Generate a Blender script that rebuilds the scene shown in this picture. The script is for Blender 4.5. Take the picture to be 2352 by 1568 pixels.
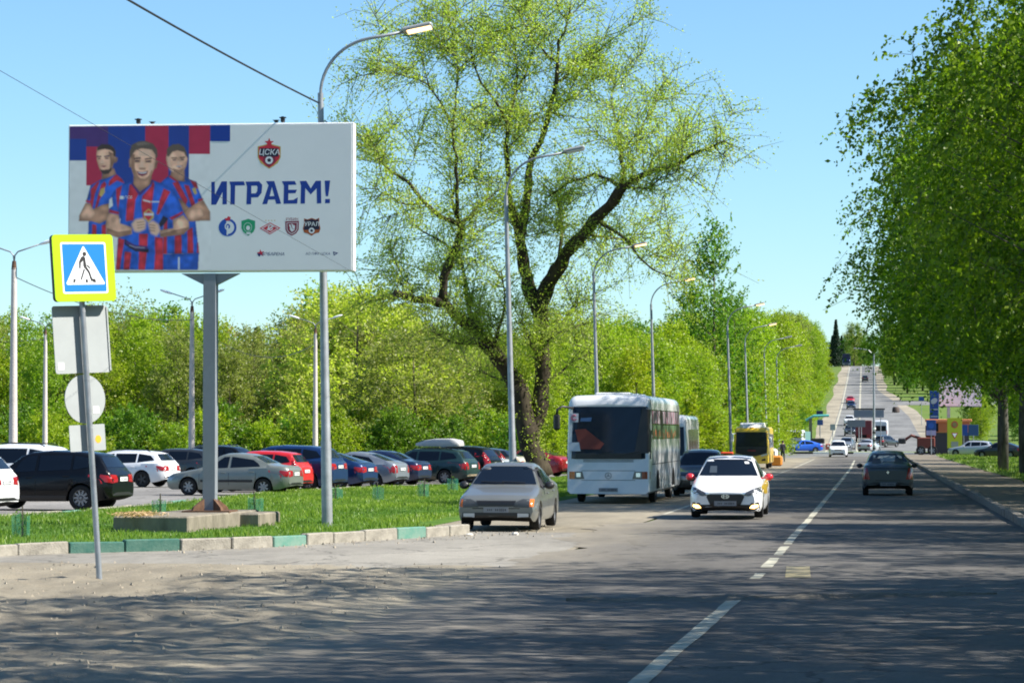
import bpy, bmesh, math, random
import numpy as np
from mathutils import Vector, Matrix
from mathutils.bvhtree import BVHTree
from mathutils.geometry import tessellate_polygon

for o in list(bpy.data.objects):
    bpy.data.objects.remove(o)
R = math.radians
scene = bpy.context.scene
COL = scene.collection

# ------------------------------------------------------------------ camera
CAM = Vector((0.0, 0.0, 2.1))
YAW, PITCH = R(7.185), R(1.789)
cd = bpy.data.cameras.new('camera')
cd.lens = 100.0
cd.sensor_width = 36.0
cd.clip_start = 0.5
cd.clip_end = 9000.0
cam = bpy.data.objects.new('camera', cd)
cam.location = CAM
cam.rotation_euler = (R(90) + PITCH, 0.0, YAW)
COL.objects.link(cam)
scene.camera = cam

# ------------------------------------------------------------------ sky and sun
SUN_AZ, SUN_EL = R(-1.5), R(44.0)          # measured from +X towards +Y
sd = Vector((math.cos(SUN_AZ) * math.cos(SUN_EL), math.sin(SUN_AZ) * math.cos(SUN_EL), math.sin(SUN_EL)))
world = bpy.data.worlds.new('World')
scene.world = world
world.use_nodes = True
wn, wl = world.node_tree.nodes, world.node_tree.links
wn.clear()
sky = wn.new('ShaderNodeTexSky')
sky.sky_type = 'NISHITA'
sky.sun_disc = False
sky.sun_elevation = SUN_EL
sky.sun_rotation = R(90) - SUN_AZ
sky.altitude = 100.0
sky.air_density = 1.0
sky.dust_density = 0.1
sky.ozone_density = 2.5
tint = wn.new('ShaderNodeMix')
tint.data_type = 'RGBA'
tint.blend_type = 'MULTIPLY'
tint.inputs[0].default_value = 1.0
tint.inputs[7].default_value = (0.76, 1.0, 1.15, 1.0)
bg = wn.new('ShaderNodeBackground')
bg.inputs[1].default_value = 0.073
wo = wn.new('ShaderNodeOutputWorld')
wl.new(sky.outputs[0], tint.inputs[6])
wl.new(tint.outputs[2], bg.inputs[0])
wl.new(bg.outputs[0], wo.inputs[0])

sl = bpy.data.lights.new('sun', 'SUN')
sl.energy = 5.0
sl.angle = R(0.53)
sl.color = (1.0, 0.945, 0.86)
sun = bpy.data.objects.new('sun', sl)
sun.rotation_euler = sd.to_track_quat('Z', 'Y').to_euler()
sun.location = (60, 10, 60)
COL.objects.link(sun)

scene.view_settings.view_transform = 'Standard'
scene.view_settings.look = 'None'
scene.view_settings.exposure = 1.08
scene.view_settings.gamma = 1.0
scene.view_settings.use_curve_mapping = False
scene.render.engine = 'CYCLES'
cy = scene.cycles
cy.use_denoising = True
cy.max_bounces = 6
cy.diffuse_bounces = 3
cy.glossy_bounces = 3
cy.transmission_bounces = 4
cy.transparent_max_bounces = 6
cy.caustics_reflective = False
cy.caustics_refractive = False
cy.sample_clamp_indirect = 6.0
cy.pixel_filter_type = 'BLACKMAN_HARRIS'
cy.filter_width = 1.9

# ------------------------------------------------------------------ measuring helpers (photo grid 2352 x 1568)
F = 2352 * cd.lens / cd.sensor_width
_cy, _sy, _cp, _sp = math.cos(YAW), math.sin(YAW), math.cos(PITCH), math.sin(PITCH)

def ray(px, py):
    a, b = (px - 1176) / F, (784 - py) / F
    yy, zz = _cp - b * _sp, _sp + b * _cp
    return Vector((a * _cy - yy * _sy, a * _sy + yy * _cy, zz))

def G(px, py, z=0.0):
    r = ray(px, py)
    return CAM + r * ((z - CAM.z) / r.z)

def D(px, py, Y):
    r = ray(px, py)
    return CAM + r * (Y / r.y)

def XA(px, Y, py=1050):
    return D(px, py, Y).x

_zy = np.array([-200, 60, 90, 114, 190, 280, 350, 420, 475, 590, 790, 950, 1000, 1300, 4000], float)
_zz = np.array([0, 0, -.1, -.2, -.42, -.6, -.45, 1.2, 3.1, 7.0, 15.8, 23.3, 24.6, 26, 26], float)
_offs = np.linspace(-26, 26, 9)

def zp(y):
    y = np.asarray(y, float)
    w = np.clip((y - 60) / 60, 0, 1)
    acc = 0
    for o in _offs:
        acc = acc + np.interp(y + o * w, _zy, _zz)
    r = acc / len(_offs)
    return float(r) if r.ndim == 0 else r

def xc(y):      # centre line of the main road
    return float(np.interp(y, [0, 23.7, 35, 47, 68, 190, 300, 546, 760, 1000], [-2.1, -1.92, -1.68, -1.56, -1.46, -1.32, -1.5, -2.1, -2.6, -3.2]))

# ------------------------------------------------------------------ materials
MATS = {}

def mat(name, col, rough=0.6, metal=0.0, spec=0.5, var=0.0, scale=6.0, bump=0.0, bscale=40.0, col2=None, coat=0.0, emit=None, estr=0.0, coords='Object', stretch=None):
    if name in MATS:
        return MATS[name]
    m = bpy.data.materials.new(name)
    m.use_nodes = True
    nt = m.node_tree
    b = nt.nodes['Principled BSDF']
    c = tuple(col) + (1.0,)
    b.inputs['Base Color'].default_value = c
    b.inputs['Roughness'].default_value = rough
    b.inputs['Metallic'].default_value = metal
    b.inputs['Specular IOR Level'].default_value = spec
    if coat:
        b.inputs['Coat Weight'].default_value = coat
        b.inputs['Coat Roughness'].default_value = 0.06
    if emit:
        b.inputs['Emission Color'].default_value = tuple(emit) + (1.0,)
        b.inputs['Emission Strength'].default_value = estr
    if var or bump or col2:
        tc = nt.nodes.new('ShaderNodeTexCoord')
        src = tc.outputs[coords]
        if stretch:
            mp = nt.nodes.new('ShaderNodeMapping')
            mp.inputs['Scale'].default_value = stretch
            nt.links.new(src, mp.inputs[0])
            src = mp.outputs[0]
    if var or col2:
        n = nt.nodes.new('ShaderNodeTexNoise')
        n.inputs['Scale'].default_value = scale
        n.inputs['Detail'].default_value = 7
        n.inputs['Roughness'].default_value = 0.62
        nt.links.new(src, n.inputs['Vector'])
        cr = nt.nodes.new('ShaderNodeValToRGB')
        cr.color_ramp.elements[0].position = 0.32
        cr.color_ramp.elements[1].position = 0.68
        if col2:
            cr.color_ramp.elements[0].color = c
            cr.color_ramp.elements[1].color = tuple(col2) + (1.0,)
        else:
            cr.color_ramp.elements[0].color = tuple(x * (1 - var) for x in col) + (1.0,)
            cr.color_ramp.elements[1].color = tuple(min(1, x * (1 + var)) for x in col) + (1.0,)
        nt.links.new(n.outputs['Fac'], cr.inputs[0])
        nt.links.new(cr.outputs[0], b.inputs['Base Color'])
    if bump:
        n2 = nt.nodes.new('ShaderNodeTexNoise')
        n2.inputs['Scale'].default_value = bscale
        n2.inputs['Detail'].default_value = 5
        nt.links.new(src, n2.inputs['Vector'])
        bp = nt.nodes.new('ShaderNodeBump')
        bp.inputs['Strength'].default_value = bump
        bp.inputs['Distance'].default_value = 0.03
        nt.links.new(n2.outputs['Fac'], bp.inputs['Height'])
        nt.links.new(bp.outputs[0], b.inputs['Normal'])
    MATS[name] = m
    return m

def leafmat(name, c1, c2, trans=0.45):
    """Leaf: diffuse plus translucent, tint per leaf from the face attribute 'tint'."""
    if name in MATS:
        return MATS[name]
    m = bpy.data.materials.new(name)
    m.use_nodes = True
    nt = m.node_tree
    nt.nodes.clear()
    at = nt.nodes.new('ShaderNodeAttribute')
    at.attribute_name = 'tint'
    oi = nt.nodes.new('ShaderNodeObjectInfo')
    mx = nt.nodes.new('ShaderNodeMix'); mx.data_type = 'RGBA'
    mx.inputs[6].default_value = tuple(c1) + (1,)
    mx.inputs[7].default_value = tuple(c2) + (1,)
    nt.links.new(at.outputs['Fac'], mx.inputs[0])
    hs = nt.nodes.new('ShaderNodeHueSaturation')
    mr = nt.nodes.new('ShaderNodeMapRange')
    mr.inputs['To Min'].default_value = 0.482
    mr.inputs['To Max'].default_value = 0.512
    nt.links.new(oi.outputs['Random'], mr.inputs['Value'])
    nt.links.new(mr.outputs[0], hs.inputs['Hue'])
    nt.links.new(mx.outputs[2], hs.inputs['Color'])
    di = nt.nodes.new('ShaderNodeBsdfDiffuse')
    tr = nt.nodes.new('ShaderNodeBsdfTranslucent')
    gl = nt.nodes.new('ShaderNodeBsdfGlossy')
    gl.inputs['Roughness'].default_value = 0.45
    gl.inputs['Color'].default_value = (0.5, 0.5, 0.5, 1)
    warm = nt.nodes.new('ShaderNodeMix'); warm.data_type = 'RGBA'; warm.blend_type = 'MULTIPLY'
    warm.inputs[0].default_value = 1.0
    warm.inputs[7].default_value = (1.25, 1.5, 0.55, 1)
    nt.links.new(hs.outputs[0], di.inputs[0])
    nt.links.new(hs.outputs[0], warm.inputs[6])
    nt.links.new(warm.outputs[2], tr.inputs[0])
    m1 = nt.nodes.new('ShaderNodeMixShader'); m1.inputs[0].default_value = trans
    nt.links.new(di.outputs[0], m1.inputs[1]); nt.links.new(tr.outputs[0], m1.inputs[2])
    m2 = nt.nodes.new('ShaderNodeMixShader'); m2.inputs[0].default_value = 0.04
    nt.links.new(m1.outputs[0], m2.inputs[1]); nt.links.new(gl.outputs[0], m2.inputs[2])
    out = nt.nodes.new('ShaderNodeOutputMaterial')
    nt.links.new(m2.outputs[0], out.inputs[0])
    MATS[name] = m
    return m

# ------------------------------------------------------------------ object helpers
def link(o, parent=None):
    COL.objects.link(o)
    if parent is not None:
        o.parent = parent
    return o

def tag(o, label=None, cat=None, group=None, kind=None):
    if label: o['label'] = label
    if cat: o['category'] = cat
    if group: o['group'] = group
    if kind: o['kind'] = kind
    return o

def empty(name, loc=(0, 0, 0), rz=0.0, label=None, cat=None, group=None):
    o = bpy.data.objects.new(name, None)
    o.location = loc
    o.rotation_euler = (0, 0, rz)
    o.empty_display_size = 0.2
    COL.objects.link(o)
    return tag(o, label, cat, group)

def meshobj(name, verts, faces, m, parent=None, smooth=False, mids=None, sharp=None):
    me = bpy.data.meshes.new(name)
    me.from_pydata([tuple(v) for v in verts], [], faces)
    for mm in (m if isinstance(m, (list, tuple)) else [m]):
        me.materials.append(mm)
    if mids is not None:
        me.polygons.foreach_set('material_index', mids)
    if smooth:
        me.polygons.foreach_set('use_smooth', [True] * len(me.polygons))
        if sharp:
            me.set_sharp_from_angle(angle=R(sharp))
    me.update()
    return link(bpy.data.objects.new(name, me), parent)

class MB:
    """Collects shapes; build() links them as one mesh."""
    def __init__(s):
        s.v, s.f, s.mi = [], [], []
    def add(s, vs, fs, mi=0):
        n = len(s.v)
        s.v += [Vector(v) for v in vs]
        s.f += [tuple(i + n for i in f) for f in fs]
        s.mi += [mi] * len(fs)
        return s
    def box(s, x0, x1, y0, y1, z0, z1, mi=0, rot=0.0, c=None, bev=0.0):
        if bev:
            b = min(bev, (x1 - x0) / 2.5, (y1 - y0) / 2.5, (z1 - z0) / 2.5)
            vs, fs = [], []
            for (z, i) in ((z0, b), (z0 + b, 0), (z1 - b, 0), (z1, b)):
                e = i
                vs += [(x0 + e + b, y0 + e, z), (x1 - e - b, y0 + e, z), (x1 - e, y0 + e + b, z), (x1 - e, y1 - e - b, z),
                       (x1 - e - b, y1 - e, z), (x0 + e + b, y1 - e, z), (x0 + e, y1 - e - b, z), (x0 + e, y0 + e + b, z)]
            for k in range(3):
                for i in range(8):
                    j = (i + 1) % 8
                    fs.append((k * 8 + i, k * 8 + j, k * 8 + 8 + j, k * 8 + 8 + i))
            fs += [tuple(range(7, -1, -1)), tuple(range(24, 32))]
        else:
            vs = [(x0, y0, z0), (x1, y0, z0), (x1, y1, z0), (x0, y1, z0), (x0, y0, z1), (x1, y0, z1), (x1, y1, z1), (x0, y1, z1)]
            fs = [(3, 2, 1, 0), (4, 5, 6, 7), (0, 1, 5, 4), (1, 2, 6, 5), (2, 3, 7, 6), (3, 0, 4, 7)]
        if rot:
            cx, cy_ = c if c else ((x0 + x1) / 2, (y0 + y1) / 2)
            ca, sa = math.cos(rot), math.sin(rot)
            vs = [(cx + (x - cx) * ca - (y - cy_) * sa, cy_ + (x - cx) * sa + (y - cy_) * ca, z) for x, y, z in vs]
        return s.add(vs, fs, mi)
    def tube(s, pts, rad, n=8, mi=0, cap=True):
        pts = [Vector(p) for p in pts]
        if not hasattr(rad, '__len__'):
            rad = [rad] * len(pts)
        vs, fs = [], []
        prev = None
        for i, p in enumerate(pts):
            t = (pts[min(i + 1, len(pts) - 1)] - pts[max(i - 1, 0)]).normalized()
            if prev is None:
                u = t.orthogonal().normalized()
            else:
                u = (prev - t * prev.dot(t))
                u = u.normalized() if u.length > 1e-6 else t.orthogonal().normalized()
            prev = u
            w = t.cross(u)
            for k in range(n):
                a = 2 * math.pi * k / n
                vs.append(p + (u * math.cos(a) + w * math.sin(a)) * rad[i])
        for i in range(len(pts) - 1):
            for k in range(n):
                k2 = (k + 1) % n
                fs.append((i * n + k, i * n + k2, (i + 1) * n + k2, (i + 1) * n + k))
        if cap:
            fs.append(tuple(range(n - 1, -1, -1)))
            fs.append(tuple((len(pts) - 1) * n + k for k in range(n)))
        return s.add(vs, fs, mi)
    def lathe(s, prof, n=16, axis='z', o=(0, 0, 0), mi=0, close=False):
        vs, fs = [], []
        for (r, h) in prof:
            for k in range(n):
                a = 2 * math.pi * k / n
                c_, s_ = r * math.cos(a), r * math.sin(a)
                v = {'z': (c_, s_, h), 'y': (c_, h, s_), 'x': (h, c_, s_)}[axis]
                vs.append((v[0] + o[0], v[1] + o[1], v[2] + o[2]))
        m_ = len(prof)
        for i in range(m_ if close else m_ - 1):
            i2 = (i + 1) % m_
            for k in range(n):
                k2 = (k + 1) % n
                fs.append((i * n + k, i * n + k2, i2 * n + k2, i2 * n + k))
        if not close:
            fs.append(tuple(range(n - 1, -1, -1)))
            fs.append(tuple((m_ - 1) * n + k for k in range(n)))
        return s.add(vs, fs, mi)
    def prism(s, poly, y0, y1, mi=0, plane='xz'):
        """polygon (a,b) extruded between y0 and y1."""
        n = len(poly)
        if plane == 'xz':
            vs = [(a, y0, b) for a, b in poly] + [(a, y1, b) for a, b in poly]
        elif plane == 'yz':
            vs = [(y0, a, b) for a, b in poly] + [(y1, a, b) for a, b in poly]
        else:
            vs = [(a, b, y0) for a, b in poly] + [(a, b, y1) for a, b in poly]
        tri = tessellate_polygon([[Vector((a, b, 0)) for a, b in poly]])
        fs = [tuple(t) for t in tri] + [tuple(i + n for i in reversed(t)) for t in tri]
        fs += [(i, (i + 1) % n, n + (i + 1) % n, n + i) for i in range(n)]
        return s.add(vs, fs, mi)
    def flat(s, poly, y, mi=0):
        tri = tessellate_polygon([[Vector((a, b, 0)) for a, b in poly]])
        return s.add([(a, y, b) for a, b in poly], [tuple(t) for t in tri], mi)
    def xform(s, M):
        s.v = [M @ v for v in s.v]
        return s
    def build(s, name, m, parent=None, smooth=False, sharp=None, fix=True):
        o = meshobj(name, s.v, s.f, m, parent, smooth, s.mi if isinstance(m, (list, tuple)) else None, sharp)
        if fix:
            bm = bmesh.new(); bm.from_mesh(o.data)
            bmesh.ops.recalc_face_normals(bm, faces=bm.faces)
            bm.to_mesh(o.data); bm.free()
        return o

def dup(root, parent=None):
    c = root.copy()
    COL.objects.link(c)
    if parent is not None:
        c.parent = parent
    for ch in list(root.children):
        dup(ch, c)
    return c
# ================================================================== THE SETTING
def sheet(name, edges, ys, off, m, nx=4, kind='structure', parent=None, jit=None):
    """Strip along the road: edges(y) -> (x0, x1)."""
    vs, fs = [], []
    for j, y in enumerate(ys):
        a, b = edges(y)
        for i in range(nx + 1):
            x = a + (b - a) * i / nx
            z = zp(y) + off + (jit(x, y) if jit else 0)
            vs.append((x, y, z))
    for j in range(len(ys) - 1):
        for i in range(nx):
            k = j * (nx + 1) + i
            fs.append((k, k + 1, k + nx + 2, k + nx + 1))
    o = meshobj(name, vs, fs, m, parent, smooth=True)
    if kind: o['kind'] = kind
    return o

def surf_material(name, base, dust, dustfac=None, spots=None, bump=0.35, cracks=True):
    """Road-like surface: speckle, large patches, cracks, dust gathered towards the sides."""
    m = bpy.data.materials.new(name)
    m.use_nodes = True
    nt = m.node_tree; N = nt.nodes; L = nt.links
    b = N['Principled BSDF']
    b.inputs['Roughness'].default_value = 0.85
    b.inputs['Specular IOR Level'].default_value = 0.25
    geo = N.new('ShaderNodeNewGeometry')
    def noise(scale, detail=6, stretch=None, rough=.6):
        n = N.new('ShaderNodeTexNoise')
        n.inputs['Scale'].default_value = scale
        n.inputs['Detail'].default_value = detail
        n.inputs['Roughness'].default_value = rough
        if stretch:
            mp = N.new('ShaderNodeMapping'); mp.inputs['Scale'].default_value = stretch
            L.new(geo.outputs['Position'], mp.inputs[0]); L.new(mp.outputs[0], n.inputs['Vector'])
        else:
            L.new(geo.outputs['Position'], n.inputs['Vector'])
        return n
    def mr(src, a, c, lo=0., hi=1.):
        r = N.new('ShaderNodeMapRange')
        r.inputs['From Min'].default_value = a; r.inputs['From Max'].default_value = c
        r.inputs['To Min'].default_value = lo; r.inputs['To Max'].default_value = hi
        L.new(src, r.inputs['Value']); return r.outputs[0]
    def mix(f, a, c, bt='MIX'):
        x = N.new('ShaderNodeMix'); x.data_type = 'RGBA'; x.blend_type = bt
        if isinstance(f, float): x.inputs[0].default_value = f
        else: L.new(f, x.inputs[0])
        for k, v in ((6, a), (7, c)):
            if isinstance(v, tuple): x.inputs[k].default_value = v + (1,)
            else: L.new(v, x.inputs[k])
        return x.outputs[2]
    big = noise(0.22, 6, (1, .35, 1))
    fine = noise(28, 4)
    mid = noise(2.2, 6, (1, .25, 1))
    d = tuple(c * .62 for c in base); l_ = tuple(c * 1.22 for c in base)
    c = mix(mr(big.outputs['Fac'], .35, .65), d, l_)
    c = mix(mr(mid.outputs['Fac'], .42, .75, 0, .5), c, tuple(x * 1.5 for x in base))
    c = mix(mr(fine.outputs['Fac'], .35, .7, 0, .55), c, tuple(x * .5 for x in base))
    if cracks:
        vo = N.new('ShaderNodeTexVoronoi'); vo.feature = 'DISTANCE_TO_EDGE'
        vo.inputs['Scale'].default_value = .42
        wob = noise(1.6, 4)
        ad = N.new('ShaderNodeMixRGB'); ad.blend_type = 'ADD'; ad.inputs[0].default_value = .9
        L.new(geo.outputs['Position'], ad.inputs[1]); L.new(wob.outputs['Color'], ad.inputs[2])
        L.new(ad.outputs[0], vo.inputs['Vector'])
        c = mix(mr(vo.outputs['Distance'], .006, .016, .75, 0), c, tuple(x * .3 for x in base))
    if dustfac:
        sx = N.new('ShaderNodeSeparateXYZ'); L.new(geo.outputs['Position'], sx.inputs[0])
        dn = noise(.8, 7, (1, .3, 1))
        tot = None
        for (x0, x1) in dustfac:
            e = mr(sx.outputs['X'], x0, x1)
            ml = N.new('ShaderNodeMath'); ml.operation = 'MULTIPLY_ADD'
            L.new(dn.outputs['Fac'], ml.inputs[0]); ml.inputs[1].default_value = 1.6; 
            sb = N.new('ShaderNodeMath'); sb.operation = 'SUBTRACT'; L.new(e, sb.inputs[0]); sb.inputs[1].default_value = .8
            L.new(sb.outputs[0], ml.inputs[2])
            cl = N.new('ShaderNodeMath'); cl.operation = 'MULTIPLY'; cl.use_clamp = True
            L.new(ml.outputs[0], cl.inputs[0]); L.new(e, cl.inputs[1])
            c = mix(cl.outputs[0], c, dust)
    L.new(c, b.inputs['Base Color'])
    bp = N.new('ShaderNodeBump'); bp.inputs['Strength'].default_value = bump; bp.inputs['Distance'].default_value = .02
    bn = noise(55, 4); L.new(bn.outputs['Fac'], bp.inputs['Height'])
    L.new(bp.outputs[0], b.inputs['Normal'])
    return m

SAND = (.30, .265, .20)
M_asphalt = surf_material('asphalt', (.125, .117, .106), SAND, dustfac=[(-2.6, -6.6)])
M_sideasphalt = surf_material('side_asphalt', (.27, .252, .215), SAND, cracks=True)
M_lot = surf_material('lot_asphalt', (.23, .22, .205), SAND)
M_dirt = surf_material('dirt', (.285, .25, .185), (.35, .3, .22), bump=.8, cracks=False)
M_sand = surf_material('sand', (.31, .275, .21), (.5, .45, .35), bump=.6, cracks=False)
M_soil = mat('soil_grass', (.045, .085, .016), .95, spec=.1, col2=(.10, .13, .035), scale=.5, bump=.7, bscale=9, coords='Object')
M_lawn = mat('lawn_soil', (.05, .115, .014), .95, spec=.1, col2=(.095, .17, .028), scale=.9, bump=.6, bscale=12, coords='Object')
M_verge = mat('verge_grass', (.075, .15, .022), .95, spec=.1, col2=(.14, .17, .05), scale=.35, bump=.8, bscale=4, coords='Object')
M_conc = mat('kerb_concrete', (.27, .25, .21), .9, spec=.2, var=.25, scale=5, bump=.5, bscale=30)
M_teal = mat('teal_paint', (.035, .115, .092), .85, spec=.25, col2=(.085, .165, .13), scale=7, bump=.4)
M_teal2 = mat('pale_teal_paint', (.08, .22, .17), .85, spec=.25, col2=(.17, .26, .21), scale=6, bump=.3)
M_white = mat('white_paint', (.78, .78, .75), .7, var=.08, scale=6)
M_blackp = mat('black_paint', (.03, .03, .03), .7)
M_line = mat('line_paint', (.26, .25, .20), .8, spec=.2, col2=(.50, .48, .38), scale=3.5, coords='Object', stretch=(1, .5, 1))
M_yline = mat('yellow_line_paint', (.15, .14, .11), .85, col2=(.30, .25, .12), scale=3.0)
M_fade = mat('faded_line_paint', (.125, .122, .118), .85, col2=(.23, .22, .20), scale=2.6)

# ground sheet
gx = sorted(set([-3000, -1600, -800, -400, -250, -160, -100, -70, -50, -40, -30, -24, -20, -16, -12, -9, -6, -3, 0, 3, 6, 9, 12, 18, 25, 40, 60, 100, 160, 250, 400, 800, 1600, 3000]))
gy = list(range(-80, 400, 12)) + list(range(400, 1100, 20)) + [1150, 1250, 1400, 1700, 2200, 3000, 4500]
vs = [(x, y, zp(y) - .02) for y in gy for x in gx]
nX = len(gx)
fs = [(j * nX + i, j * nX + i + 1, (j + 1) * nX + i + 1, (j + 1) * nX + i) for j in range(len(gy) - 1) for i in range(nX - 1)]
ground = meshobj('ground', vs, fs, M_soil, smooth=True); ground['kind'] = 'structure'

ysN = [y for y in range(-30, 15, 3)] + [15 + .5 * k for k in range(100)] + [y for y in range(65, 120, 3)] + [y for y in range(120, 300, 6)]
ysF = [y for y in range(294, 420, 6)] + [y for y in range(420, 1000, 10)] + [1010, 1060, 1150]
def road_edges(y):
    c = xc(y)
    return c - 4.15 - (.35 * math.sin(y * .33 + 1) + .22 * math.sin(y * .83) + .13 * math.sin(y * 2.1) + .10 * math.sin(y * 4.7 + .6 * math.sin(y * 1.3))), 3.25
sheet('road', road_edges, ysN, 0.012, M_asphalt, 8)
M_hillroad = surf_material('hill_asphalt', (.19, .19, .185), SAND, cracks=False)
sheet('hill_road', lambda y: (xc(y) - 4.0, xc(y) + 3.9 + float(np.interp(y, [294, 300, 520, 620, 700], [5, 5, 5.0, 3.4, .3]))), ysF, 0.016, M_hillroad, 4)
# dirt shoulders
dirt_y = [y for y in range(41, 300, 4)]
sheet('road_shoulder', lambda y: (-9.6 if y > 58 else float(np.interp(y, [40, 52, 58], [-12, -11.2, -9.6])), -5.2), dirt_y, 0.004, M_dirt, 3)
sheet('hill_shoulder', lambda y: (xc(y) - 6.5 + .35 * math.sin(y * .05), xc(y) - 3.8), ysF, 0.008, M_sand, 2)
sheet('hill_footpath', lambda y: (xc(y) + 3.7 + float(np.interp(y, [294, 520, 620, 700], [5, 5.0, 3.4, .3])), xc(y) + 6.3 + .3 * math.sin(y * .07) + float(np.interp(y, [294, 520, 620, 700], [5.5, 5.2, 3.0, .2]))), ysF, 0.010, M_sand, 2)
# verges on the hill
sheet('hill_verge', lambda y: (xc(y) + 5.8, xc(y) + 60), ysF, 0.004, M_verge, 3)
sheet('hill_verge', lambda y: (xc(y) - 26, xc(y) - 6.0), ysF, 0.002, M_verge, 3)
# road that leaves the hill to the right
rs = meshobj('side_road', [(4.5, 596, zp(596) + .03), (40, 600, zp(600) + .03), (70, 640, zp(640) + .05), (70, 655, zp(655) + .05), (40, 618, zp(618) + .05), (4.5, 622, zp(622) + .03)], [(0, 1, 4, 5), (1, 2, 3, 4)], M_hillroad)
rs['kind'] = 'structure'

# ---- rough dirt beside the junction in the near left, with heaps and ruts
random.seed(4)
def bumps(x, y):
    e = min(1, max(0, (-5.4 - x) / 1.2)) * min(1, max(0, (44 - y) / 2.5))
    h = .025 * math.sin(x * 1.1 + y * .45) + .02 * math.sin(x * 2.7 - y * 1.3) + .018 * math.sin(y * 2.1 + x * .6) + .012 * math.sin(x * 5.1 + y * 3.3)
    p = G(540, 1350)
    h += .13 * math.exp(-(((x - p.x) / 1.5) ** 2 + ((y - p.y) / .8) ** 2))
    q = G(150, 1400)
    h += .08 * math.exp(-(((x - q.x) / 2.0) ** 2 + ((y - q.y) / 1.6) ** 2))
    h += .08 * math.exp(-((y - 31 - .3 * (x + 8)) / .5) ** 2)
    return e * (.04 + .7 * h)
vs, fs = [], []
bx = np.linspace(-17.5, -5.15, 84); by = np.linspace(16, 44.5, 170)
rn = np.random.RandomState(3).normal(0, .011, (170, 84))
for j, y in enumerate(by):
    for i, x in enumerate(bx):
        e = min(1, max(0, (-5.4 - x) / 1.2)) * min(1, max(0, (44 - y) / 2.5))
        vs.append((x, y, .006 + bumps(x, y) + e * rn[j, i]))
fs = [(j * 84 + i, j * 84 + i + 1, j * 84 + 85 + i, j * 84 + 84 + i) for j in range(169) for i in range(83)]
o = meshobj('dirt_verge', vs, fs, M_dirt, smooth=True); o['kind'] = 'structure'

# clods and pebbles lying in the dirt and along the kerb
rng = np.random.RandomState(11)
mb = MB()
for k in range(2600):
    if k < 1900:
        x, y = rng.uniform(-13, -5.6), rng.uniform(23, 44)
        z = bumps(x, y)
    else:
        t = rng.rand(); p = G(380 + 900 * t, 1262 - 42 * t + rng.normal(0, 7)); x, y, z = p.x, p.y, .012
    r = .010 + .03 * rng.rand() ** 4
    a = rng.rand() * 6
    mb.add([(x + r * math.cos(a), y + r * math.sin(a), z), (x + r * math.cos(a + 2), y + r * math.sin(a + 2), z), (x + r * math.cos(a + 4), y + r * math.sin(a + 4), z), (x, y, z + r * 1.2)], [(0, 1, 3), (1, 2, 3), (2, 0, 3)])
mb.build('gravel', mat('clod', (.30, .26, .20), .95, var=.3, scale=3), fix=False)['kind'] = 'stuff'

# ---- side road into the car park, and the car park itself
def poly_sheet(name, pts, m, z):
    vs = [(p[0], p[1], zp(p[1]) + z) for p in pts]
    tri = tessellate_polygon([[Vector((p[0], p[1], 0)) for p in pts]])
    o = meshobj(name, vs, [tuple(t) for t in tri], m)
    bm = bmesh.new(); bm.from_mesh(o.data)
    for it in range(2):
        bmesh.ops.subdivide_edges(bm, edges=[e for e in bm.edges if e.calc_length() > 7], cuts=2, use_grid_fill=True)
    bmesh.ops.triangulate(bm, faces=bm.faces)
    for v in bm.verts: v.co.z = zp(v.co.y) + z
    bmesh.ops.recalc_face_normals(bm, faces=bm.faces)
    if sum(f.normal.z for f in bm.faces) < 0: bmesh.ops.reverse_faces(bm, faces=bm.faces)
    bm.to_mesh(o.data); bm.free()
    o['kind'] = 'structure'
    return o
poly_sheet('side_road', [(-60, 43.2), (-14, 43.0), (-5.3, 40.5), (-5.3, 58), (-8.6, 58.5), (-16, 53), (-60, 53)], M_sideasphalt, .009)

KB = [(-60, 1281), (0, 1277), (85, 1273), (230, 1269), (425, 1264), (552, 1260), (668, 1254), (770, 1246), (860, 1241), (950, 1236), (1040, 1229), (1072, 1226)]
KP = [G(*p) for p in KB]
LF = [(-60, 1190), (0, 1186), (120, 1178), (250, 1166), (400, 1150), (560, 1132), (650, 1120), (780, 1114), (930, 1107), (1100, 1102), (1190, 1099)]
LP = [G(p[0], p[1], .06) for p in LF]
RB = [Vector((-9.7, y, 0)) for y in (190, 150, 120, 100, 85, 72, 62, 58.8)]
poly_sheet('car_park', [(-75, LP[0].y - 12)] + [(p.x, p.y) for p in LP] + [(-16.0, 136), (-15.4, 158), (-75, 158)], M_lot, .004)

# ---- lawn between kerb and car park
lawn_pts = [(p.x + .0, p.y + .10) for p in KP] + [(-9.7, 59.5), (-9.7, 72), (-9.7, 95), (-9.8, 130), (-9.9, 200), (-15.0, 200), (-15.2, 140)] + [(p.x, p.y) for p in reversed(LP)]
lawn = poly_sheet('lawn', lawn_pts, M_lawn, .085)
for v in lawn.data.vertices:
    if v.co.x > -9.95: v.co.z = zp(v.co.y) - .01
LAWN2 = lawn_pts

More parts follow.
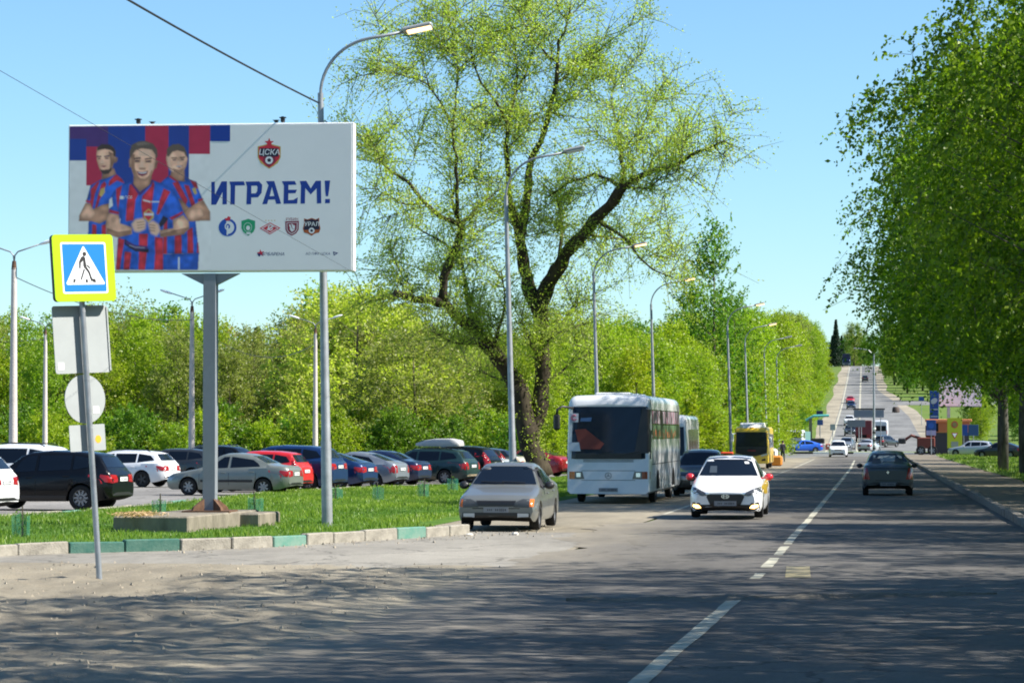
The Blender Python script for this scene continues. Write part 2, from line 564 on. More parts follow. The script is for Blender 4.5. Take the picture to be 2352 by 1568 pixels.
# ---- kerb of separate stones round the lawn
def kerb_run(name, pts, height, depth, colours, m_default, length=1.0, seed=1, base=0.0, sink=.05):
    k = empty(name); k['kind'] = 'structure'
    rnd = random.Random(seed)
    segs = [0]
    for a, b in zip(pts[:-1], pts[1:]): segs.append(segs[-1] + (b - a).length)
    n = max(1, int(segs[-1] / length))
    def at(s):
        for i in range(len(pts) - 1):
            if s <= segs[i + 1] or i == len(pts) - 2:
                t = (s - segs[i]) / (segs[i + 1] - segs[i]); return pts[i].lerp(pts[i + 1], t)
    for i in range(n):
        a, b = at(segs[-1] * i / n), at(segs[-1] * (i + 1) / n)
        c = (a + b) / 2; d = b - a; l = d.length / 2 - .012
        h = height + rnd.uniform(-.02, .025)
        m_ = MB().box(-l, l, -depth / 2, depth / 2, -sink, h, bev=.018)
        o = m_.build('kerb_stone', colours(i, n) or m_default, k)
        o.location = (c.x, c.y, zp(c.y) + base)
        o.rotation_euler = (rnd.uniform(-.03, .03), rnd.uniform(-.012, .012), math.atan2(d.y, d.x) + rnd.uniform(-.02, .02))
    return k
def kcol(i, n):
    s = i / n
    x = None
    return {2: M_teal, 3: M_teal, 6: M_teal2, 10: M_teal2}.get(i)
kerb_run('kerb', [Vector((p.x, p.y, 0)) for p in KP], .20, .16, kcol, M_conc, 1.0, 3)
def kcol2(i, n): return M_teal2 if i % 7 == 3 else None
kerb_run('kerb', [Vector((p.x, p.y + .1, 0)) for p in LP], .10, .14, kcol2, M_conc, 1.6, 5, base=.02)
# right kerb and the pavement of trodden earth behind it
kerb_run('kerb', [Vector((3.35, y, 0)) for y in (26, 60, 110, 170, 262)], .2, .2, lambda i, n: None, mat('old_kerb', (.17, .155, .13), .9, var=.3, scale=4, bump=.6), 1.5, 8)
M_trod = surf_material('trodden_earth', (.20, .17, .125), (.4, .35, .27), bump=.9, cracks=False)
sheet('pavement', lambda y: (3.42, 6.6 + .3 * math.sin(y * .3)), [y for y in range(0, 300, 3)], .15, M_trod, 2)
sheet('verge', lambda y: (6.5, 16.0), [y for y in range(0, 300, 5)], .16, M_verge, 2)

# ---- painted markings
def stripe(y0, y1, dx=0.0, w=.14, m=M_line, off=.018, step=2.0, x=None, ragged=.012):
    n = max(1, int((y1 - y0) / step)); vs, fs = [], []
    rr = random.Random(int(y0 * 10))
    for i in range(n + 1):
        y = y0 + (y1 - y0) * i / n
        c = (xc(y) if x is None else x) + dx
        vs += [(c - w / 2 + rr.uniform(-ragged, ragged), y, zp(y) + off), (c + w / 2 + rr.uniform(-ragged, ragged), y, zp(y) + off)]
        if i: fs.append((2 * i - 2, 2 * i - 1, 2 * i + 1, 2 * i))
    o = meshobj('road_marking', vs, fs, m); o['kind'] = 'structure'
    return o
stripe(14, 35.2, w=.17, step=.7)
stripe(40.3, 41.8, w=.15, step=.4)
stripe(43.6, 46.8, w=.17, step=.5)
stripe(47.9, 51.5, w=.15, step=.5)
stripe(52.5, 110, w=.15, step=1)
stripe(111, 250, w=.15, step=4)
stripe(72, 110, dx=-3.75, w=.11, step=2)
stripe(118, 265, dx=-3.75, w=.12, step=4)
stripe(330, 960, w=.35, step=10, off=.03)
stripe(330, 960, dx=-3.7, w=.3, step=10, off=.03)
for (a, b, c_, d_, m_) in ((1804, 1862, 1302, 1328, M_yline),):
    p, q = G((a + b) / 2, d_), G((a + b) / 2, c_)
    wd = (b - a) / F * p.y
    o = meshobj('road_marking', [(p.x - wd / 2, p.y, .017), (p.x + wd / 2, p.y, .017), (q.x + wd / 2, q.y, .017), (q.x - wd / 2, q.y, .017)], [(0, 1, 2, 3)], m_); o['kind'] = 'structure'

# ---- broken strip of asphalt across the road
rs_ = np.random.RandomState(8)
vs, fs = [], []
nx_, ny_ = 120, 12
a0, b0 = G(1300, 1382), G(2290, 1366)
for j in range(ny_ + 1):
    for i in range(nx_ + 1):
        t = i / nx_; p = a0.lerp(b0, t); w_ = (.45 + .2 * math.sin(t * 23)) * (min(1, t * 8) * min(1, (1 - t) * 5))
        y = p.y + (j / ny_ - .5) * 2 * w_
        prof = math.sin(math.pi * j / ny_)
        vs.append((p.x, y, .013 + prof * (.016 + .022 * rs_.rand() + .014 * math.sin(t * 37))))
fs = [(j * (nx_ + 1) + i, j * (nx_ + 1) + i + 1, (j + 1) * (nx_ + 1) + i + 1, (j + 1) * (nx_ + 1) + i) for j in range(ny_) for i in range(nx_)]
o = meshobj('road_scar', vs, fs, surf_material('broken_asphalt', (.155, .14, .115), SAND, bump=1.0, cracks=False)); o['kind'] = 'structure'

# ---- traffic island at the far junction, kerb painted black and white
isl = [Vector((-8.6, 316, 0)), Vector((-8.9, 318, 0)), Vector((7.2, 318, 0))]
kerb_run('island_kerb', [Vector((-8.6, 318, 0)), Vector((7.0, 318, 0))], .22, .3, lambda i, n: M_white if i % 2 else M_blackp, M_conc, 2.2, 2, sink=.1)
o = meshobj('traffic_island', [(-8.8, 318.1, zp(318) + .19), (7.2, 318.1, zp(318) + .19), (7.2, 326, zp(326) + .2), (-8.8, 326, zp(326) + .2)], [(0, 1, 2, 3)], M_verge); o['kind'] = 'structure'
sheet('junction', lambda y: (-40, 30), [276, 285, 294, 303, 312, 321, 330, 339, 348, 357], .010, M_hillroad, 4)

# ---- grass blades
def inside(pts, X, Y):
    r = np.zeros(len(X), bool); n = len(pts)
    for i in range(n):
        x1, y1 = pts[i]; x2, y2 = pts[(i + 1) % n]
        c = ((y1 > Y) != (y2 > Y)) & (X < (x2 - x1) * (Y - y1) / (y2 - y1 + 1e-12) + x1)
        r ^= c
    return r
def leafmesh(name, C, U, V, tint, m, quad=True, fold=None):
    """C centres (n,3), U half-length vectors, V half-width vectors -> diamond faces."""
    n = len(C)
    pts = np.empty((n, 4, 3), np.float32)
    pts[:, 0] = C - U; pts[:, 1] = C + V - U * .1; pts[:, 2] = C + U; pts[:, 3] = C - V - U * .1
    me = bpy.data.meshes.new(name)
    me.vertices.add(n * 4); me.loops.add(n * 4); me.polygons.add(n)
    me.vertices.foreach_set('co', pts.ravel())
    me.loops.foreach_set('vertex_index', np.arange(n * 4, dtype=np.int32))
    me.polygons.foreach_set('loop_start', np.arange(0, n * 4, 4, dtype=np.int32))
    me.polygons.foreach_set('loop_total', np.full(n, 4, np.int32))
    me.materials.append(m)
    at = me.attributes.new('tint', 'FLOAT', 'FACE')
    at.data.foreach_set('value', np.asarray(tint, np.float32))
    me.update(calc_edges=True)
    return me
def unit(a): return a / (np.linalg.norm(a, axis=1, keepdims=True) + 1e-9)
def grass_patch(name, pts, n, zfun, hmin, hmax, m, seed, wfac=.10, label='grass'):
    rng = np.random.RandomState(seed)
    P = np.array(pts); lo, hi = P.min(0), P.max(0)
    X = rng.uniform(lo[0], hi[0], n * 4); Y = rng.uniform(lo[1], hi[1], n * 4)
    k = inside(pts, X, Y); X, Y = X[k][:n], Y[k][:n]; n = len(X)
    clump = .5 + .5 * np.sin(X * 1.9 + 1.3 * np.sin(Y * .9)) * np.sin(Y * 1.1 + X * .6)
    low = .5 + .5 * np.sin(X * .47 + 1.1 * np.sin(Y * .21 + X * .13)) * np.sin(Y * .33 + 2.1 * np.sin(X * .29))
    H = rng.uniform(hmin, hmax, n) * (.45 + .6 * clump + .35 * low)
    z = np.array([zp(y) for y in Y]) if n < 3000 else zp(Y)
    U = np.stack([rng.normal(0, .32, n), rng.normal(0, .32, n), np.ones(n)], 1); U = unit(U) * (H / 2)[:, None]
    a = rng.uniform(0, 6.28, n)
    V = np.stack([np.cos(a), np.sin(a), np.zeros(n)], 1) * (H * wfac)[:, None]
    C = np.stack([X, Y, z + zfun], 1) + U * .9
    me = leafmesh(name, C, U, V, np.clip(rng.normal(.5, .22, n) + (clump - .5) * .4 + (low - .5) * .7, 0, 1), m)
    o = link(bpy.data.objects.new(name, me)); o['kind'] = 'stuff'; o['label'] = label
    return o
M_grass = leafmat('grass_blade', (.05, .13, .010), (.25, .34, .05), .4)
M_grass2 = leafmat('verge_blade', (.07, .15, .015), (.20, .26, .05), .35)
near = [p for p in LAWN2 if p[1] < 96]
grass_patch('grass', LAWN2, 150000, .085, .05, .125, M_grass, 5, .10, 'bright green mown grass on the lawn before the car park')
grass_patch('grass', [(6.5, 95), (15, 95), (15, 290), (6.5, 290)], 22000, .16, .1, .3, M_grass2, 6, .12, 'shaded grass under the roadside birches')
grass_patch('grass', [(-75, 158), (-15, 158), (-10, 200), (-10.5, 292), (-18, 292), (-75, 205)], 30000, -.02, .2, .5, M_grass2, 7, .12, 'rough grass at the foot of the wood')
weed_strip = [(p.x + .02, p.y + .09) for p in KP] + [(p.x + .1, p.y + .42) for p in reversed(KP)]
grass_patch('weeds', weed_strip, 5200, .085, .10, .26, M_grass2, 9, .09, 'longer weeds growing along the lawn kerb')
# ================================================================== BILLBOARD
M_galv = mat('galvanised', (.30, .32, .34), .5, metal=.4, var=.18, scale=4)
M_postgrey = mat('grey_post_paint', (.20, .22, .25), .55, var=.08, scale=2)
M_rust = mat('rusty_steel', (.07, .035, .02), .85, col2=(.16, .08, .04), scale=9)
M_alu = mat('aluminium_sheet', (.36, .385, .385), .5, metal=.1, var=.05, scale=3)
M_dark = mat('black_plastic', (.018, .018, .02), .45)
M_plasticgrey = mat('lamp_grey', (.33, .34, .35), .5)

def text_shape(s, size, shear=0.0, bold=0.0):
    cu = bpy.data.curves.new('lettering', 'FONT')
    cu.body = s; cu.size = size; cu.shear = shear; cu.offset = bold
    cu.align_x = 'CENTER'; cu.align_y = 'CENTER'; cu.resolution_u = 3
    ob = bpy.data.objects.new('lettering', cu); COL.objects.link(ob)
    me = bpy.data.meshes.new_from_object(ob.evaluated_get(bpy.context.evaluated_depsgraph_get()))
    vs = [(v.co.x, v.co.y) for v in me.vertices]; fs = [tuple(p.vertices) for p in me.polygons]
    bpy.data.objects.remove(ob); bpy.data.curves.remove(cu); bpy.data.meshes.remove(me)
    return vs, fs

BW, BH = 6.0, 3.05
pc = D(480, 1180, 58.3)
BB = empty('billboard', (pc.x, 58.3, .42), R(2.0), 'large white billboard with three football players and a slogan on a grey post', 'billboard')
zb0 = D(480, 621, 58.3).z - .42
zt0 = zb0 + BH
MB().box(-BW / 2 - .025, BW / 2 + .05, -.02, .26, zb0 - .03, zt0 + .03, bev=.012).build('frame', mat('billboard_frame', (.80, .80, .78), .5, var=.04, scale=2), BB)
poster = MB().box(-BW / 2, BW / 2, -.034, -.0215, zb0, zt0).build('poster', mat('poster_white', (.80, .80, .80), .55, var=.02, scale=1.5), BB)
MB().box(-.135, .135, -.02, .25, 0, zb0 - .06, bev=.01).build('post', M_postgrey, BB)
for s in (-1, 1):
    MB().prism([(s * .137, zb0 - .06), (s * .62, zb0 - .06), (s * .137, zb0 - .30)], .04, .20).build('bracket', M_postgrey, BB)
for a in range(4):
    g = MB().prism([(.1, 0.0), (.46, 0), (.42, .08), (.14, .27), (.1, .27)], -.03, .03)
    g.xform(Matrix.Translation((0, .115, 0)) @ Matrix.Rotation(R(45 + 90 * a), 4, 'Z'))
    g.build('base_gusset', M_rust, BB)
MB().box(-.5, .5, -.38, .6, -.03, .012).build('base_plate', M_rust, BB)
for (x0, x1, h, p) in ((-1.60, -1.52, .12, 0), (-1.3, -1.22, .05, 0), (1.34, 1.42, .06, 1), (1.48, 1.56, .13, 1)):
    m_ = MB().box(x0, x1, .06, .18, zt0 + .055, zt0 + .05 + h, bev=.015)
    m_.box(x0 - .02, x1 + .04, .02, .1, zt0 + .05 + h * .7, zt0 + .05 + h * .85)
    m_.build('floodlight_mount', M_dark, BB)

# --- the print, laid out on the sheet
def A_(cx, cy):
    u = (cx - 105) / 2157.0
    t, b = 108 - 30 * u, 1216 - 16 * u
    return (-BW / 2 + u * BW, zb0 + (1 - (cy - t) / (b - t)) * BH)
def B_(X, Y): return A_((50 + .3954 * X) / .53146, (40 + .3954 * Y) / .53146)
def C_(X, Y): return A_((600 + .3954 * X) / .53146, (40 + .3954 * Y) / .53146)
PM = {}
def pm(name, col): return mat('print_' + name, col, .6, spec=.3)
P_blue, P_blue2, P_red, P_red2, P_purple = pm('blue', (.012, .05, .30)), pm('royal', (.016, .085, .42)), pm('red', (.58, .03, .055)), pm('crimson', (.46, .022, .07)), pm('purple', (.075, .03, .17))
P_skin, P_skin2, P_skin3, P_hair, P_hair2, P_dark, P_wht, P_gold = pm('skin', (.66, .37, .25)), pm('skin_shade', (.42, .22, .14)), pm('skin_light', (.80, .50, .36)), pm('hair', (.055, .035, .03)), pm('hair_brown', (.12, .085, .065)), pm('dark', (.02, .02, .045)), pm('white', (.72, .74, .76)), pm('gold', (.55, .40, .12))
P_green, P_mar, P_org, P_navy, P_grey = pm('green', (.02, .32, .15)), pm('maroon', (.23, .03, .06)), pm('orange', (.40, .10, .03)), pm('navy', (.01, .022, .14)), pm('grey', (.36, .38, .42))
P_hair3 = pm('hair_light', (.20, .15, .12))
PALL = [P_hair3, P_blue, P_blue2, P_red, P_red2, P_purple, P_skin, P_skin2, P_skin3, P_hair, P_hair2, P_dark, P_wht, P_gold, P_green, P_mar, P_org, P_navy, P_grey]
PI = {m_: i for i, m_ in enumerate(PALL)}
class Print:
    def __init__(s, mp, base): s.mb, s.mp, s.k, s.base = MB(), mp, 0, base
    def p(s, pts, m_, clip=None):
        s.k += 1
        pts = [s.mp(*q) for q in pts]
        xs0, xs1, z0, z1 = -BW / 2 + .005, BW / 2 - .005, zb0 + .005, zt0 - .005
        pts = [(min(max(a, xs0), xs1), min(max(b, z0), z1)) for a, b in pts]
        s.mb.flat(pts, -.0343 - s.base * .05 - .00025 * s.k, PI[m_]); return s
    def ell(s, cx, cy_, rx, ry, m_, n=20, a0=0, a1=360):
        return s.p([(cx + rx * math.cos(R(a0 + (a1 - a0) * i / n)), cy_ + ry * math.sin(R(a0 + (a1 - a0) * i / n))) for i in range(n)], m_)
    def txt(s, st, cx, cy_, size, m_, shear=0., bold=0.0, sx=1.0):
        s.k += 1
        vs, fs = text_shape(st, 1.0, shear, bold)
        q = []
        for (a, b) in vs:
            q.append(s.mp(cx + a * size * sx, cy_ - b * size))
        s.mb.add([(a, -.0343 - s.base * .05 - .00025 * s.k, b) for a, b in q], fs, PI[m_]); return s
    def done(s, name): return s.mb.build(name, PALL, poster, fix=False)

def rect(x0, y0, x1, y1): return [(x0, y0), (x1, y0), (x1, y1), (x0, y1)]
p = Print(A_, 0)
for r_, m_ in (((105, 100, 237, 372), P_blue), ((237, 100, 685, 600), P_blue), ((237, 265, 352, 562), P_red2), ((105, 100, 237, 210), P_purple), ((237, 100, 400, 265), P_purple), ((685, 95, 865, 600), P_red2), ((865, 92, 1020, 560), P_blue), ((1020, 90, 1183, 318), P_red2), ((1183, 86, 1338, 218), P_blue)):
    p.p(rect(*r_), m_)
p.done('colour_blocks')

P_sheet_rgb = (.80, .80, .80)
# the three players: a soft printed picture, one colour per point of a fine sheet
class Raster:
    def __init__(s, x0, x1, y0, y1, st):
        s.gx, s.gy = np.arange(x0, x1 + st, st, dtype=float), np.arange(y0, y1 + st, st, dtype=float)
        s.X, s.Y = np.meshgrid(s.gx, s.gy); s.sh = s.X.shape
        s.img = np.zeros(s.sh + (3,)); s.rng = np.random.RandomState(5)
        nz = s.rng.normal(0, 1, s.sh); nz = s.blur(nz, 5, 2); s.fold = np.clip(nz / nz.std() * .45, -1, 1)
    def blur(s, a, r, it=2):
        for _ in range(it):
            for ax in (0, 1):
                p = np.pad(a, [(r, r) if k == ax else (0, 0) for k in range(a.ndim)], 'edge')
                c = np.cumsum(p, ax); n = a.shape[ax]
                lead = np.take(c, range(2 * r, 2 * r + n), ax); lag = np.concatenate([np.zeros_like(np.take(c, [0], ax)), np.take(c, range(0, n - 1), ax)], ax)
                a = (lead - lag) / (2 * r + 1)
        return a
    def p(s, pts, m_, vol=0.0, soft=1):
        col = np.array(m_.node_tree.nodes['Principled BSDF'].inputs['Base Color'].default_value[:3])
        m = inside(pts, s.X.ravel(), s.Y.ravel()).reshape(s.sh).astype(float)
        f = 1.0
        if vol:
            f = (1 - vol) + 2 * vol * np.clip((s.blur(m, 7) - .45) * 1.9, 0, 1) ** .8
            f = f * (1 + .35 * s.fold) if vol > .24 else f * (1 + .12 * s.fold)
            f = f * (1 + .10 * (s.X - np.mean([q[0] for q in pts])) / 200.)
        a = (s.blur(m, soft, 1) if soft else m)[..., None]
        s.img = s.img * (1 - a) + a * (col * np.broadcast_to(f, s.sh)[..., None])
        return s
    def txt(s, *a, **k): return s
p = Raster(0, 1480, 30, 1526, 4)
p.img[:] = P_sheet_rgb
for r_, m_ in (((-40, 0, 193, 397), P_blue), ((190, 0, 797, 640), P_blue), ((190, 252, 350, 652), P_red2), ((-40, 0, 193, 172), P_purple), ((190, 0, 413, 252), P_purple), ((797, 0, 1040, 640), P_red2), ((1040, 0, 1249, 600), P_blue), ((1249, 0, 1468, 325), P_red2), ((1468, 0, 1600, 192), P_blue)):
    p.p(rect(*r_), m_, 0, 0)
# left player
p.p([(235, 650), (340, 590), (420, 560), (500, 530), (560, 580), (600, 630), (590, 900), (430, 1195), (210, 1195), (215, 1040), (232, 900), (190, 815)], P_blue2, .36)
for q in [[(240, 690), (300, 620), (330, 610), (280, 740), (255, 890), (232, 890)], [(345, 640), (380, 610), (400, 640), (330, 800), (300, 890), (280, 890), (310, 760)], [(430, 600), (500, 535), (560, 585), (585, 630), (560, 620), (510, 600), (420, 660)], [(255, 1050), (300, 1060), (300, 1195), (250, 1195)], [(355, 1060), (400, 1050), (400, 1195), (355, 1195)], [(190, 800), (245, 815), (240, 835), (185, 822)]]: p.p(q, P_red, .26)
p.p([(340, 690), (380, 670), (385, 720), (350, 770), (325, 750)], P_gold)
p.p([(185, 830), (240, 840), (255, 900), (360, 850), (430, 835), (425, 1000), (330, 1045), (250, 1022), (115, 1022), (120, 960), (160, 880)], P_skin2, .3)
p.p([(190, 850), (235, 860), (300, 940), (240, 1000), (130, 1000), (130, 960)], P_skin, .34)
p.p([(355, 520), (475, 470), (500, 535), (420, 570), (350, 590)], P_skin2, .3)
p.p([(485, 355), (517, 365), (510, 400), (486, 428)], P_skin2, .3)
p.p([(300, 270), (294, 330), (300, 400), (315, 450), (335, 500), (370, 532), (420, 526), (455, 480), (470, 430), (490, 400), (490, 300), (460, 250), (400, 235), (340, 240)], P_skin, .34)
p.p([(420, 300), (488, 330), (486, 400), (468, 430), (452, 480), (430, 500), (440, 400)], P_skin2, .3)
p.p([(300, 295), (308, 255), (350, 225), (430, 230), (475, 260), (495, 300), (492, 355), (474, 352), (466, 305), (440, 287), (380, 276), (320, 287)], P_hair)
p.p([(328, 480), (350, 492), (420, 488), (455, 462), (453, 492), (420, 532), (375, 537), (345, 515)], P_hair)
p.p([(300, 345), (345, 350), (345, 362), (300, 358)], P_dark); p.p([(372, 350), (430, 338), (432, 352), (374, 362)], P_dark); p.p([(305, 368), (340, 368), (338, 382), (308, 380)], P_skin2); p.p([(378, 366), (424, 362), (422, 378), (382, 380)], P_skin2); p.p([(312, 372), (334, 372), (332, 380), (314, 379)], P_dark); p.p([(388, 369), (414, 367), (412, 376), (390, 377)], P_dark)
p.p([(335, 452), (370, 446), (400, 450), (372, 464)], P_mar); p.p([(330, 425), (372, 424), (368, 436), (336, 436)], P_skin2); p.p([(345, 380), (365, 380), (372, 425), (335, 428)], P_skin3, 0, 3)
# right player
p.p([(945, 630), (1060, 530), (1130, 590), (1210, 600), (1240, 580), (1330, 610), (1350, 690), (1395, 795), (1345, 820), (1320, 1010), (1357, 1350), (980, 1358), (990, 1000), (940, 800)], P_blue2, .36)
for q in [[(1040, 560), (1065, 535), (1140, 600), (1130, 620)], [(1080, 620), (1140, 610), (1240, 800), (1215, 860), (1180, 800)], [(1200, 640), (1250, 650), (1320, 850), (1280, 870)], [(1260, 590), (1325, 612), (1345, 680), (1310, 680)], [(995, 980), (1030, 990), (1025, 1355), (985, 1355)], [(1105, 1170), (1175, 1150), (1180, 1352), (1105, 1355)], [(1235, 1110), (1290, 1080), (1300, 1345), (1240, 1350)], [(1340, 1240), (1350, 1240), (1357, 1345), (1335, 1345)], [(1345, 790), (1395, 780), (1400, 800), (1345, 822)]]: p.p(q, P_red, .26)
p.p([(1280, 680), (1320, 670), (1335, 730), (1310, 745)], P_gold)
p.p([(980, 1357), (1357, 1345), (1347, 1522), (975, 1522)], P_blue2, .36)
p.p(rect(1142, 1390, 1158, 1515), P_wht)
p.p([(1140, 780), (1180, 800), (1250, 880), (1345, 822), (1400, 800), (1470, 920), (1472, 1012), (1390, 1012), (1250, 1022), (1200, 930)], P_skin2, .3)
p.p([(1250, 900), (1380, 880), (1420, 960), (1300, 1010), (1240, 990)], P_skin, .34)
p.p([(1065, 510), (1205, 500), (1205, 610), (1130, 600), (1060, 545)], P_skin2, .3)
p.p([(1020, 330), (1012, 380), (1030, 430), (1070, 500), (1140, 542), (1190, 520), (1225, 440), (1238, 370), (1205, 290), (1120, 260), (1050, 290)], P_skin, .34)
p.p([(1025, 340), (1060, 330), (1060, 440), (1090, 510), (1060, 490), (1030, 430)], P_skin3, 0, 3)
p.p([(1020, 340), (1022, 270), (1080, 225), (1150, 220), (1200, 250), (1225, 310), (1237, 365), (1216, 345), (1200, 305), (1130, 288), (1080, 302), (1040, 355)], P_hair2)
p.p([(1068, 362), (1125, 360), (1125, 372), (1070, 374)], P_hair); p.p([(1155, 358), (1210, 352), (1212, 364), (1157, 370)], P_hair); p.p([(1080, 382), (1118, 382), (1114, 394), (1084, 394)], P_dark); p.p([(1166, 376), (1200, 374), (1196, 388), (1170, 388)], P_dark); p.p([(1130, 395), (1150, 395), (1158, 432), (1126, 434)], P_skin3); p.p([(1080, 470), (1150, 490), (1210, 465), (1180, 515), (1140, 536), (1100, 515)], P_skin2)
p.p([(1108, 448), (1150, 444), (1188, 446), (1150, 468)], P_mar); p.p(rect(1122, 450, 1176, 457), P_wht)
# middle player
p.p([(500, 680), (590, 630), (670, 610), (745, 715), (870, 590), (950, 620), (1080, 690), (1140, 780), (1192, 930), (1080, 1002), (1000, 950), (985, 1100), (985, 1522), (500, 1522), (520, 1200), (545, 1000), (530, 945), (428, 912), (450, 760)], P_blue2, .36)
for q in [[(500, 690), (560, 650), (540, 760), (520, 900), (505, 800)], [(640, 640), (680, 640), (730, 740), (700, 800), (680, 1010), (600, 1020), (610, 850)], [(770, 760), (860, 660), (880, 600), (895, 640), (870, 850), (870, 980), (780, 1000), (760, 850)], [(990, 680), (1060, 715), (990, 850), (940, 950), (915, 950), (950, 800)], [(430, 900), (530, 925), (530, 950), (428, 930)], [(1050, 985), (1185, 915), (1192, 935), (1080, 1005)], [(525, 1190), (590, 1210), (560, 1380), (540, 1522), (500, 1522)], [(740, 1150), (830, 1150), (820, 1350), (800, 1522), (735, 1522)], [(900, 1180), (985, 1190), (985, 1522), (895, 1522), (905, 1350)], [(590, 1330), (660, 1340), (640, 1522), (580, 1522)]]: p.p(q, P_red, .26)
for q in [[(985, 960), (1040, 990), (1000, 1050), (960, 1080), (940, 1050)], [(590, 1200), (700, 1280), (840, 1300), (840, 1340), (700, 1330), (590, 1260)]]: p.p(q, P_dark, .26)
p.p([(600, 1215), (700, 1265), (830, 1275), (825, 1310), (700, 1305), (605, 1250)], P_purple)
p.p([(640, 1262), (700, 1282), (800, 1290), (800, 1298), (700, 1290), (640, 1270)], P_grey)
p.p([(670, 610), (745, 715), (870, 590), (880, 615), (745, 760), (655, 640)], P_purple)
p.p([(415, 930), (530, 955), (540, 1040), (665, 1080), (665, 1150), (520, 1187), (400, 1150), (394, 1040)], P_skin, .34)
p.p([(405, 1090), (520, 1130), (660, 1110), (660, 1152), (520, 1187), (402, 1150)], P_skin2, .3)
p.p([(1085, 1005), (1192, 950), (1250, 1020), (1257, 1090), (1200, 1150), (955, 1182), (955, 1110), (1090, 1090)], P_skin, .34)
p.p([(1100, 1110), (1255, 1080), (1200, 1152), (960, 1182), (955, 1150)], P_skin2, .3)
p.p([(785, 930), (835, 890), (890, 930), (890, 985), (835, 1035), (790, 985)], P_gold); p.p([(800, 940), (835, 905), (875, 940), (870, 975), (835, 1015), (800, 975)], P_red)
p.p(rect(790, 935, 885, 962), P_wht)
p.p([(660, 1050), (700, 1000), (780, 985), (812, 1020), (802, 1100), (740, 1132), (690, 1125)], P_skin3, 0, 3)
p.p([(830, 1040), (880, 1010), (940, 1050), (957, 1120), (920, 1172), (860, 1145)], P_skin3, 0, 3)
for q in range(3):
    p.p([(715 + 4 * q, 1030 + 28 * q), (795, 1020 + 28 * q), (795, 1027 + 28 * q), (716, 1038 + 28 * q)], P_skin2, .3)
    p.p([(842, 1050 + 28 * q), (905, 1060 + 28 * q), (905, 1068 + 28 * q), (842, 1058 + 28 * q)], P_skin2, .3)
p.p([(680, 555), (870, 555), (850, 640), (745, 715), (680, 640)], P_skin2, .3)
p.p([(628, 380), (652, 370), (658, 462), (636, 466)], P_skin2, .3); p.p([(905, 388), (932, 400), (915, 470), (888, 482)], P_skin2, .3)
p.p([(645, 300), (640, 400), (655, 470), (680, 550), (740, 602), (800, 606), (860, 562), (892, 480), (906, 400), (905, 300), (850, 255), (760, 245), (690, 270)], P_skin, .34)
p.p([(650, 330), (690, 330), (690, 460), (720, 570), (690, 560), (657, 470)], P_skin2, .3)
p.p([(720, 290), (850, 280), (860, 350), (730, 355)], P_skin3, 0, 3); p.p([(750, 400), (780, 400), (790, 470), (740, 475)], P_skin3, 0, 3); p.p([(840, 430), (880, 430), (860, 510), (830, 500)], P_skin3, 0, 3)
p.p([(640, 370), (640, 290), (660, 230), (730, 195), (800, 190), (880, 220), (922, 280), (927, 350), (906, 382), (905, 335), (870, 282), (760, 266), (700, 287), (660, 340)], P_hair2)
for (a, b) in ((680, 385), (795, 388)):
    p.p([(a, b - 16), (a + 70, b - 26), (a + 76, b - 12), (a + 2, b - 1)], P_hair); p.p([(a - 2, b + 4), (a + 72, b), (a + 66, b + 30), (a + 6, b + 30)], P_skin2); p.p([(a + 12, b + 8), (a + 58, b + 5), (a + 54, b + 21), (a + 16, b + 21)], P_dark)
p.p([(735, 470), (805, 470), (800, 488), (740, 488)], P_skin2); p.p([(690, 500), (708, 495), (720, 545), (750, 580), (800, 584), (850, 540), (862, 490), (875, 500), (858, 560), (800, 604), (740, 600), (690, 560)], P_skin2); p.p([(712, 502), (770, 514), (828, 498), (818, 538), (770, 556), (728, 542)], P_mar); p.p([(726, 511), (770, 519), (816, 508), (810, 522), (770, 530), (734, 523)], P_wht); p.p([(700, 215), (790, 200), (860, 225), (800, 232), (720, 240)], P_hair3)
p.p(rect(540, 762, 578, 792), P_wht); p.p([(780, 793), (855, 812), (855, 828), (780, 808)], P_wht); p.p([(862, 812), (945, 812), (945, 826), (862, 826)], P_wht)
p.p([(430, 800), (455, 770), (468, 860), (425, 890)], P_wht)
p.img = p.blur(p.img, 1, 1)
p.img *= (1 + .05 * p.blur(p.rng.normal(0, 1, p.sh), 6)[..., None] * 8)
nR, nC = p.sh
PV = []
for yy in p.gy:
    for xx in p.gx:
        a_, b_ = B_(xx, yy); PV.append((min(max(a_, -BW / 2 + .004), BW / 2), -.0369, min(max(b_, zb0 + .004), zt0 - .004)))
PF = [(j * nC + i, j * nC + i + 1, (j + 1) * nC + i + 1, (j + 1) * nC + i) for j in range(nR - 1) for i in range(nC - 1)]
M_pic = bpy.data.materials.new('printed_picture'); M_pic.use_nodes = True
_at = M_pic.node_tree.nodes.new('ShaderNodeAttribute'); _at.attribute_name = 'print'
M_pic.node_tree.links.new(_at.outputs['Color'], M_pic.node_tree.nodes['Principled BSDF'].inputs['Base Color'])
M_pic.node_tree.nodes['Principled BSDF'].inputs['Roughness'].default_value = .6
pic = meshobj('players_print', PV, PF, M_pic, poster)
_ca = pic.data.color_attributes.new('print', 'FLOAT_COLOR', 'POINT')
_ca.data.foreach_set('color', np.concatenate([np.clip(p.img.reshape(-1, 3), 0, 1), np.ones((nR * nC, 1))], 1).astype(np.float32).ravel())
p = Print(B_, .06)
p.txt('ПСБ', 625, 774, 40, P_wht, .2)
p.done('shirt_lettering')
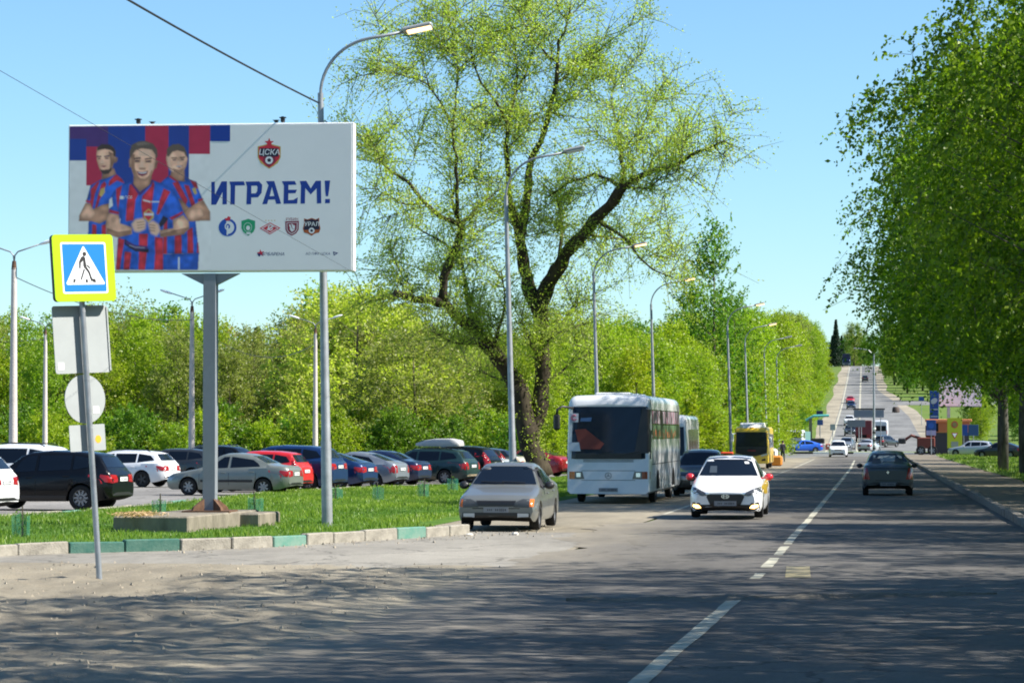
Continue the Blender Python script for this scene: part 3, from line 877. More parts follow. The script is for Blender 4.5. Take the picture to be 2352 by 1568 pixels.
# slogan
p = Print(C_, .004)
L_ = [[(75, 612), (125, 609), (128, 742), (195, 606), (250, 604), (250, 842), (205, 843), (205, 715), (140, 846), (85, 848)],
      [(275, 607), (425, 604), (435, 645), (335, 648), (331, 842), (285, 844), (288, 655)],
      [(440, 607), (580, 603), (612, 640), (606, 722), (570, 768), (500, 771), (498, 840), (450, 842), (456, 658)],
      [(650, 602), (735, 600), (806, 834), (755, 836), (742, 790), (675, 793), (662, 838), (612, 840), (676, 645)],
      [(812, 602), (945, 599), (962, 637), (880, 640), (880, 690), (967, 689), (952, 725), (880, 727), (878, 796), (930, 794), (976, 768), (970, 832), (830, 835), (834, 648)],
      [(995, 599), (1062, 597), (1108, 675), (1158, 596), (1212, 595), (1216, 829), (1171, 831), (1168, 674), (1108, 738), (1052, 672), (1049, 832), (1004, 833), (1008, 645)],
      [(1250, 594), (1306, 593), (1294, 700), (1285, 756), (1262, 756), (1255, 700)], [(1255, 785), (1304, 783), (1304, 826), (1255, 828)]]
HO = {2: [(500, 650), (555, 648), (564, 662), (560, 705), (545, 727), (500, 729)], 3: [(688, 757), (736, 755), (711, 662)]}
for i, q in enumerate(L_[:6] + [L_[6]]):
    rings = [q] + ([HO[i]] if i in HO else [])
    flat_ = [C_(*v) for r_ in rings for v in r_]
    tri = tessellate_polygon([[Vector((*C_(*v), 0)) for v in r_] for r_ in rings])
    m_ = MB().add([(a_, -.0348, b_) for a_, b_ in flat_], [tuple(t) for t in tri])
    if i == 6: m_.flat([C_(*v) for v in L_[7]], -.0348)
    m_.build('slogan_letter' if i < 6 else 'exclamation_mark', P_blue, poster, fix=False)
def star(cx, cy_, r, k=.42, rot=0): return [(cx + (r if i % 2 == 0 else r * k) * math.sin(R(36 * i + rot)), cy_ - (r if i % 2 == 0 else r * k) * math.cos(R(36 * i + rot))) for i in range(10)]
def shield(cx, cy_, w, h, top=.0): return [(cx - w, cy_ - h * .75), (cx - w * .5, cy_ - h * .86), (cx, cy_ - h * (1 + top)), (cx + w * .5, cy_ - h * .86), (cx + w, cy_ - h * .75), (cx + w, cy_ + h * .1), (cx + w * .75, cy_ + h * .55), (cx, cy_ + h), (cx - w * .75, cy_ + h * .55), (cx - w, cy_ + h * .1)]
# crests
p = Print(C_, .004)
p.p(shield(682, 342, 118, 132), P_gold).p(shield(682, 342, 108, 122), P_red).p(star(682, 205, 52), P_red).p([(625, 345), (745, 345), (745, 400), (682, 455), (622, 400)], P_mar).ell(682, 385, 40, 40, P_wht).p(star(682, 385, 22, .8), P_dark).p(rect(590, 262, 775, 346), P_dark).txt('ЦСКА', 682, 305, 78, P_wht, .15, .012)
p.p([(590, 380), (625, 420), (660, 455), (640, 450), (598, 410)], P_gold).p([(775, 380), (740, 420), (705, 455), (725, 450), (768, 410)], P_gold)
p.done('crest')
p = Print(C_, .004)
p.ell(258, 1080, 96, 96, P_wht).ell(258, 1080, 92, 92, P_blue2).ell(258, 1080, 68, 68, P_wht).ell(258, 1080, 68, 68, P_blue2, 14, 90, 270).ell(262, 1070, 34, 40, P_wht).ell(262, 1070, 22, 26, P_blue2).p([(250, 1060), (268, 1060), (262, 1160), (248, 1160)], P_wht).p([(240, 1010), (225, 985), (250, 985), (262, 965), (290, 975), (280, 1010)], P_red)
p.done('crest')
p = Print(C_, .004)
p.p(shield(470, 1078, 74, 92), P_wht).p(shield(470, 1078, 70, 88), P_green).ell(465, 1078, 42, 48, P_wht).ell(465, 1078, 38, 44, P_green).ell(468, 1085, 20, 24, P_wht).p(rect(450, 1130, 495, 1150), P_wht)
p.done('crest')
p = Print(C_, .004)
p.p([(585, 1088), (692, 1028), (800, 1085), (692, 1152)], P_red).p([(602, 1088), (692, 1038), (782, 1086), (692, 1142)], P_wht).p([(618, 1088), (692, 1047), (768, 1086), (692, 1133)], P_red).p([(655, 1100), (720, 1062), (735, 1070), (670, 1110)], P_wht).txt('С', 694, 1086, 80, P_wht, .1, .03)
for k in range(4): p.p(star(650 + 30 * k, 1008, 9), P_gold)
p.done('crest')
p = Print(C_, .004)
p.p([(848, 1015), (988, 1010), (986, 1100), (960, 1140), (915, 1165), (870, 1140), (850, 1100)], P_mar).p([(862, 1030), (974, 1026), (972, 1098), (950, 1130), (915, 1150), (882, 1130), (864, 1098)], P_wht).p([(868, 1034), (968, 1031), (966, 1096), (946, 1125), (915, 1142), (886, 1125), (870, 1096)], P_mar)
for q in ([(885, 1050), (900, 1045), (925, 1110), (905, 1105)], [(910, 1040), (925, 1045), (940, 1090), (925, 1095)], [(930, 1050), (948, 1060), (945, 1100), (935, 1090)], [(890, 1090), (950, 1100), (915, 1125)]): p.p(q, P_wht)
p.txt('РУБИН', 918, 995, 38, P_mar, 0, .01)
p.done('crest')
p = Print(C_, .004)
sh = [(1040, 985), (1075, 995), (1118, 980), (1160, 995), (1195, 978), (1195, 1030), (1208, 1090), (1195, 1130), (1150, 1140), (1118, 1165), (1080, 1142), (1040, 1130), (1028, 1090), (1040, 1040)]
p.p(sh, P_org).p([(1118 + (a - 1118) * .9, 1072 + (b - 1072) * .9) for a, b in sh], P_dark).p([(1040, 1105), (1195, 1100), (1185, 1128), (1118, 1155), (1050, 1130)], P_org).txt('УРАЛ', 1120, 1045, 58, P_wht, 0, .015).ell(1118, 1110, 30, 30, P_wht).p(star(1118, 1110, 16, .8), P_dark)
p.done('crest')
p = Print(C_, .004)
p.p(star(598, 1345, 42, .4, -8), P_red).p([(560, 1345), (600, 1350), (590, 1380), (575, 1375)], P_navy)
p.done('sponsor_star')
p = Print(C_, .004)
p.txt('ВЭБАРЕНА', 722, 1355, 44, P_navy, .25, .012)
p.done('sponsor_name')
p = Print(C_, .004)
p.txt('АО ПФК ЦСКА', 1180, 1350, 36, P_navy, .2, .0)
p.done('sponsor_name')
p = Print(C_, .004)
p.p([(1335, 1325), (1390, 1340), (1345, 1370)], P_navy).p([(1348, 1338), (1370, 1343), (1352, 1356)], P_wht)
p.done('sponsor_mark')

# foundation blocks
M_block = mat('foundation_concrete', (.12, .108, .085), .95, spec=.15, col2=(.27, .24, .19), scale=2.2, bump=.8, bscale=14, stretch=(1, 1, .35))
fb = G(416, 1236, .05)
o = MB().box(-.85, .85, -1.4, 3.6, -.05, .40, bev=.03).build('foundation_block', M_block); o.location = (XA(416, 56.6), 56.6, .0); 
tag(o, 'weathered concrete foundation slab carrying the billboard post', 'concrete block')
o.location.x = pc.x - .36; o.scale = (.92, 1, 1)
o2 = MB().box(-.25, .25, -.2, 1.4, -.05, .36, bev=.03).build('foundation_block', M_block); o2.location = (o.location.x + 1.12, 58.9, 0)
tag(o2, 'smaller concrete block beside the billboard foundation, nearer the street lamp', 'concrete block')
o.rotation_euler.z = R(-4); o2.rotation_euler.z = R(-4)
rngd = np.random.RandomState(2)
n = 700
C = np.stack([rngd.normal(o.location.x - .45, .2, n), rngd.normal(55.6, .3, n), .40 + .07 * rngd.rand(n)], 1)
U = unit(rngd.normal(0, 1, (n, 3)) * [1, 1, .4]) * .07
Vv = unit(np.cross(U, rngd.normal(0, 1, (n, 3)))) * .008
d_ = link(bpy.data.objects.new('dry_grass', leafmesh('dry_grass', C, U, Vv, rngd.rand(n), leafmat('dry_grass', (.45, .30, .14), (.6, .45, .25), .2)))); tag(d_, 'small heap of dry straw on the billboard foundation slab', kind='stuff')

# ================================================================== PEDESTRIAN CROSSING SIGN
sp = G(228, 1333)
SP = empty('crossing_sign', (sp.x, sp.y, .06), 0, 'square yellow framed pedestrian crossing sign on a leaning steel pole with grey sign backs', 'road sign')
SP.rotation_euler = (0, R(-4.0), 0)
MB().tube([(0, 0, -.25), (0, 0, 4.72)], .041, 14).build('pole', mat('sign_pole', (.33, .35, .38), .4, metal=.6, var=.15, scale=5), SP, smooth=True, sharp=40)
fs_ = 1 / (F / sp.y)
rotS = Matrix.Rotation(R(49), 4, 'Z')
def rrect(w, h, r, n=5):
    out = []
    for (cx, cz, a0) in ((w - r, h - r, 0), (-w + r, h - r, 90), (-w + r, -h + r, 180), (w - r, -h + r, 270)):
        out += [(cx + r * math.cos(R(a0 + 90 * i / n)), cz + r * math.sin(R(a0 + 90 * i / n))) for i in range(n + 1)]
    return out
def panel(name, poly, y0, y1, zc, m_, parent=SP, xo=0):
    m = MB().prism(poly, y0, y1)
    m.xform(Matrix.Translation((xo, 0, zc)) @ rotS)
    return m.build(name, m_, parent)
M_yel = mat('fluorescent_yellow', (.37, .64, .003), .5, spec=.3, emit=None)
M_sblue = mat('sign_blue', (.005, .18, .68), .4); M_swht = mat('sign_white', (.82, .84, .86), .4); M_sblk = mat('sign_black', (.015, .015, .018), .5)
pan = panel('sign_panel', rrect(.505, .47, .06), -.115, -.105, 4.32, M_yel)
panel('sign_box', rrect(.503, .468, .06), -.1045, -.045, 4.32, M_dark)
def pan_flat(name, poly, k, m_):
    m = MB().flat(poly, -.1155 - .0015 * k); m.xform(Matrix.Translation((0, 0, 4.32)) @ rotS)
    return m.build(name, m_, pan, fix=False)
pan_flat('white_border', rrect(.375, .36, .03), 1, M_swht)
pan_flat('blue_field', rrect(.35, .335, .02), 2, M_sblue)
pan_flat('white_triangle', [(-.315, -.215), (-.30, -.235), (.31, -.235), (.325, -.215), (.01, .30), (-.01, .30)], 3, M_swht)
fig = MB()
def fpoly(poly): fig.flat(poly, 0)
fpoly([(.012 + .033 * math.cos(R(30 * i)), .195 + .033 * math.sin(R(30 * i))) for i in range(12)])
fpoly([(-.045, .155), (-.005, .168), (.02, .145), (.035, .02), (.0, -.01), (-.02, .03), (-.015, .10), (-.055, .07), (-.065, -.01), (-.09, -.005), (-.085, .09)])
fpoly([(.045, .05), (.10, .0), (.09, -.02), (.04, .025)])
fpoly([(.0, .0), (.035, .015), (.085, -.055), (.13, -.185), (.098, -.19), (.055, -.07)])
fpoly([(-.02, -.02), (.01, -.02), (-.055, -.165), (-.085, -.175)])
for a in (-.19, .0, .16): fpoly([(a - .03 + (.02 if a < 0 else 0), -.205), (a + .02, -.205), (a + .035 * (1 if a < .1 else .2), -.155), (a - (.005 if a < .1 else .045), -.155)] if a != 0 else [(.005, -.205), (.045, -.205), (.04, -.16), (.005, -.16)])
fig.xform(Matrix.Translation((0, -.1155 - .006, 0)))
fig.xform(Matrix.Translation((0, 0, 4.32)) @ rotS)
fig.build('walking_figure', M_sblk, pan, fix=False)
M_sticker = mat('sticker_white', (.8, .8, .78), .5)
b1 = panel('sign_back', rrect(.455, .475, .04), .072, .082, 3.33, M_alu)
panel('rim', [(.44, -.45), (.462, -.45), (.462, .45), (.44, .45)], .058, .0715, 3.33, M_alu, b1)
panel('sticker', rrect(.05, .05, .004), .0675, .071, 2.96, M_sticker, b1).location = (-.24, -.276, 0)
circ = [(.335 * math.cos(R(10 * i)), .345 * math.sin(R(10 * i))) for i in range(36)]
b2 = panel('sign_back', circ, .072, .082, 2.49, M_alu)
panel('sticker', rrect(.05, .05, .004), .0675, .071, 2.33, M_sticker, b2).location = (.11, .127, 0)
b3 = panel('sign_back', rrect(.295, .185, .015), .072, .082, 1.945, M_alu)
st = MB().flat([(.05 * math.cos(R(20 * i)), .055 * math.sin(R(20 * i))) for i in range(18)], .070); st.xform(Matrix.Translation((.115, .132, 1.92)) @ rotS); st.build('sticker', mat('sticker_orange', (.75, .38, .02), .5), b3, fix=False)
for z in (3.72, 2.95, 2.75, 2.28, 2.08, 1.82, 4.1, 4.5):
    MB().tube([(0, 0, z - .012), (0, 0, z + .012)], .043, 12).build('clamp', M_galv, SP)

# ================================================================== STREET LAMPS
M_lens_on = mat('lamp_lens_lit', (.9, .8, .6), .4, emit=(1.0, .60, .26), estr=1.6)
M_lens = mat('lamp_lens', (.6, .6, .58), .3)
M_concpole = mat('concrete_pole', (.55, .50, .46), .85, spec=.2, var=.12, scale=2, bump=.4, bscale=20)
M_concfoot = mat('concrete_pole_foot', (.72, .70, .68), .85, var=.05)
def street_lamp(px, d, label, lit=True, lean=-.018, base=.05, arm_m=None, arm=1.9):
    x = XA(px, d)
    r = empty('street_lamp', (x, d, zp(d) + base), 0, label, 'street lamp', 'street lamps along the left side of the road')
    r.rotation_euler = (0, lean, 0)
    m_ = M_galv
    MB().tube([(0, 0, -.3), (0, 0, 1.8), (0, 0, 1.85), (0, 0, 9.3)], [.12, .112, .10, .062], 14).build('pole', m_, r, smooth=True, sharp=50)
    pts = []
    for i in range(13):
        a = R(180 - 82 * i / 12)
        pts.append((1.25 + 1.25 * math.cos(a), 0, 9.25 + 1.2 * math.sin(a)))
    pts.append((arm, 0, 10.56))
    MB().tube([(0, 0, 9.1)] + pts, .034, 10).build('arm', m_, r, smooth=True)
    h = MB().box(-.30, .36, -.13, .13, -.045, .045, bev=.03)
    h.xform(Matrix.Translation((arm + .2, 0, 10.62)) @ Matrix.Rotation(R(-10), 4, 'Y') @ Matrix.Rotation(R(-14), 4, 'X'))
    ho = h.build('lamp_head', M_plasticgrey, r)
    l = MB().box(-.19, .33, -.10, .10, -.062, -.047)
    l.xform(Matrix.Translation((arm + .2, 0, 10.62)) @ Matrix.Rotation(R(-10), 4, 'Y') @ Matrix.Rotation(R(-14), 4, 'X'))
    l.build('lamp_lens', M_lens_on if lit else M_lens, ho)
    return r
L1 = street_lamp(752, 60, 'tall galvanised street lamp with lit curved head just behind the billboard')
L0 = street_lamp(752, 60, 'galvanised street lamp nearest the camera beside the junction, out of sight above'); L0.location = (L1.location.x + .1, 32.0, 0)
LL = [(1180, 86, 'galvanised street lamp rising behind the parked silver saloon, its head unlit', False), (1376, 128, 'street lamp standing just left behind the white coach', True), (1506, 156, 'street lamp rising above the roof of the white coach', True), (1680, 186, 'street lamp beside the left edge of the yellow bus', True), (1719, 219, 'street lamp standing behind the roof of the yellow bus', True), (1762, 248, 'street lamp behind the right corner of the yellow bus', False), (1790, 272, 'farthest street lamp of the row near the walking person', False)]
lamps = [L1]
for (px, d, lb, lit) in LL: lamps.append(street_lamp(px, d, lb, lit, -.026))
# transformer loop hanging behind the first lamp
rl = random.Random(5)
for k in range(5):
    pts = [(.05 + .08 * k + .12 * math.cos(t * .7 + k), .12, 8.55 - .05 * k + .16 * math.sin(t * .7 + k)) for t in range(8)]
    MB().tube(pts, .014, 5).build('cable_loop', M_dark, L1)

def car_park_lamp(px, d, label):
    x = XA(px, d)
    r = empty('car_park_lamp', (x, d, zp(d)), 0, label, 'street lamp', 'concrete lamp posts of the car park')
    MB().tube([(0, 0, -.3), (0, 0, 8.0)], [.17, .095], 12).build('pole', M_concpole, r, smooth=True, sharp=50)
    MB().tube([(0, 0, -.2), (0, 0, 1.5)], [.178, .166], 12).build('painted_foot', M_concfoot, r, smooth=True, sharp=50)
    MB().tube([(0, 0, 7.95), (0, 0, 8.25)], [.10, .07], 10).build('collar', M_rust, r, smooth=True, sharp=50)
    for s in (-1, 1):
        MB().tube([(0, 0, 8.2), (s * .03, 0, 8.45), (s * .14, 0, 8.58), (s * 1.0, 0, 8.86)], .026, 8).build('arm', M_galv, r, smooth=True)
        h = MB().lathe([(.0, -.33), (.06, -.30), (.10, -.1), (.10, .15), (.06, .3), (0, .34)], 10, 'x')
        h.xform(Matrix.Translation((s * 1.25, 0, 8.93)) @ Matrix.Rotation(R(-17 * s), 4, 'Y') @ Matrix.Scale(.62, 4, (0, 0, 1)))
        h.build('lamp_head', M_swht, r, smooth=True)
    return r
cpl = [car_park_lamp(30, 98, 'white concrete double-arm lamp post at the left edge behind the crossing sign'),
       car_park_lamp(103, 160, 'distant double-arm concrete lamp post seen just left of the crossing sign'),
       car_park_lamp(440, 132, 'double-arm concrete lamp post left of the billboard post'),
       car_park_lamp(724, 160, 'double-arm concrete lamp post behind the tall street lamp near the billboard')]

# ================================================================== OVERHEAD CABLES
def cable(p, q, sag, rad, label, n=26, m_=M_dark):
    p, q = Vector(p), Vector(q)
    pts = []
    for i in range(n + 1):
        t = i / n; v = p.lerp(q, t); v.z -= sag * 4 * t * (1 - t); pts.append(v)
    o = MB().tube(pts, rad, 6).build('overhead_cable', m_, None, smooth=True)
    return tag(o, label, 'cable', 'overhead cables')
M_wire = mat('weathered_wire', (.10, .11, .13), .6)
top1 = D(731, 236, 60)
cable(top1, (L0.location.x - .2, 32, 9.0), .12, .020, 'dark twisted cable running down to the lamp behind the billboard')
cable(D(-60, 128, 24), D(1172, 822, 86), .05, .0026, 'thin wire crossing in front of the billboard poster', m_=mat('thin_wire', (.02, .022, .026), .9))
def ptop(o, z): return (o.location.x, o.location.y, o.location.z + z)
cable(ptop(cpl[0], 7.7), ptop(cpl[2], 7.6), .5, .016, 'sagging wire between the two nearer car park lamp posts')
cable(ptop(cpl[1], 7.7), (cpl[1].location.x - 22, 150, 6.9), .4, .014, 'wire leaving the distant lamp post behind the crossing sign towards the left')
cable(ptop(cpl[2], 7.5), ptop(cpl[3], 7.4), 1.2, .016, 'wire sagging before the wood between lamp posts by the billboard')
cable(D(1890, 712, 330), D(2030, 630, 230), .2, .02, 'wire rising towards the birches above the hill')
# ================================================================== VEHICLES
M_glass = mat('car_glass', (.006, .010, .018), .07, spec=.32)
M_tyre = mat('tyre_rubber', (.022, .022, .023), .85, spec=.2)
M_under = mat('underbody', (.012, .012, .013), .9, spec=.1)
M_rim = mat('alloy_rim', (.30, .31, .32), .4, metal=.5)
M_rimdark = mat('dark_rim', (.05, .05, .055), .4, metal=.5)
M_rimgap = mat('rim_gap', (.02, .02, .02), .8)
M_tail = mat('tail_lamp', (.30, .008, .012), .2, coat=.4)
M_amber = mat('amber_lens', (.55, .13, .01), .2, coat=.4)
M_head = mat('head_lamp', (.42, .45, .48), .12, metal=.35, coat=.5)
M_headdark = mat('dark_head_lamp', (.06, .065, .075), .15, coat=.6)
M_grille = mat('black_grille', (.012, .012, .013), .4)
M_chrome = mat('chrome', (.75, .76, .78), .15, metal=.9)
M_plate = mat('number_plate', (.62, .63, .64), .5)
M_platechar = mat('plate_characters', (.05, .05, .055), .6)
M_seam = mat('panel_gap', (.01, .01, .012), .8)
M_fogon = mat('fog_lamp_lit', (.9, .7, .35), .3, emit=(1.0, .55, .16), estr=3.2)
M_fog = mat('fog_lamp', (.5, .5, .5), .2)

def paint(name, col, metal=.0, rough=.28):
    return mat('paint_' + name, col, rough, metal=metal, coat=.6, spec=.5, var=.06, scale=1.2)

TOP = {
 'sedan': ([(0, .58), (.012, .66), (.05, .745), (.25, .905), (.285, .955), (.42, 1.355), (.47, 1.415), (.56, 1.43), (.66, 1.40), (.72, 1.33), (.835, 1.06), (.88, 1.025), (.965, .995), (.988, .93), (1, .80)],
           [(0, .54), (.012, .61), (.06, .69), (.26, .84), (.45, .885), (.8, .935), (.95, .925), (.985, .86), (1, .76)],
           [(0, .80), (.25, .85), (.29, .85), (.43, .66), (.70, .655), (.845, .83), (1, .80)], 1.43),
 'lift':  ([(0, .58), (.012, .66), (.05, .745), (.25, .905), (.285, .955), (.42, 1.355), (.47, 1.415), (.56, 1.43), (.66, 1.40), (.72, 1.345), (.93, 1.04), (.965, 1.0), (.988, .93), (1, .80)],
           [(0, .54), (.012, .61), (.06, .69), (.26, .84), (.45, .885), (.8, .935), (.95, .925), (.985, .86), (1, .76)],
           [(0, .80), (.25, .85), (.29, .85), (.43, .66), (.70, .655), (.93, .82), (1, .80)], 1.43),
 'wagon': ([(0, .58), (.012, .66), (.05, .745), (.25, .905), (.285, .955), (.41, 1.355), (.46, 1.42), (.56, 1.445), (.75, 1.43), (.86, 1.385), (.90, 1.34), (.968, .98), (.988, .90), (1, .78)],
           [(0, .54), (.012, .61), (.06, .69), (.26, .84), (.45, .885), (.8, .94), (.96, .935), (.985, .86), (1, .74)],
           [(0, .80), (.25, .85), (.29, .85), (.43, .67), (.86, .645), (.968, .80), (1, .80)], 1.445),
 'suv':   ([(0, .70), (.012, .80), (.045, .90), (.235, 1.05), (.265, 1.09), (.385, 1.53), (.44, 1.61), (.56, 1.65), (.78, 1.62), (.88, 1.56), (.905, 1.50), (.965, 1.13), (.985, 1.05), (1, .88)],
           [(0, .66), (.012, .75), (.06, .84), (.25, .98), (.45, 1.03), (.8, 1.09), (.955, 1.09), (.985, 1.0), (1, .82)],
           [(0, .82), (.235, .86), (.27, .86), (.40, .70), (.88, .67), (.965, .82), (1, .82)], 1.65),
}
XW = {'sedan': (.185, .795), 'lift': (.185, .79), 'wagon': (.185, .79), 'suv': (.19, .80)}

_wheels = {}
def wheel_meshes(r, style, w=.2):
    k = (round(r, 3), style)
    if k in _wheels: return _wheels[k]
    t = MB().lathe([(r * .62, -w / 2), (r * .93, -w / 2), (r, -w / 2 + .03), (r, w / 2 - .03), (r * .93, w / 2), (r * .62, w / 2)], 26, 'y', close=True).build('tyre', M_tyre, smooth=True, sharp=40)
    q = MB()
    q.lathe([(0, w * .05), (r * .66, w * .05), (r * .66, w * .12), (0, w * .12)], 24, 'y', mi=1)
    n = {'ten': 10, 'five': 5, 'cap': 7, 'black': 5}[style]
    for i in range(n):
        a = 2 * math.pi * i / n
        wi = {'ten': .035, 'five': .055, 'cap': .045, 'black': .045}[style]
        b = MB().prism([(r * .10, -wi * .8 * r * 3), (r * .62, -wi * r * 2.4), (r * .62, wi * r * 2.4), (r * .10, wi * .8 * r * 3)], w * .13, w * .34)
        b.xform(Matrix.Rotation(a, 4, 'Y'))
        q.add(b.v, b.f, 0)
    q.lathe([(r * .58, w * .13), (r * .66, w * .13), (r * .66, w * .44), (r * .60, w * .42)], 26, 'y', mi=0, close=True)
    q.lathe([(0, w * .2), (r * .13, w * .2), (r * .12, w * .40), (0, w * .42)], 12, 'y', mi=0)
    m0 = M_rimdark if style == 'black' else M_rim
    rr = q.build('rim', [m0, M_rimgap])
    out = (t.data, rr.data)
    bpy.data.objects.remove(t); bpy.data.objects.remove(rr)
    _wheels[k] = out
    return out

def add_wheel(root, x, y, r, style, side):
    tm, rm = wheel_meshes(r, style)
    w = link(bpy.data.objects.new('wheel', tm), root)
    w.location = (x, y, r)
    if side < 0: w.rotation_euler = (0, 0, math.pi)
    link(bpy.data.objects.new('rim', rm), w)
    return w

class Body:
    """Shell mesh with a BVH so that panes, lamps and trim can be laid on its surface."""
    def __init__(s, vs, fs): s.bvh = BVHTree.FromPolygons([Vector(v) for v in vs], fs)
    def patch(s, name, poly, axis, m_, parent, off=.007, cuts=3, thick=True):
        bm = bmesh.new()
        if axis in ('front', 'rear'): P = [Vector((0, a, b)) for a, b in poly]; d = Vector((-1, 0, 0)) if axis == 'front' else Vector((1, 0, 0))
        elif axis in ('left', 'right'): P = [Vector((a, 0, b)) for a, b in poly]; d = Vector((0, -1, 0)) if axis == 'left' else Vector((0, 1, 0))
        else: P = [Vector((a, b, 0)) for a, b in poly]; d = Vector((0, 0, -1))
        tri = tessellate_polygon([P])
        vv = [bm.verts.new(p) for p in P]
        for t in tri:
            try: bm.faces.new([vv[i] for i in t])
            except ValueError: pass
        if cuts: bmesh.ops.subdivide_edges(bm, edges=bm.edges[:], cuts=cuts, use_grid_fill=True)
        for v in bm.verts:
            o = v.co - d * 20
            h = s.bvh.ray_cast(o, d)
            if h[0] is None:
                h = s.bvh.find_nearest(v.co - d * 1.5)
            nrm = h[1] if h[1].dot(d) < 0 else -h[1]
            v.co = h[0] + (nrm * .6 - d * .4).normalized() * off
        bmesh.ops.recalc_face_normals(bm, faces=bm.faces)
        if sum(f.normal.dot(d) * f.calc_area() for f in bm.faces) > 0: bmesh.ops.reverse_faces(bm, faces=bm.faces)
        me = bpy.data.meshes.new(name); bm.to_mesh(me); bm.free()
        me.materials.append(m_)
        me.polygons.foreach_set('use_smooth', [True] * len(me.polygons))
        return link(bpy.data.objects.new(name, me), parent)
    def hit(s, axis, a, b):
        if axis in ('front', 'rear'): o, d = (Vector((20, a, b)), Vector((-1, 0, 0))) if axis == 'front' else (Vector((-20, a, b)), Vector((1, 0, 0)))
        else: o, d = (Vector((a, 20, b)), Vector((0, -1, 0))) if axis == 'left' else (Vector((a, -20, b)), Vector((0, 1, 0)))
        h = s.bvh.ray_cast(o, d)
        return h[0] if h[0] is not None else s.bvh.find_nearest(o + d * 18)[0]

def car_shell(kind, L, W, H, r, zb=.2, nose=.20):
    top, belt, wt, H0 = TOP[kind]
    k = H / H0
    tu, tz = zip(*top); bu, bz = zip(*belt); wu, wf = zip(*wt)
    xw = [L * q for q in XW[kind]]
    us = set([0, .004, .012, .025, .045, .07, .10, .14, .93, .955, .972, .985, .995, 1])
    us |= set(np.linspace(.14, .93, 34))
    for q in xw:
        for a in np.linspace(-1, 1, 13): us.add(min(1, max(0, (q + a * (r + .055)) / L)))
    us |= set([t for t in tu])
    us = sorted(us)
    us = [u for i, u in enumerate(us) if i == 0 or u - us[i - 1] > .0025]
    vs, fs, mi = [], [], []
    for u in us:
        x = u * L
        zt, zl, wr = np.interp(u, tu, tz) * k, np.interp(u, bu, bz) * k, np.interp(u, wu, wf)
        zl = min(zl, zt - .02)
        e1, e2 = min(1, x / .55), min(1, (L - x) / .45)
        w = W / 2 * (1 - nose * (1 - e1) ** 2.4) * (1 - .15 * (1 - e2) ** 2.4)
        b = zb + .10 * (1 - min(1, x / .25)) ** 2 + .13 * (1 - min(1, (L - x) / .5)) ** 1.5
        arch = 0
        for q in xw:
            dd = abs(x - q); ra = r + .05
            if dd < ra: arch = max(arch, r + math.sqrt(ra * ra - dd * dd))
        bb = max(b, arch)
        wT = W / 2 * wr * (w / (W / 2)) ** .7
        g = zt - zl
        side = [(w * .93, bb), (w * .985, max(bb, b + .10)), (w * 1.0, max(bb + .005, b + (zl - b) * .45)), (w * .985, max(bb + .01, b + (zl - b) * .78)), (w * .95, max(bb + .02, zl))]
        if g > .15:
            top_ = [(w * .90 + (wT - w * .90) * .10, zl + g * .12), (wT + (w * .90 - wT) * .30, zl + g * .68), (wT, zl + g * .87), (wT * .90, zt - .025), (wT * .55, zt), (0, zt + .012)]
        else:
            top_ = [(w * .92, zl + g * .3), (w * .89, zl + g * .6), (w * .85, zl + g * .8), (w * .76, zt - g * .08), (w * .45, zt + .006), (0, zt + .015)]
        half = [(0, b + .02), (w * .78, max(b, arch * .98))] + side + top_
        X = L / 2 - x
        ring = [(X, y, z) for y, z in half] + [(X, -y, z) for y, z in reversed(half[1:-1])]
        vs += ring
    n = 24
    assert len(ring) == n, len(ring)
    for i in range(len(us) - 1):
        for j in range(n):
            j2 = (j + 1) % n
            fs.append((i * n + j, i * n + j2, (i + 1) * n + j2, (i + 1) * n + j))
            mi.append(1 if j in (0, 1, n - 1, n - 2) else 0)
    fs.append(tuple(range(n))); mi.append(0)
    fs.append(tuple((len(us) - 1) * n + j for j in reversed(range(n)))); mi.append(0)
    return vs, fs, mi, xw

def make_plate(body, root, axis, z, w=.52, h=.112, y=0.0, dark=False):
    p = body.hit(axis, y, z)
    s = 1 if axis == 'front' else -1
    q = MB().box(-.008, .008, -w / 2, w / 2, -h / 2, h / 2)
    o = q.build('number_plate', M_plate if not dark else mat('dark_plate', (.20, .21, .23), .6), root)  # darker grey plate colour when dark is set
    o.location = (p.x + s * .018, y, z)
    c = MB()
    for (a, b, hh) in ((-.21, -.185, .04), (-.165, -.145, .055), (-.13, -.11, .055), (-.095, -.075, .055), (-.05, -.025, .04), (-.01, .015, .04), (.08, .1, .04), (.12, .14, .04), (.16, .18, .04)):
        a, b = a * w / .52 * -s, b * w / .52 * -s
        c.box(s * .009, s * .0095, min(a, b), max(a, b), -hh / 2 * h / .112, hh / 2 * h / .112)
    c.build('plate_marks', M_platechar, o)
    return o

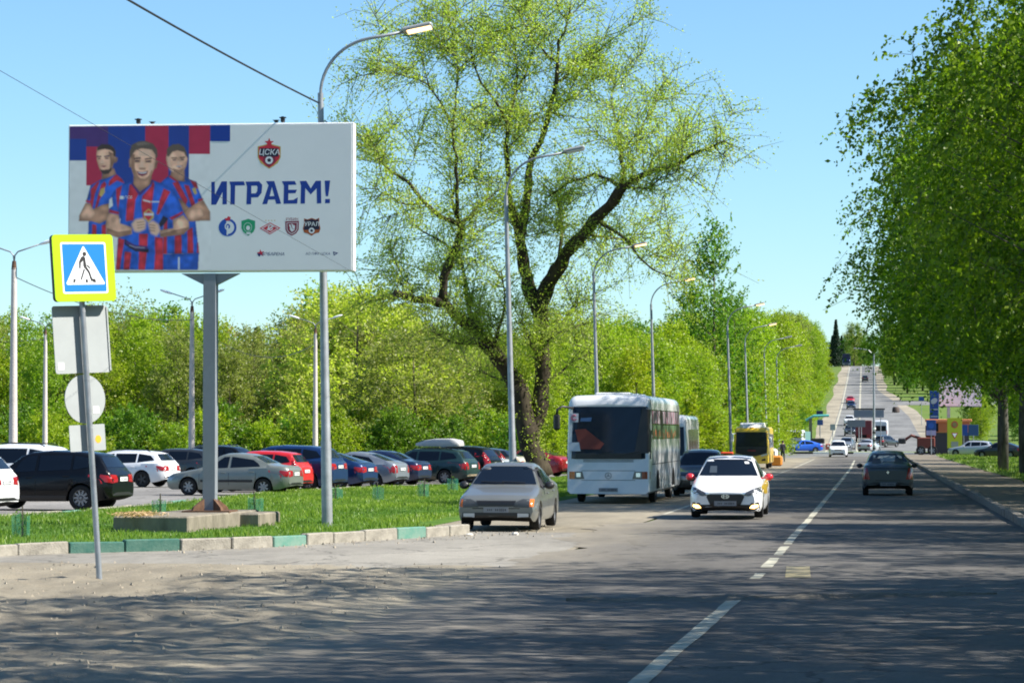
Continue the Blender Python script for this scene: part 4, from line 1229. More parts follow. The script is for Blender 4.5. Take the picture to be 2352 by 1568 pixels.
def car(label, loc, heading, pmat, kind='sedan', L=4.35, W=1.72, H=1.43, r=.30, zb=.2, wheel='cap', group='parked cars in the car park', cat='car', name='parked_car',
        roof=None, mirror=None, tail='wide', head='plain', detail=2, trim=None, plate=True, glass=None, lower=None, rails=False, nose=.20):
    glass = glass or M_glass
    root = empty(name, loc, heading, label, cat, group)
    vs, fs, mi, xw = car_shell(kind, L, W, H, r, zb, nose)
    meshobj('body', vs, fs, [pmat, M_under], root, True, mi, 38)
    B = Body(vs, fs)
    top, belt, wt, H0 = TOP[kind]; k = H / H0
    T = lambda u: float(np.interp(u, *zip(*top))) * k
    BL = lambda u: float(np.interp(u, *zip(*belt))) * k
    X = lambda u: L / 2 - u * L
    hw = W / 2
    # windscreens
    uc, ur = top[4][0], top[5][0]
    B.patch('windscreen', [(-hw * .82, T(uc) + .01), (hw * .82, T(uc) + .01), (hw * .60, T(ur) - .012), (-hw * .60, T(ur) - .012)], 'front', glass, root, cuts=5)
    if kind in ('sedan',): a_, b_, wb_, wt_ = .835, .715, .76, .60
    elif kind == 'lift': a_, b_, wb_, wt_ = .93, .72, .74, .60
    elif kind == 'wagon': a_, b_, wb_, wt_ = .963, .905, .72, .60
    else: a_, b_, wb_, wt_ = .962, .91, .74, .62
    B.patch('rear_window', [(-hw * wb_, T(a_) + .04), (hw * wb_, T(a_) + .04), (hw * wt_, T(b_) - .0), (-hw * wt_, T(b_) - .0)], 'rear', glass, root, cuts=4)
    for s, ax in ((1, 'left'), (-1, 'right')):
        e = .045
        uB = .515 if kind != 'suv' else .50
        zr = lambda u: T(u) - .11 * k
        uf = ur + .035
        B.patch('side_window', [(X(uc + .075), BL(uc + .08) + e), (X(uB - .012), BL(uB) + e), (X(uB - .006), zr(uB)), (X(uf + .01), zr(uf + .01)), (X(uf - .03), zr(uf) - .11)], ax, glass, root)
        if kind in ('sedan', 'lift'):
            B.patch('side_window', [(X(uB + .012), BL(uB) + e), (X(.765), BL(.765) + e + .015), (X(.745), BL(.745) + .16 * k), (X(.70), zr(.70) - .035), (X(uB + .012), zr(uB))], ax, glass, root)
        else:
            B.patch('side_window', [(X(uB + .012), BL(uB) + e), (X(.725), BL(.725) + e), (X(.725), zr(.725)), (X(uB + .012), zr(uB))], ax, glass, root)
            B.patch('side_window', [(X(.742), BL(.742) + e), (X(.90), BL(.9) + e + .09), (X(.855), zr(.86) - .03), (X(.742), zr(.742))], ax, glass, root)
        if detail > 1:
            for u in (uB, .275 if kind != 'suv' else .265, .735):
                B.patch('door_gap', [(X(u) - .006, zb + .16), (X(u) + .006, zb + .16), (X(u) + .006, BL(u) + .01), (X(u) - .006, BL(u) + .01)], ax, M_seam, root, .004, 2)
            for u in (uB - .045, .70):
                p = B.hit(ax, X(u), BL(u) - .12)
                MB().box(-.09, .09, -.018, .018, -.014, .014, bev=.008).build('door_handle', pmat, root).location = (p.x, p.y + s * .012, p.z)
        if trim:
            B.patch('side_trim', [(X(.285), zb + .26), (X(.71), zb + .26), (X(.71), zb + .34), (X(.285), zb + .34)], ax, trim, root, .012, 3)
        if lower:
            B.patch('sill_cladding', [(X(xw[0] / L) - r - .07, zb + .02), (X(xw[1] / L) + r + .07, zb + .02), (X(xw[1] / L) + r + .07, zb + .16), (X(xw[0] / L) - r - .07, zb + .16)], ax, lower, root, .012, 3)
        # mirrors
        um = uc + .085
        p = B.hit(ax, X(um), BL(um) + .10)
        mm = MB().lathe([(0, -.055), (.06, -.05), (.085, 0), (.06, .045), (0, .05)], 10, 'x')
        mm.xform(Matrix.Translation((X(um) - .02, s * (hw + .085), BL(um) + .07)) @ Matrix.Scale(1.3, 4, (0, 1, 0)))
        mm.tube([(X(um), p.y - s * .03, BL(um) + .04), (X(um) - .02, s * (hw + .06), BL(um) + .05)], .018, 6)
        mm.build('wing_mirror', mirror or pmat, root, smooth=True)
        for q in xw: add_wheel(root, L / 2 - q, s * (hw - .115), r, wheel, s)
        # lamps
        zt_, zb_ = BL(.985), BL(.985) - .2
        if tail == 'wide':
            B.patch('tail_lamp', [(s * hw * .42, zt_ - .20), (s * hw * .98, zt_ - .24), (s * hw * .98, zt_ + .0), (s * hw * .46, zt_ - .02)], 'rear', M_tail, root, .009, 3)
            B.patch('tail_lamp', [(X(.925), zt_ - .06), (X(.93), zt_ - .0), (X(.992), zt_ - .04), (X(.992), zt_ - .22), (X(.96), zt_ - .2)], ax, M_tail, root, .009, 3)
        elif tail == 'tall':
            B.patch('tail_lamp', [(s * hw * .74, zt_ - .24), (s * hw * .98, zt_ - .26), (s * hw * .86, zt_ + .36), (s * hw * .70, zt_ + .36)], 'rear', M_tail, root, .009, 3)
            B.patch('tail_lamp', [(X(.955), zt_ - .2), (X(.992), zt_ - .2), (X(.955), zt_ + .36), (X(.915), zt_ + .36)], ax, M_tail, root, .009, 3)
        elif tail == 'block':
            B.patch('tail_lamp', [(s * hw * .62, zt_ - .26), (s * hw * .97, zt_ - .28), (s * hw * .97, zt_ + .03), (s * hw * .66, zt_ + .03)], 'rear', M_tail, root, .009, 3)
            B.patch('tail_lamp', [(X(.955), zt_ - .02), (X(.992), zt_ - .03), (X(.992), zt_ - .24), (X(.955), zt_ - .24)], ax, M_tail, root, .009, 3)
        zh = BL(.03)
        if head == 'plain':
            B.patch('head_lamp', [(s * hw * .40, zh - .15), (s * hw * .92, zh - .13), (s * hw * .96, zh + .015), (s * hw * .45, zh - .02)], 'front', M_head, root, .008, 3)
    zh = BL(.03)
    if head == 'plain':
        B.patch('grille', [(-hw * .36, zh - .14), (hw * .36, zh - .14), (hw * .40, zh - .03), (-hw * .40, zh - .03)], 'front', M_grille, root, .006, 2)
        B.patch('lower_grille', [(-hw * .6, zb + .10), (hw * .6, zb + .10), (hw * .55, zb + .22), (-hw * .55, zb + .22)], 'front', M_grille, root, .006, 3)
    if plate:
        make_plate(B, root, 'front', zb + .25)
        make_plate(B, root, 'rear', BL(.985) - .13 if kind != 'lift' else BL(.985) - .12)
    B.patch('rear_bumper_trim', [(-hw * .8, zb + .16), (hw * .8, zb + .16), (hw * .86, zb + .24), (-hw * .86, zb + .24)], 'rear', lower or M_grille, root, .006, 3)
    if rails:
        for s in (-1, 1):
            MB().tube([(X(.46), s * hw * .60, T(.46) + .0), (X(.48), s * hw * .60, T(.5) + .05), (X(.8), s * hw * .57, T(.8) + .05), (X(.84), s * hw * .57, T(.84))], .016, 6).build('roof_rail', M_grille if rails == 1 else M_chrome, root)
    return root, B, dict(L=L, W=W, H=H, hw=hw, T=T, BL=BL, X=X, zb=zb, xw=xw, k=k)

def parked(label, rear_px, d, heading_deg, pmat, **kw):
    """Stands nose-left in the car park; rear_px is the photo column of its tail."""
    L = kw.get('L', 4.35); h = R(heading_deg)
    x = XA(rear_px, d) + math.cos(h) * L / 2
    y = d + math.sin(h) * L / 2
    return car(label, (x, y, zp(y) + .01), h, pmat, **kw)

P_black = mat('paint_black', (.004, .0045, .006), .22, coat=.15, spec=.3); P_whitec = paint('white', (.72, .73, .74)); P_silver = paint('silver_green', (.19, .21, .19), .3, .34)
P_redc = paint('red', (.50, .018, .020)); P_bluec = paint('blue', (.010, .035, .12), .3); P_dkblue = paint('dark_blue', (.012, .022, .065), .2); P_greyc = paint('grey', (.22, .25, .29), .4, .34)
P_green = paint('dark_green', (.018, .045, .045), .3); P_beige = paint('beige', (.50, .46, .37)); P_silver2 = paint('light_silver', (.50, .52, .55), .4, .32); P_dkred = paint('dark_red', (.30, .015, .03), .2)
P_dkgrey = paint('dark_grey', (.03, .034, .038), .2); P_sand = paint('sand_silver', (.15, .158, .15), .3, .36); P_logan = paint('grey_green', (.065, .080, .085), .3, .34); P_bright = paint('bright_blue', (.015, .10, .50), .1)
P_lowerdirt = mat('muddy_plastic', (.20, .16, .10), .9, var=.3, scale=5)

# ---- car park, nearest first
parked('black SUV parked nose-left beside the crossing sign pole', 283, 74.5, 173, P_black, kind='suv', L=4.3, W=1.78, H=1.60, r=.345, zb=.25, wheel='ten', tail='wide', lower=M_dark)
parked('white SUV mostly hidden behind the black SUV, only its roof showing', 168, 86, 173, P_whitec, kind='suv', L=4.5, W=1.85, H=1.76, r=.35, wheel='ten', tail='tall', rails=1)
parked('white car tail cut off by the left picture edge', 17, 69, 174, P_whitec, kind='suv', L=4.3, W=1.8, H=1.6, r=.34, tail='wide')
parked('white estate car parked left of the silver-green saloon', 397, 112, 170, P_whitec, kind='wagon', L=4.6, W=1.8, H=1.47, r=.325, wheel='black', tail='wide', rails=1)
parked('black SUV seen behind the white estate car', 425, 128, -12, P_black, kind='suv', L=4.6, W=1.8, H=1.62, r=.34, rails=2)
parked('dark car peeping out left of the billboard post behind the silver-green saloon', 500, 126, 172, P_dkgrey, kind='wagon', L=4.4, W=1.75, H=1.5, r=.31)
parked('silver-green saloon parked side-on behind the billboard post', 681, 95.5, 172.5, P_silver, kind='sedan', L=4.44, W=1.7, H=1.44, r=.30, wheel='cap', trim=M_dark, tail='wide', lower=None)
parked('red hatchback parked behind the silver-green saloon', 705, 101.5, 171, P_redc, kind='wagon', L=3.9, W=1.66, H=1.50, r=.29, tail='tall')
parked('dark blue SUV parked between the red hatchback and the street lamp', 782, 104.5, 170, P_bluec, kind='suv', L=4.7, W=1.88, H=1.70, r=.36, wheel='ten', tail='wide')
parked('blue saloon parked just right of the street lamp', 851, 108.5, 168, P_bluec, kind='lift', L=4.55, W=1.8, H=1.45, r=.32, wheel='ten', tail='wide')
parked('old grey liftback with spoiler parked beyond the blue saloon', 925, 112.5, 167, P_greyc, kind='lift', L=4.1, W=1.65, H=1.42, r=.28, wheel='five', tail='block')
parked('dark blue saloon with rounded tail parked left of the wagon with roof box', 976, 116.5, 167, P_dkblue, kind='sedan', L=4.4, W=1.76, H=1.46, r=.30, tail='wide')
wg, wb, wp = parked('dark green estate car carrying a grey roof box', 1088, 120.5, 166, P_green, kind='wagon', L=4.75, W=1.76, H=1.54, r=.32, tail='block', lower=P_lowerdirt, rails=1)
# roof box: a thing of its own strapped on the estate car
rbx = MB()
st_ = [(-1.05, .30, .02, .16), (-.98, .38, 0, .27), (-.6, .40, 0, .34), (.1, .40, 0, .33), (.6, .37, 0, .26), (.95, .30, .02, .15), (1.02, .2, .05, .1)]
rv, rf = [], []
for (x, w, z0, z1) in st_:
    rv += [(x, -w * .9, z0), (x, w * .9, z0), (x, w, z0 + (z1 - z0) * .4), (x, w * .85, z1 * .92), (x, w * .4, z1), (x, -w * .4, z1), (x, -w * .85, z1 * .92), (x, -w, z0 + (z1 - z0) * .4)]
for i in range(len(st_) - 1):
    for j in range(8): rf.append((i * 8 + j, i * 8 + (j + 1) % 8, i * 8 + 8 + (j + 1) % 8, i * 8 + 8 + j))
rf += [tuple(range(8)), tuple(range((len(st_) - 1) * 8 + 7, (len(st_) - 1) * 8 - 1, -1))]
rbx.add(rv, rf)
o = rbx.build('roof_box', mat('roof_box_grey', (.42, .42, .42), .45, var=.05), None, smooth=True, sharp=50)
o.matrix_world = Matrix.Translation(wg.location) @ Matrix.Rotation(wg.rotation_euler.z, 4, 'Z') @ Matrix.Translation((-.75, -.05, 1.62))
tag(o, 'pale grey aerodynamic roof box on the dark green estate car', 'roof box')
parked('black SUV with tall red tail lamps right of the estate car with roof box', 1141, 125, 165, P_black, kind='suv', L=4.5, W=1.8, H=1.64, r=.34, tail='tall')
parked('light silver saloon parked left of the second street lamp', 1172, 129.5, 165, P_silver2, kind='sedan', L=4.4, W=1.74, H=1.45, r=.30, tail='wide')
parked('dark estate car seen above the light silver saloon', 1178, 134, 165, P_dkgrey, kind='wagon', L=4.5, W=1.74, H=1.52, r=.30, tail='tall')
parked('beige hatchback parked just left of the big willow trunk', 1211, 138, 166, P_beige, kind='lift', L=4.1, W=1.7, H=1.45, r=.29, tail='wide')
parked('dark red liftback between willow trunk and white coach', 1304, 146, 164, P_dkred, kind='lift', L=4.4, W=1.75, H=1.44, r=.3, tail='block')

# ---- the old silver saloon on the shoulder
r1, b1_, g = car('old sand-silver saloon with amber indicators parked facing the camera on the dirt shoulder', (XA(1172, 60.6), 60.6, .02), R(-90.5), P_sand, kind='sedan', L=4.4, W=1.66, H=1.40, r=.285, zb=.19, wheel='five', group='vehicles on the left shoulder', name='parked_saloon', head='none', mirror=M_dark, plate=False, trim=None, tail='block', nose=.07)
hw, zh = g['hw'], g['BL'](.03)
for s in (1, -1):
    b1_.patch('head_lamp', [(s * hw * .44, zh - .13), (s * hw * .83, zh - .14), (s * hw * .83, zh + .03), (s * hw * .66, zh + .035), (s * hw * .48, zh - .03)], 'front', mat('old_head_lamp', (.05, .056, .062), .25, spec=.35), r1, .008, 3)
    b1_.patch('indicator', [(s * hw * .84, zh - .13), (s * hw * .93, zh - .12), (s * hw * .93, zh + .03), (s * hw * .84, zh + .03)], 'front', M_amber, r1, .009, 2)
    b1_.patch('fog_lamp', [(s * hw * .54, .29), (s * hw * .82, .30), (s * hw * .82, .37), (s * hw * .54, .37)], 'front', M_fog, r1, .012, 2)
    b1_.patch('wind_deflector', [(g['X'](.34), g['T'](.47) - .10), (g['X'](.52), g['T'](.52) - .10), (g['X'](.52), g['T'](.52) - .16), (g['X'](.35), g['T'](.45) - .17)], 'left' if s > 0 else 'right', M_dark, r1, .02, 2)
b1_.patch('grille', [(-hw * .45, zh - .115), (hw * .45, zh - .115), (hw * .50, zh - .0), (-hw * .50, zh - .0)], 'front', M_grille, r1, .008, 2)
b1_.patch('bumper_gap', [(-hw * .97, zh - .165), (hw * .97, zh - .165), (hw * .97, zh - .148), (-hw * .97, zh - .148)], 'front', M_seam, r1, .006, 4)
b1_.patch('lower_grille', [(-hw * .86, .275), (hw * .86, .275), (hw * .84, .385), (-hw * .84, .385)], 'front', M_grille, r1, .006, 3)
make_plate(b1_, r1, 'front', .44, dark=True)
for (a, b_) in ((.45, -.05), (.0, -.5)):
    p0, p1 = b1_.hit('front', a, g['T'](.285) + .03), b1_.hit('front', b_, g['T'](.285) + .05)
    MB().tube([p0 + Vector((.03, 0, .015)), p1 + Vector((.03, 0, .015))], .010, 5).build('wiper', M_dark, r1)

# ---- the white taxi coming towards us
r2, b2_, g = car('white and yellow taxi with red wing mirrors driving towards the camera', (XA(1678, 69.6), 69.6, .02), R(-90.5), P_whitec, kind='sedan', L=4.4, W=1.73, H=1.47, r=.305, zb=.17, wheel='five', group='vehicles driving on the road', name='taxi', head='none', mirror=mat('red_mirror', (.62, .03, .04), .3, coat=.5), plate=False, tail='wide')
hw, zh = g['hw'], g['BL'](.03)
M_yelc = paint('taxi_yellow', (.72, .46, .01))
for s in (1, -1):
    ax = 'left' if s > 0 else 'right'
    b2_.patch('head_lamp', [(s * hw * .42, zh - .10), (s * hw * .62, zh - .13), (s * hw * .97, zh - .05), (s * hw * .99, zh + .10), (s * hw * .80, zh + .06)], 'front', M_headdark, r2, .008, 3)
    b2_.patch('daylight_strip', [(s * hw * .42, zh - .085), (s * hw * .52, zh - .09), (s * hw * .56, zh - .05), (s * hw * .47, zh - .055)], 'front', M_chrome, r2, .013, 2)
    b2_.patch('fog_surround', [(s * hw * .60, zh - .44), (s * hw * .93, zh - .44), (s * hw * .90, zh - .27), (s * hw * .70, zh - .29)], 'front', M_grille, r2, .008, 2)
    b2_.patch('fog_lamp', [(s * hw * .66, zh - .40), (s * hw * .78, zh - .415), (s * hw * .89, zh - .37), (s * hw * .87, zh - .32), (s * hw * .73, zh - .335)], 'front', M_fogon, r2, .016, 2)
    b2_.patch('chrome_lip', [(s * hw * .58, zh - .50), (s * hw * .9, zh - .47), (s * hw * .9, zh - .445), (s * hw * .6, zh - .47)], 'front', M_chrome, r2, .014, 2)
    b2_.patch('yellow_door_panel', [(g['X'](.10), .55), (g['X'](.77), .55), (g['X'](.77), g['BL'](.7) - .01), (g['X'](.13), g['BL'](.13) - .01)], ax, M_yelc, r2, .006, 4)
b2_.patch('grille', [(-hw * .36, zh - .44), (hw * .36, zh - .44), (hw * .52, zh - .14), (hw * .46, zh - .085), (-hw * .46, zh - .085), (-hw * .52, zh - .14)], 'front', M_grille, r2, .010, 3)
b2_.patch('lower_grille', [(-hw * .78, .20), (hw * .78, .20), (hw * .66, .33), (-hw * .66, .33)], 'front', M_grille, r2, .010, 3)
make_plate(b2_, r2, 'front', zh - .30, dark=True)
pp = b2_.hit('front', 0, zh - .135)
em = MB().lathe([(.075, -.006), (.095, -.006), (.095, .006), (.075, .006)], 20, 'x', close=True); em.xform(Matrix.Scale(.55, 4, (0, 0, 1)))
em.add(*[(MB().prism([(-.055, -.035), (-.03, -.035), (.055, .035), (.03, .035)], -.005, .005, plane='yz')).v, [(0, 1, 2, 3)]]) if False else None
em.box(-.005, .005, -.05, -.03, -.038, .038); em.box(-.005, .005, .03, .05, -.038, .038); em.box(-.005, .005, -.04, .04, -.008, .008)
em.xform(Matrix.Translation((pp.x + .02, 0, zh - .135))); em.build('badge', M_chrome, r2)
b2_.patch('roof_panel', [(g['X'](.425), -hw * .60), (g['X'](.70), -hw * .57), (g['X'](.70), hw * .57), (g['X'](.425), hw * .60)], 'top', mat('black_roof', (.012, .02, .035), .1, spec=.6), r2, .006, 4)
MB().box(g['X'](.58), g['X'](.53), -.26, .06, g['T'](.56) + .02, g['T'](.56) + .085, bev=.03).build('roof_sign', mat('taxi_sign', (.62, .07, .02), .4), r2)
b2_.patch('permit_sticker', [(hw * .44, g['T'](.40) - .06), (hw * .56, g['T'](.40) - .06), (hw * .53, g['T'](.40) - .01), (hw * .42, g['T'](.40) - .01)], 'front', M_sticker, r2, .012, 1)
b2_.patch('seat_headrest', [(-.46, 1.06), (-.28, 1.06), (-.29, 1.22), (-.45, 1.22)], 'front', mat('seat_behind_glass', (.05, .065, .08), .3), r2, .010, 1)

# ---- grey-green saloon ahead of us
r3, b3_, g = car('dark grey-green saloon driving away ahead in the right lane', (XA(2038, 99), 100, zp(100) + .02), R(90.3), P_logan, kind='sedan', L=4.29, W=1.73, H=1.52, r=.31, zb=.22, wheel='cap', group='vehicles driving on the road', name='saloon_ahead', tail='none', mirror=M_dark, plate=False)
hw = g['hw']; zt_ = g['BL'](.985)
for s in (1, -1):
    b3_.patch('tail_lamp', [(s * hw * .70, zt_ - .36), (s * hw * .97, zt_ - .36), (s * hw * .95, zt_ + .03), (s * hw * .80, zt_ + .03)], 'rear', M_tail, r3, .01, 3)
b3_.patch('boot_gap', [(-hw * .7, zt_ + .00), (hw * .7, zt_ + .00), (hw * .7, zt_ + .025), (-hw * .7, zt_ + .025)], 'rear', M_seam, r3, .006, 3)
b3_.patch('bumper_gap', [(-hw * .9, zt_ - .40), (hw * .9, zt_ - .40), (hw * .9, zt_ - .385), (-hw * .9, zt_ - .385)], 'rear', M_seam, r3, .006, 3)
b3_.patch('plate_recess', [(-hw * .42, zt_ - .58), (hw * .42, zt_ - .58), (hw * .34, zt_ - .44), (-hw * .34, zt_ - .44)], 'rear', mat('plate_recess', (.05, .07, .085), .5), r3, .008, 2)
make_plate(b3_, r3, 'rear', zt_ - .52, dark=True)
b3_.patch('lower_bumper', [(-hw * .88, .30), (hw * .88, .30), (hw * .9, .42), (-hw * .9, .42)], 'rear', M_grille, r3, .008, 3)
for y in (-.38, .38):
    b3_.patch('headrest_behind_glass', [(y - .16, 1.10), (y + .16, 1.10), (y + .12, 1.27), (y - .12, 1.27)], 'rear', M_dark, r3, .010, 1)
b3_.patch('painted_glass_view', [(-.53, 1.16), (.53, 1.16), (.47, 1.36), (-.47, 1.36)], 'rear', mat('painted_pale_glass', (.20, .24, .24), .12), r3, .0085, 3)  # paler tone painted on the rear glass for light seen through the cabin
pp = b3_.hit('rear', 0, zt_ - .12); MB().prism([(-.05, 0), (0, .06), (.05, 0), (0, -.06)], pp.x - .012, pp.x - .002, plane='yz').xform(Matrix.Translation((0, 0, zt_ - .12))).build('badge', M_chrome, r3)

# ---- other traffic
car('dark grey car standing behind the white taxi beside the coach', (XA(1612, 98), 98, zp(98) + .02), R(-90), P_dkgrey, kind='wagon', L=4.3, W=1.78, H=1.56, r=.31, group='vehicles on the left shoulder', name='parked_car')
T_ = dict(group='vehicles driving on the road', name='car', detail=1)
car('white SUV coming towards the camera before the traffic island', (XA(1925, 284), 286, zp(286) + .02), R(-90), P_whitec, kind='suv', L=4.6, W=1.85, H=1.66, r=.35, **T_)
car('bright blue saloon crossing behind the island kerb', (XA(1843, 331), 331, zp(331) + .02), R(200), P_bright, kind='lift', L=4.5, W=1.78, H=1.44, r=.31, **T_)
car('grey-blue car directly behind the white SUV at the junction', (XA(1945, 352), 352, zp(352) + .02), R(-96), P_greyc, kind='sedan', L=4.4, W=1.76, H=1.5, r=.31, **T_)
car('silver saloon with bright red tail lamps entering the junction', (XA(1996, 336), 336, zp(336) + .02), R(75), P_silver2, kind='sedan', L=4.5, W=1.78, H=1.46, r=.31, **T_)
car('dark car right of the white van at the junction', (XA(2034, 366), 366, zp(366) + .02), R(60), P_dkgrey, kind='wagon', L=4.4, W=1.78, H=1.5, r=.31, **T_)
for (px, d, pm_, kd, lb) in ((1953, 420, P_dkgrey, 'suv', 'dark car with lit headlamps at the foot of the hill'), (1951, 470, P_whitec, 'suv', 'white car descending the lower part of the hill'), (1955, 570, P_dkblue, 'suv', 'dark blue car in the queue halfway up the hill'), (1953, 610, P_redc, 'sedan', 'red car behind the dark blue one on the hill')):
    car(lb, (XA(px, d, 980), d, zp(d) + .03), R(-90), pm_, kind=kd, L=4.5, W=1.82, H=1.62 if kd == 'suv' else 1.46, r=.33, **T_)
car('small dark car climbing near the top of the hill', (XA(1987, 780, 880), 780, zp(780) + .03), R(90), P_dkgrey, kind='suv', L=4.4, W=1.8, H=1.6, r=.33, **T_)
# cars behind the birches on the right
car('dark car glimpsed between the birch trunks', (XA(2296, 262), 262, zp(262) + .15), R(160), P_dkgrey, kind='lift', L=4.4, W=1.76, H=1.46, r=.31, group='cars parked behind the birches', name='parked_car', detail=1)
car('silver car parked left of the birch trunks behind the yellow sign', (XA(2232, 285), 285, zp(285) + .15), R(165), P_silver2, kind='wagon', L=4.5, W=1.76, H=1.5, r=.31, group='cars parked behind the birches', name='parked_car', detail=1)

# ================================================================== COACHES AND VANS
def shell(stations, nround=4):
    """stations: (x, half width, z bottom, z top, top radius). Returns verts, faces."""
    vs, fs = [], []
    for (x, w, z0, z1, rt) in stations:
        half = [(0, z0), (w * .93, z0), (w, z0 + .07), (w * 1.0, z0 + (z1 - z0) * .45), (w * .975, z1 - rt)]
        for i in range(1, nround + 1):
            a = R(90 * i / nround)
            half.append((w * .975 - rt + rt * math.cos(a), z1 - rt + rt * math.sin(a)))
        half.append((0, z1 + .03))
        ring = [(x, y, z) for y, z in half] + [(x, -y, z) for y, z in reversed(half[1:-1])]
        vs += ring
    n = len(ring)
    for i in range(len(stations) - 1):
        for j in range(n): fs.append((i * n + j, i * n + (j + 1) % n, (i + 1) * n + (j + 1) % n, (i + 1) * n + j))
    fs.append(tuple(range(n))); fs.append(tuple((len(stations) - 1) * n + j for j in reversed(range(n))))
    return vs, fs
def coach(label, loc, heading, pm_, L, W, H, zb, group, name, cat='bus', wheels=(2.7, 8.6), rw=.48, rake=.25):
    root = empty(name, loc, heading, label, cat, group)
    hw, f = W / 2, L / 2
    st = []
    for (dx, dw, dz) in ((0, .955, -.30), (.03, .97, -.20), (.10, .985, -.12), (.22, .995, -.06), (.45, 1, -.02), (.9, 1, 0)):
        st.append((f - dx, hw * dw, zb, H + dz, .22))
    for t in np.linspace(.1, .93, 30): st.append((f - L * t, hw, zb, H, .22))
    for (dx, dw, dz) in ((.3, .99, -.02), (.1, .965, -.06), (.02, .93, -.14), (0, .9, -.25)): st.append((-f + dx, hw * dw, zb + .1, H + dz, .22))
    vs, fs = shell(st)
    n = len(vs) // len(st)
    # lean the windscreen back
    vs2 = []
    for (x, y, z) in vs:
        k = max(0, (x - (f - 1.0)) / 1.0)
        z_ = max(0, (z - 1.2) / (H - 1.2))
        vs2.append((x - k * rake * z_ ** 1.3 - k * .10 * (y / hw) ** 2, y, z))
    vs = vs2
    meshobj('body', vs, fs, pm_, root, True, None, 40)
    B = Body(vs, fs)
    for q in wheels:
        for s in (-1, 1):
            add_wheel(root, f - q, s * (hw - .16), rw, 'five', s)
            arch = [(f - q + (rw + .09) * math.cos(R(a)), .42 + (rw + .09) * math.sin(R(a))) for a in range(-10, 191, 20)]
            B.patch('wheel_arch', arch, 'left' if s > 0 else 'right', M_under, root, .006, 1)
    return root, B, f, hw
P_coach = paint('coach_white', (.66, .67, .68), 0, .4)
rt, Bt, f, hw = coach('white touring coach with dark windscreen parked facing the camera on the shoulder', (XA(1402, 84) , 84 + 5.9, zp(88) + .02), R(-90.6), P_coach, 12.0, 2.5, 3.22, .30, 'vehicles on the left shoulder', 'touring_coach')
Bt.patch('windscreen', [(-hw * .995, 1.34), (hw * .995, 1.34), (hw * .985, 2.78), (hw * .90, 2.88), (-hw * .90, 2.88), (-hw * .985, 2.78)], 'front', mat('coach_glass', (.004, .010, .022), .06, spec=.35), rt, .014, 15)
M_cgl = mat('coach_glass', (.01, .01, .02))
Bt.patch('windscreen_black_edge', [(-hw * .985, 1.33), (hw * .985, 1.33), (hw * .985, 1.50), (-hw * .985, 1.50)], 'front', M_grille, rt, .022, 8)
for s in (-1, 1):
    ax = 'left' if s > 0 else 'right'
    Bt.patch('head_lamp', [(s * hw * .57, .74), (s * hw * .80, .74), (s * hw * .80, .96), (s * hw * .62, .96)], 'front', M_headdark, rt, .012, 2)
    Bt.patch('indicator', [(s * hw * .80, .74), (s * hw * .985, .74), (s * hw * .985, .96), (s * hw * .80, .96)], 'front', M_amber if s < 0 else mat('dark_amber', (.28, .05, .015), .25), rt, .012, 2)
    Bt.patch('head_lamp_reflector', [(s * hw * .66, .80), (s * hw * .76, .80), (s * hw * .76, .92), (s * hw * .66, .92)], 'front', M_chrome, rt, .018, 1)
    for k in range(7):
        x0 = f - .85 - 1.52 * k
        Bt.patch('side_window', [(x0, 1.92), (x0 - 1.46, 1.92), (x0 - 1.46, 2.80), (x0, 2.80)], ax, M_glass, rt, .008, 3)
    for k in range(3):
        Bt.patch('luggage_flap_gap', [(f - 3.6 - 1.5 * k, .42), (f - 3.62 - 1.5 * k, .42), (f - 3.62 - 1.5 * k, 1.15), (f - 3.6 - 1.5 * k, 1.15)], ax, M_seam, rt, .006, 2)
    Bt.patch('side_gap', [(f - .6, 1.16), (-f + .4, 1.16), (-f + .4, 1.18), (f - .6, 1.18)], ax, M_seam, rt, .006, 5)
    # printed window film: pale columns above, fruit and foliage below
    for k in range(36):
        x0 = f - .95 - .29 * k
        Bt.patch('film_stripe', [(x0, 2.38), (x0 - .16, 2.38), (x0 - .16, 2.77), (x0, 2.77)], ax, mat('film_pink', (.62, .28, .40), .35) if k % 3 == 0 else mat('film_pale', (.55, .50, .55), .35), rt, .014, 1)
    Bt.patch('film_foliage', [(f - .95, 1.94), (-f + .9, 1.94), (-f + .9, 2.34), (f - .95, 2.34)], ax, mat('film_green', (.10, .17, .09), .35), rt, .014, 6)
    for k in range(13):
        cx_, cz_ = f - 1.15 - .74 * k, 2.06 + .06 * math.sin(k * 2.3)
        Bt.patch('film_fruit', [(cx_ + .13 * math.cos(R(45 * i)), cz_ + .11 * math.sin(R(45 * i))) for i in range(8)], ax, mat('film_orange', (.62, .16, .06), .35), rt, .019, 1)
for z in (1.24, 1.27, 1.30): Bt.patch('vent_line', [(-.75, z), (.75, z), (.75, z + .012), (-.75, z + .012)], 'front', M_seam, rt, .006, 3)
for z in (.70, .98): Bt.patch('panel_gap', [(-hw * .97, z), (hw * .97, z), (hw * .97, z + .012), (-hw * .97, z + .012)], 'front', M_seam, rt, .006, 4)
Bt.patch('white_notice', [(-hw * .95, 1.56), (-hw * .66, 1.56), (-hw * .70, 1.82), (-hw * .95, 1.82)], 'front', mat('paper_notice', (.45, .50, .56), .6), rt, .028, 2)
q = Bt.patch('route_board', [(-hw * .93, 2.42), (-hw * .72, 2.42), (-hw * .72, 2.68), (-hw * .93, 2.68)], 'front', mat('paper_notice', (.5, .5, .5)), rt, .028, 2)
c_ = Bt.hit('front', -hw * .825, 2.55)
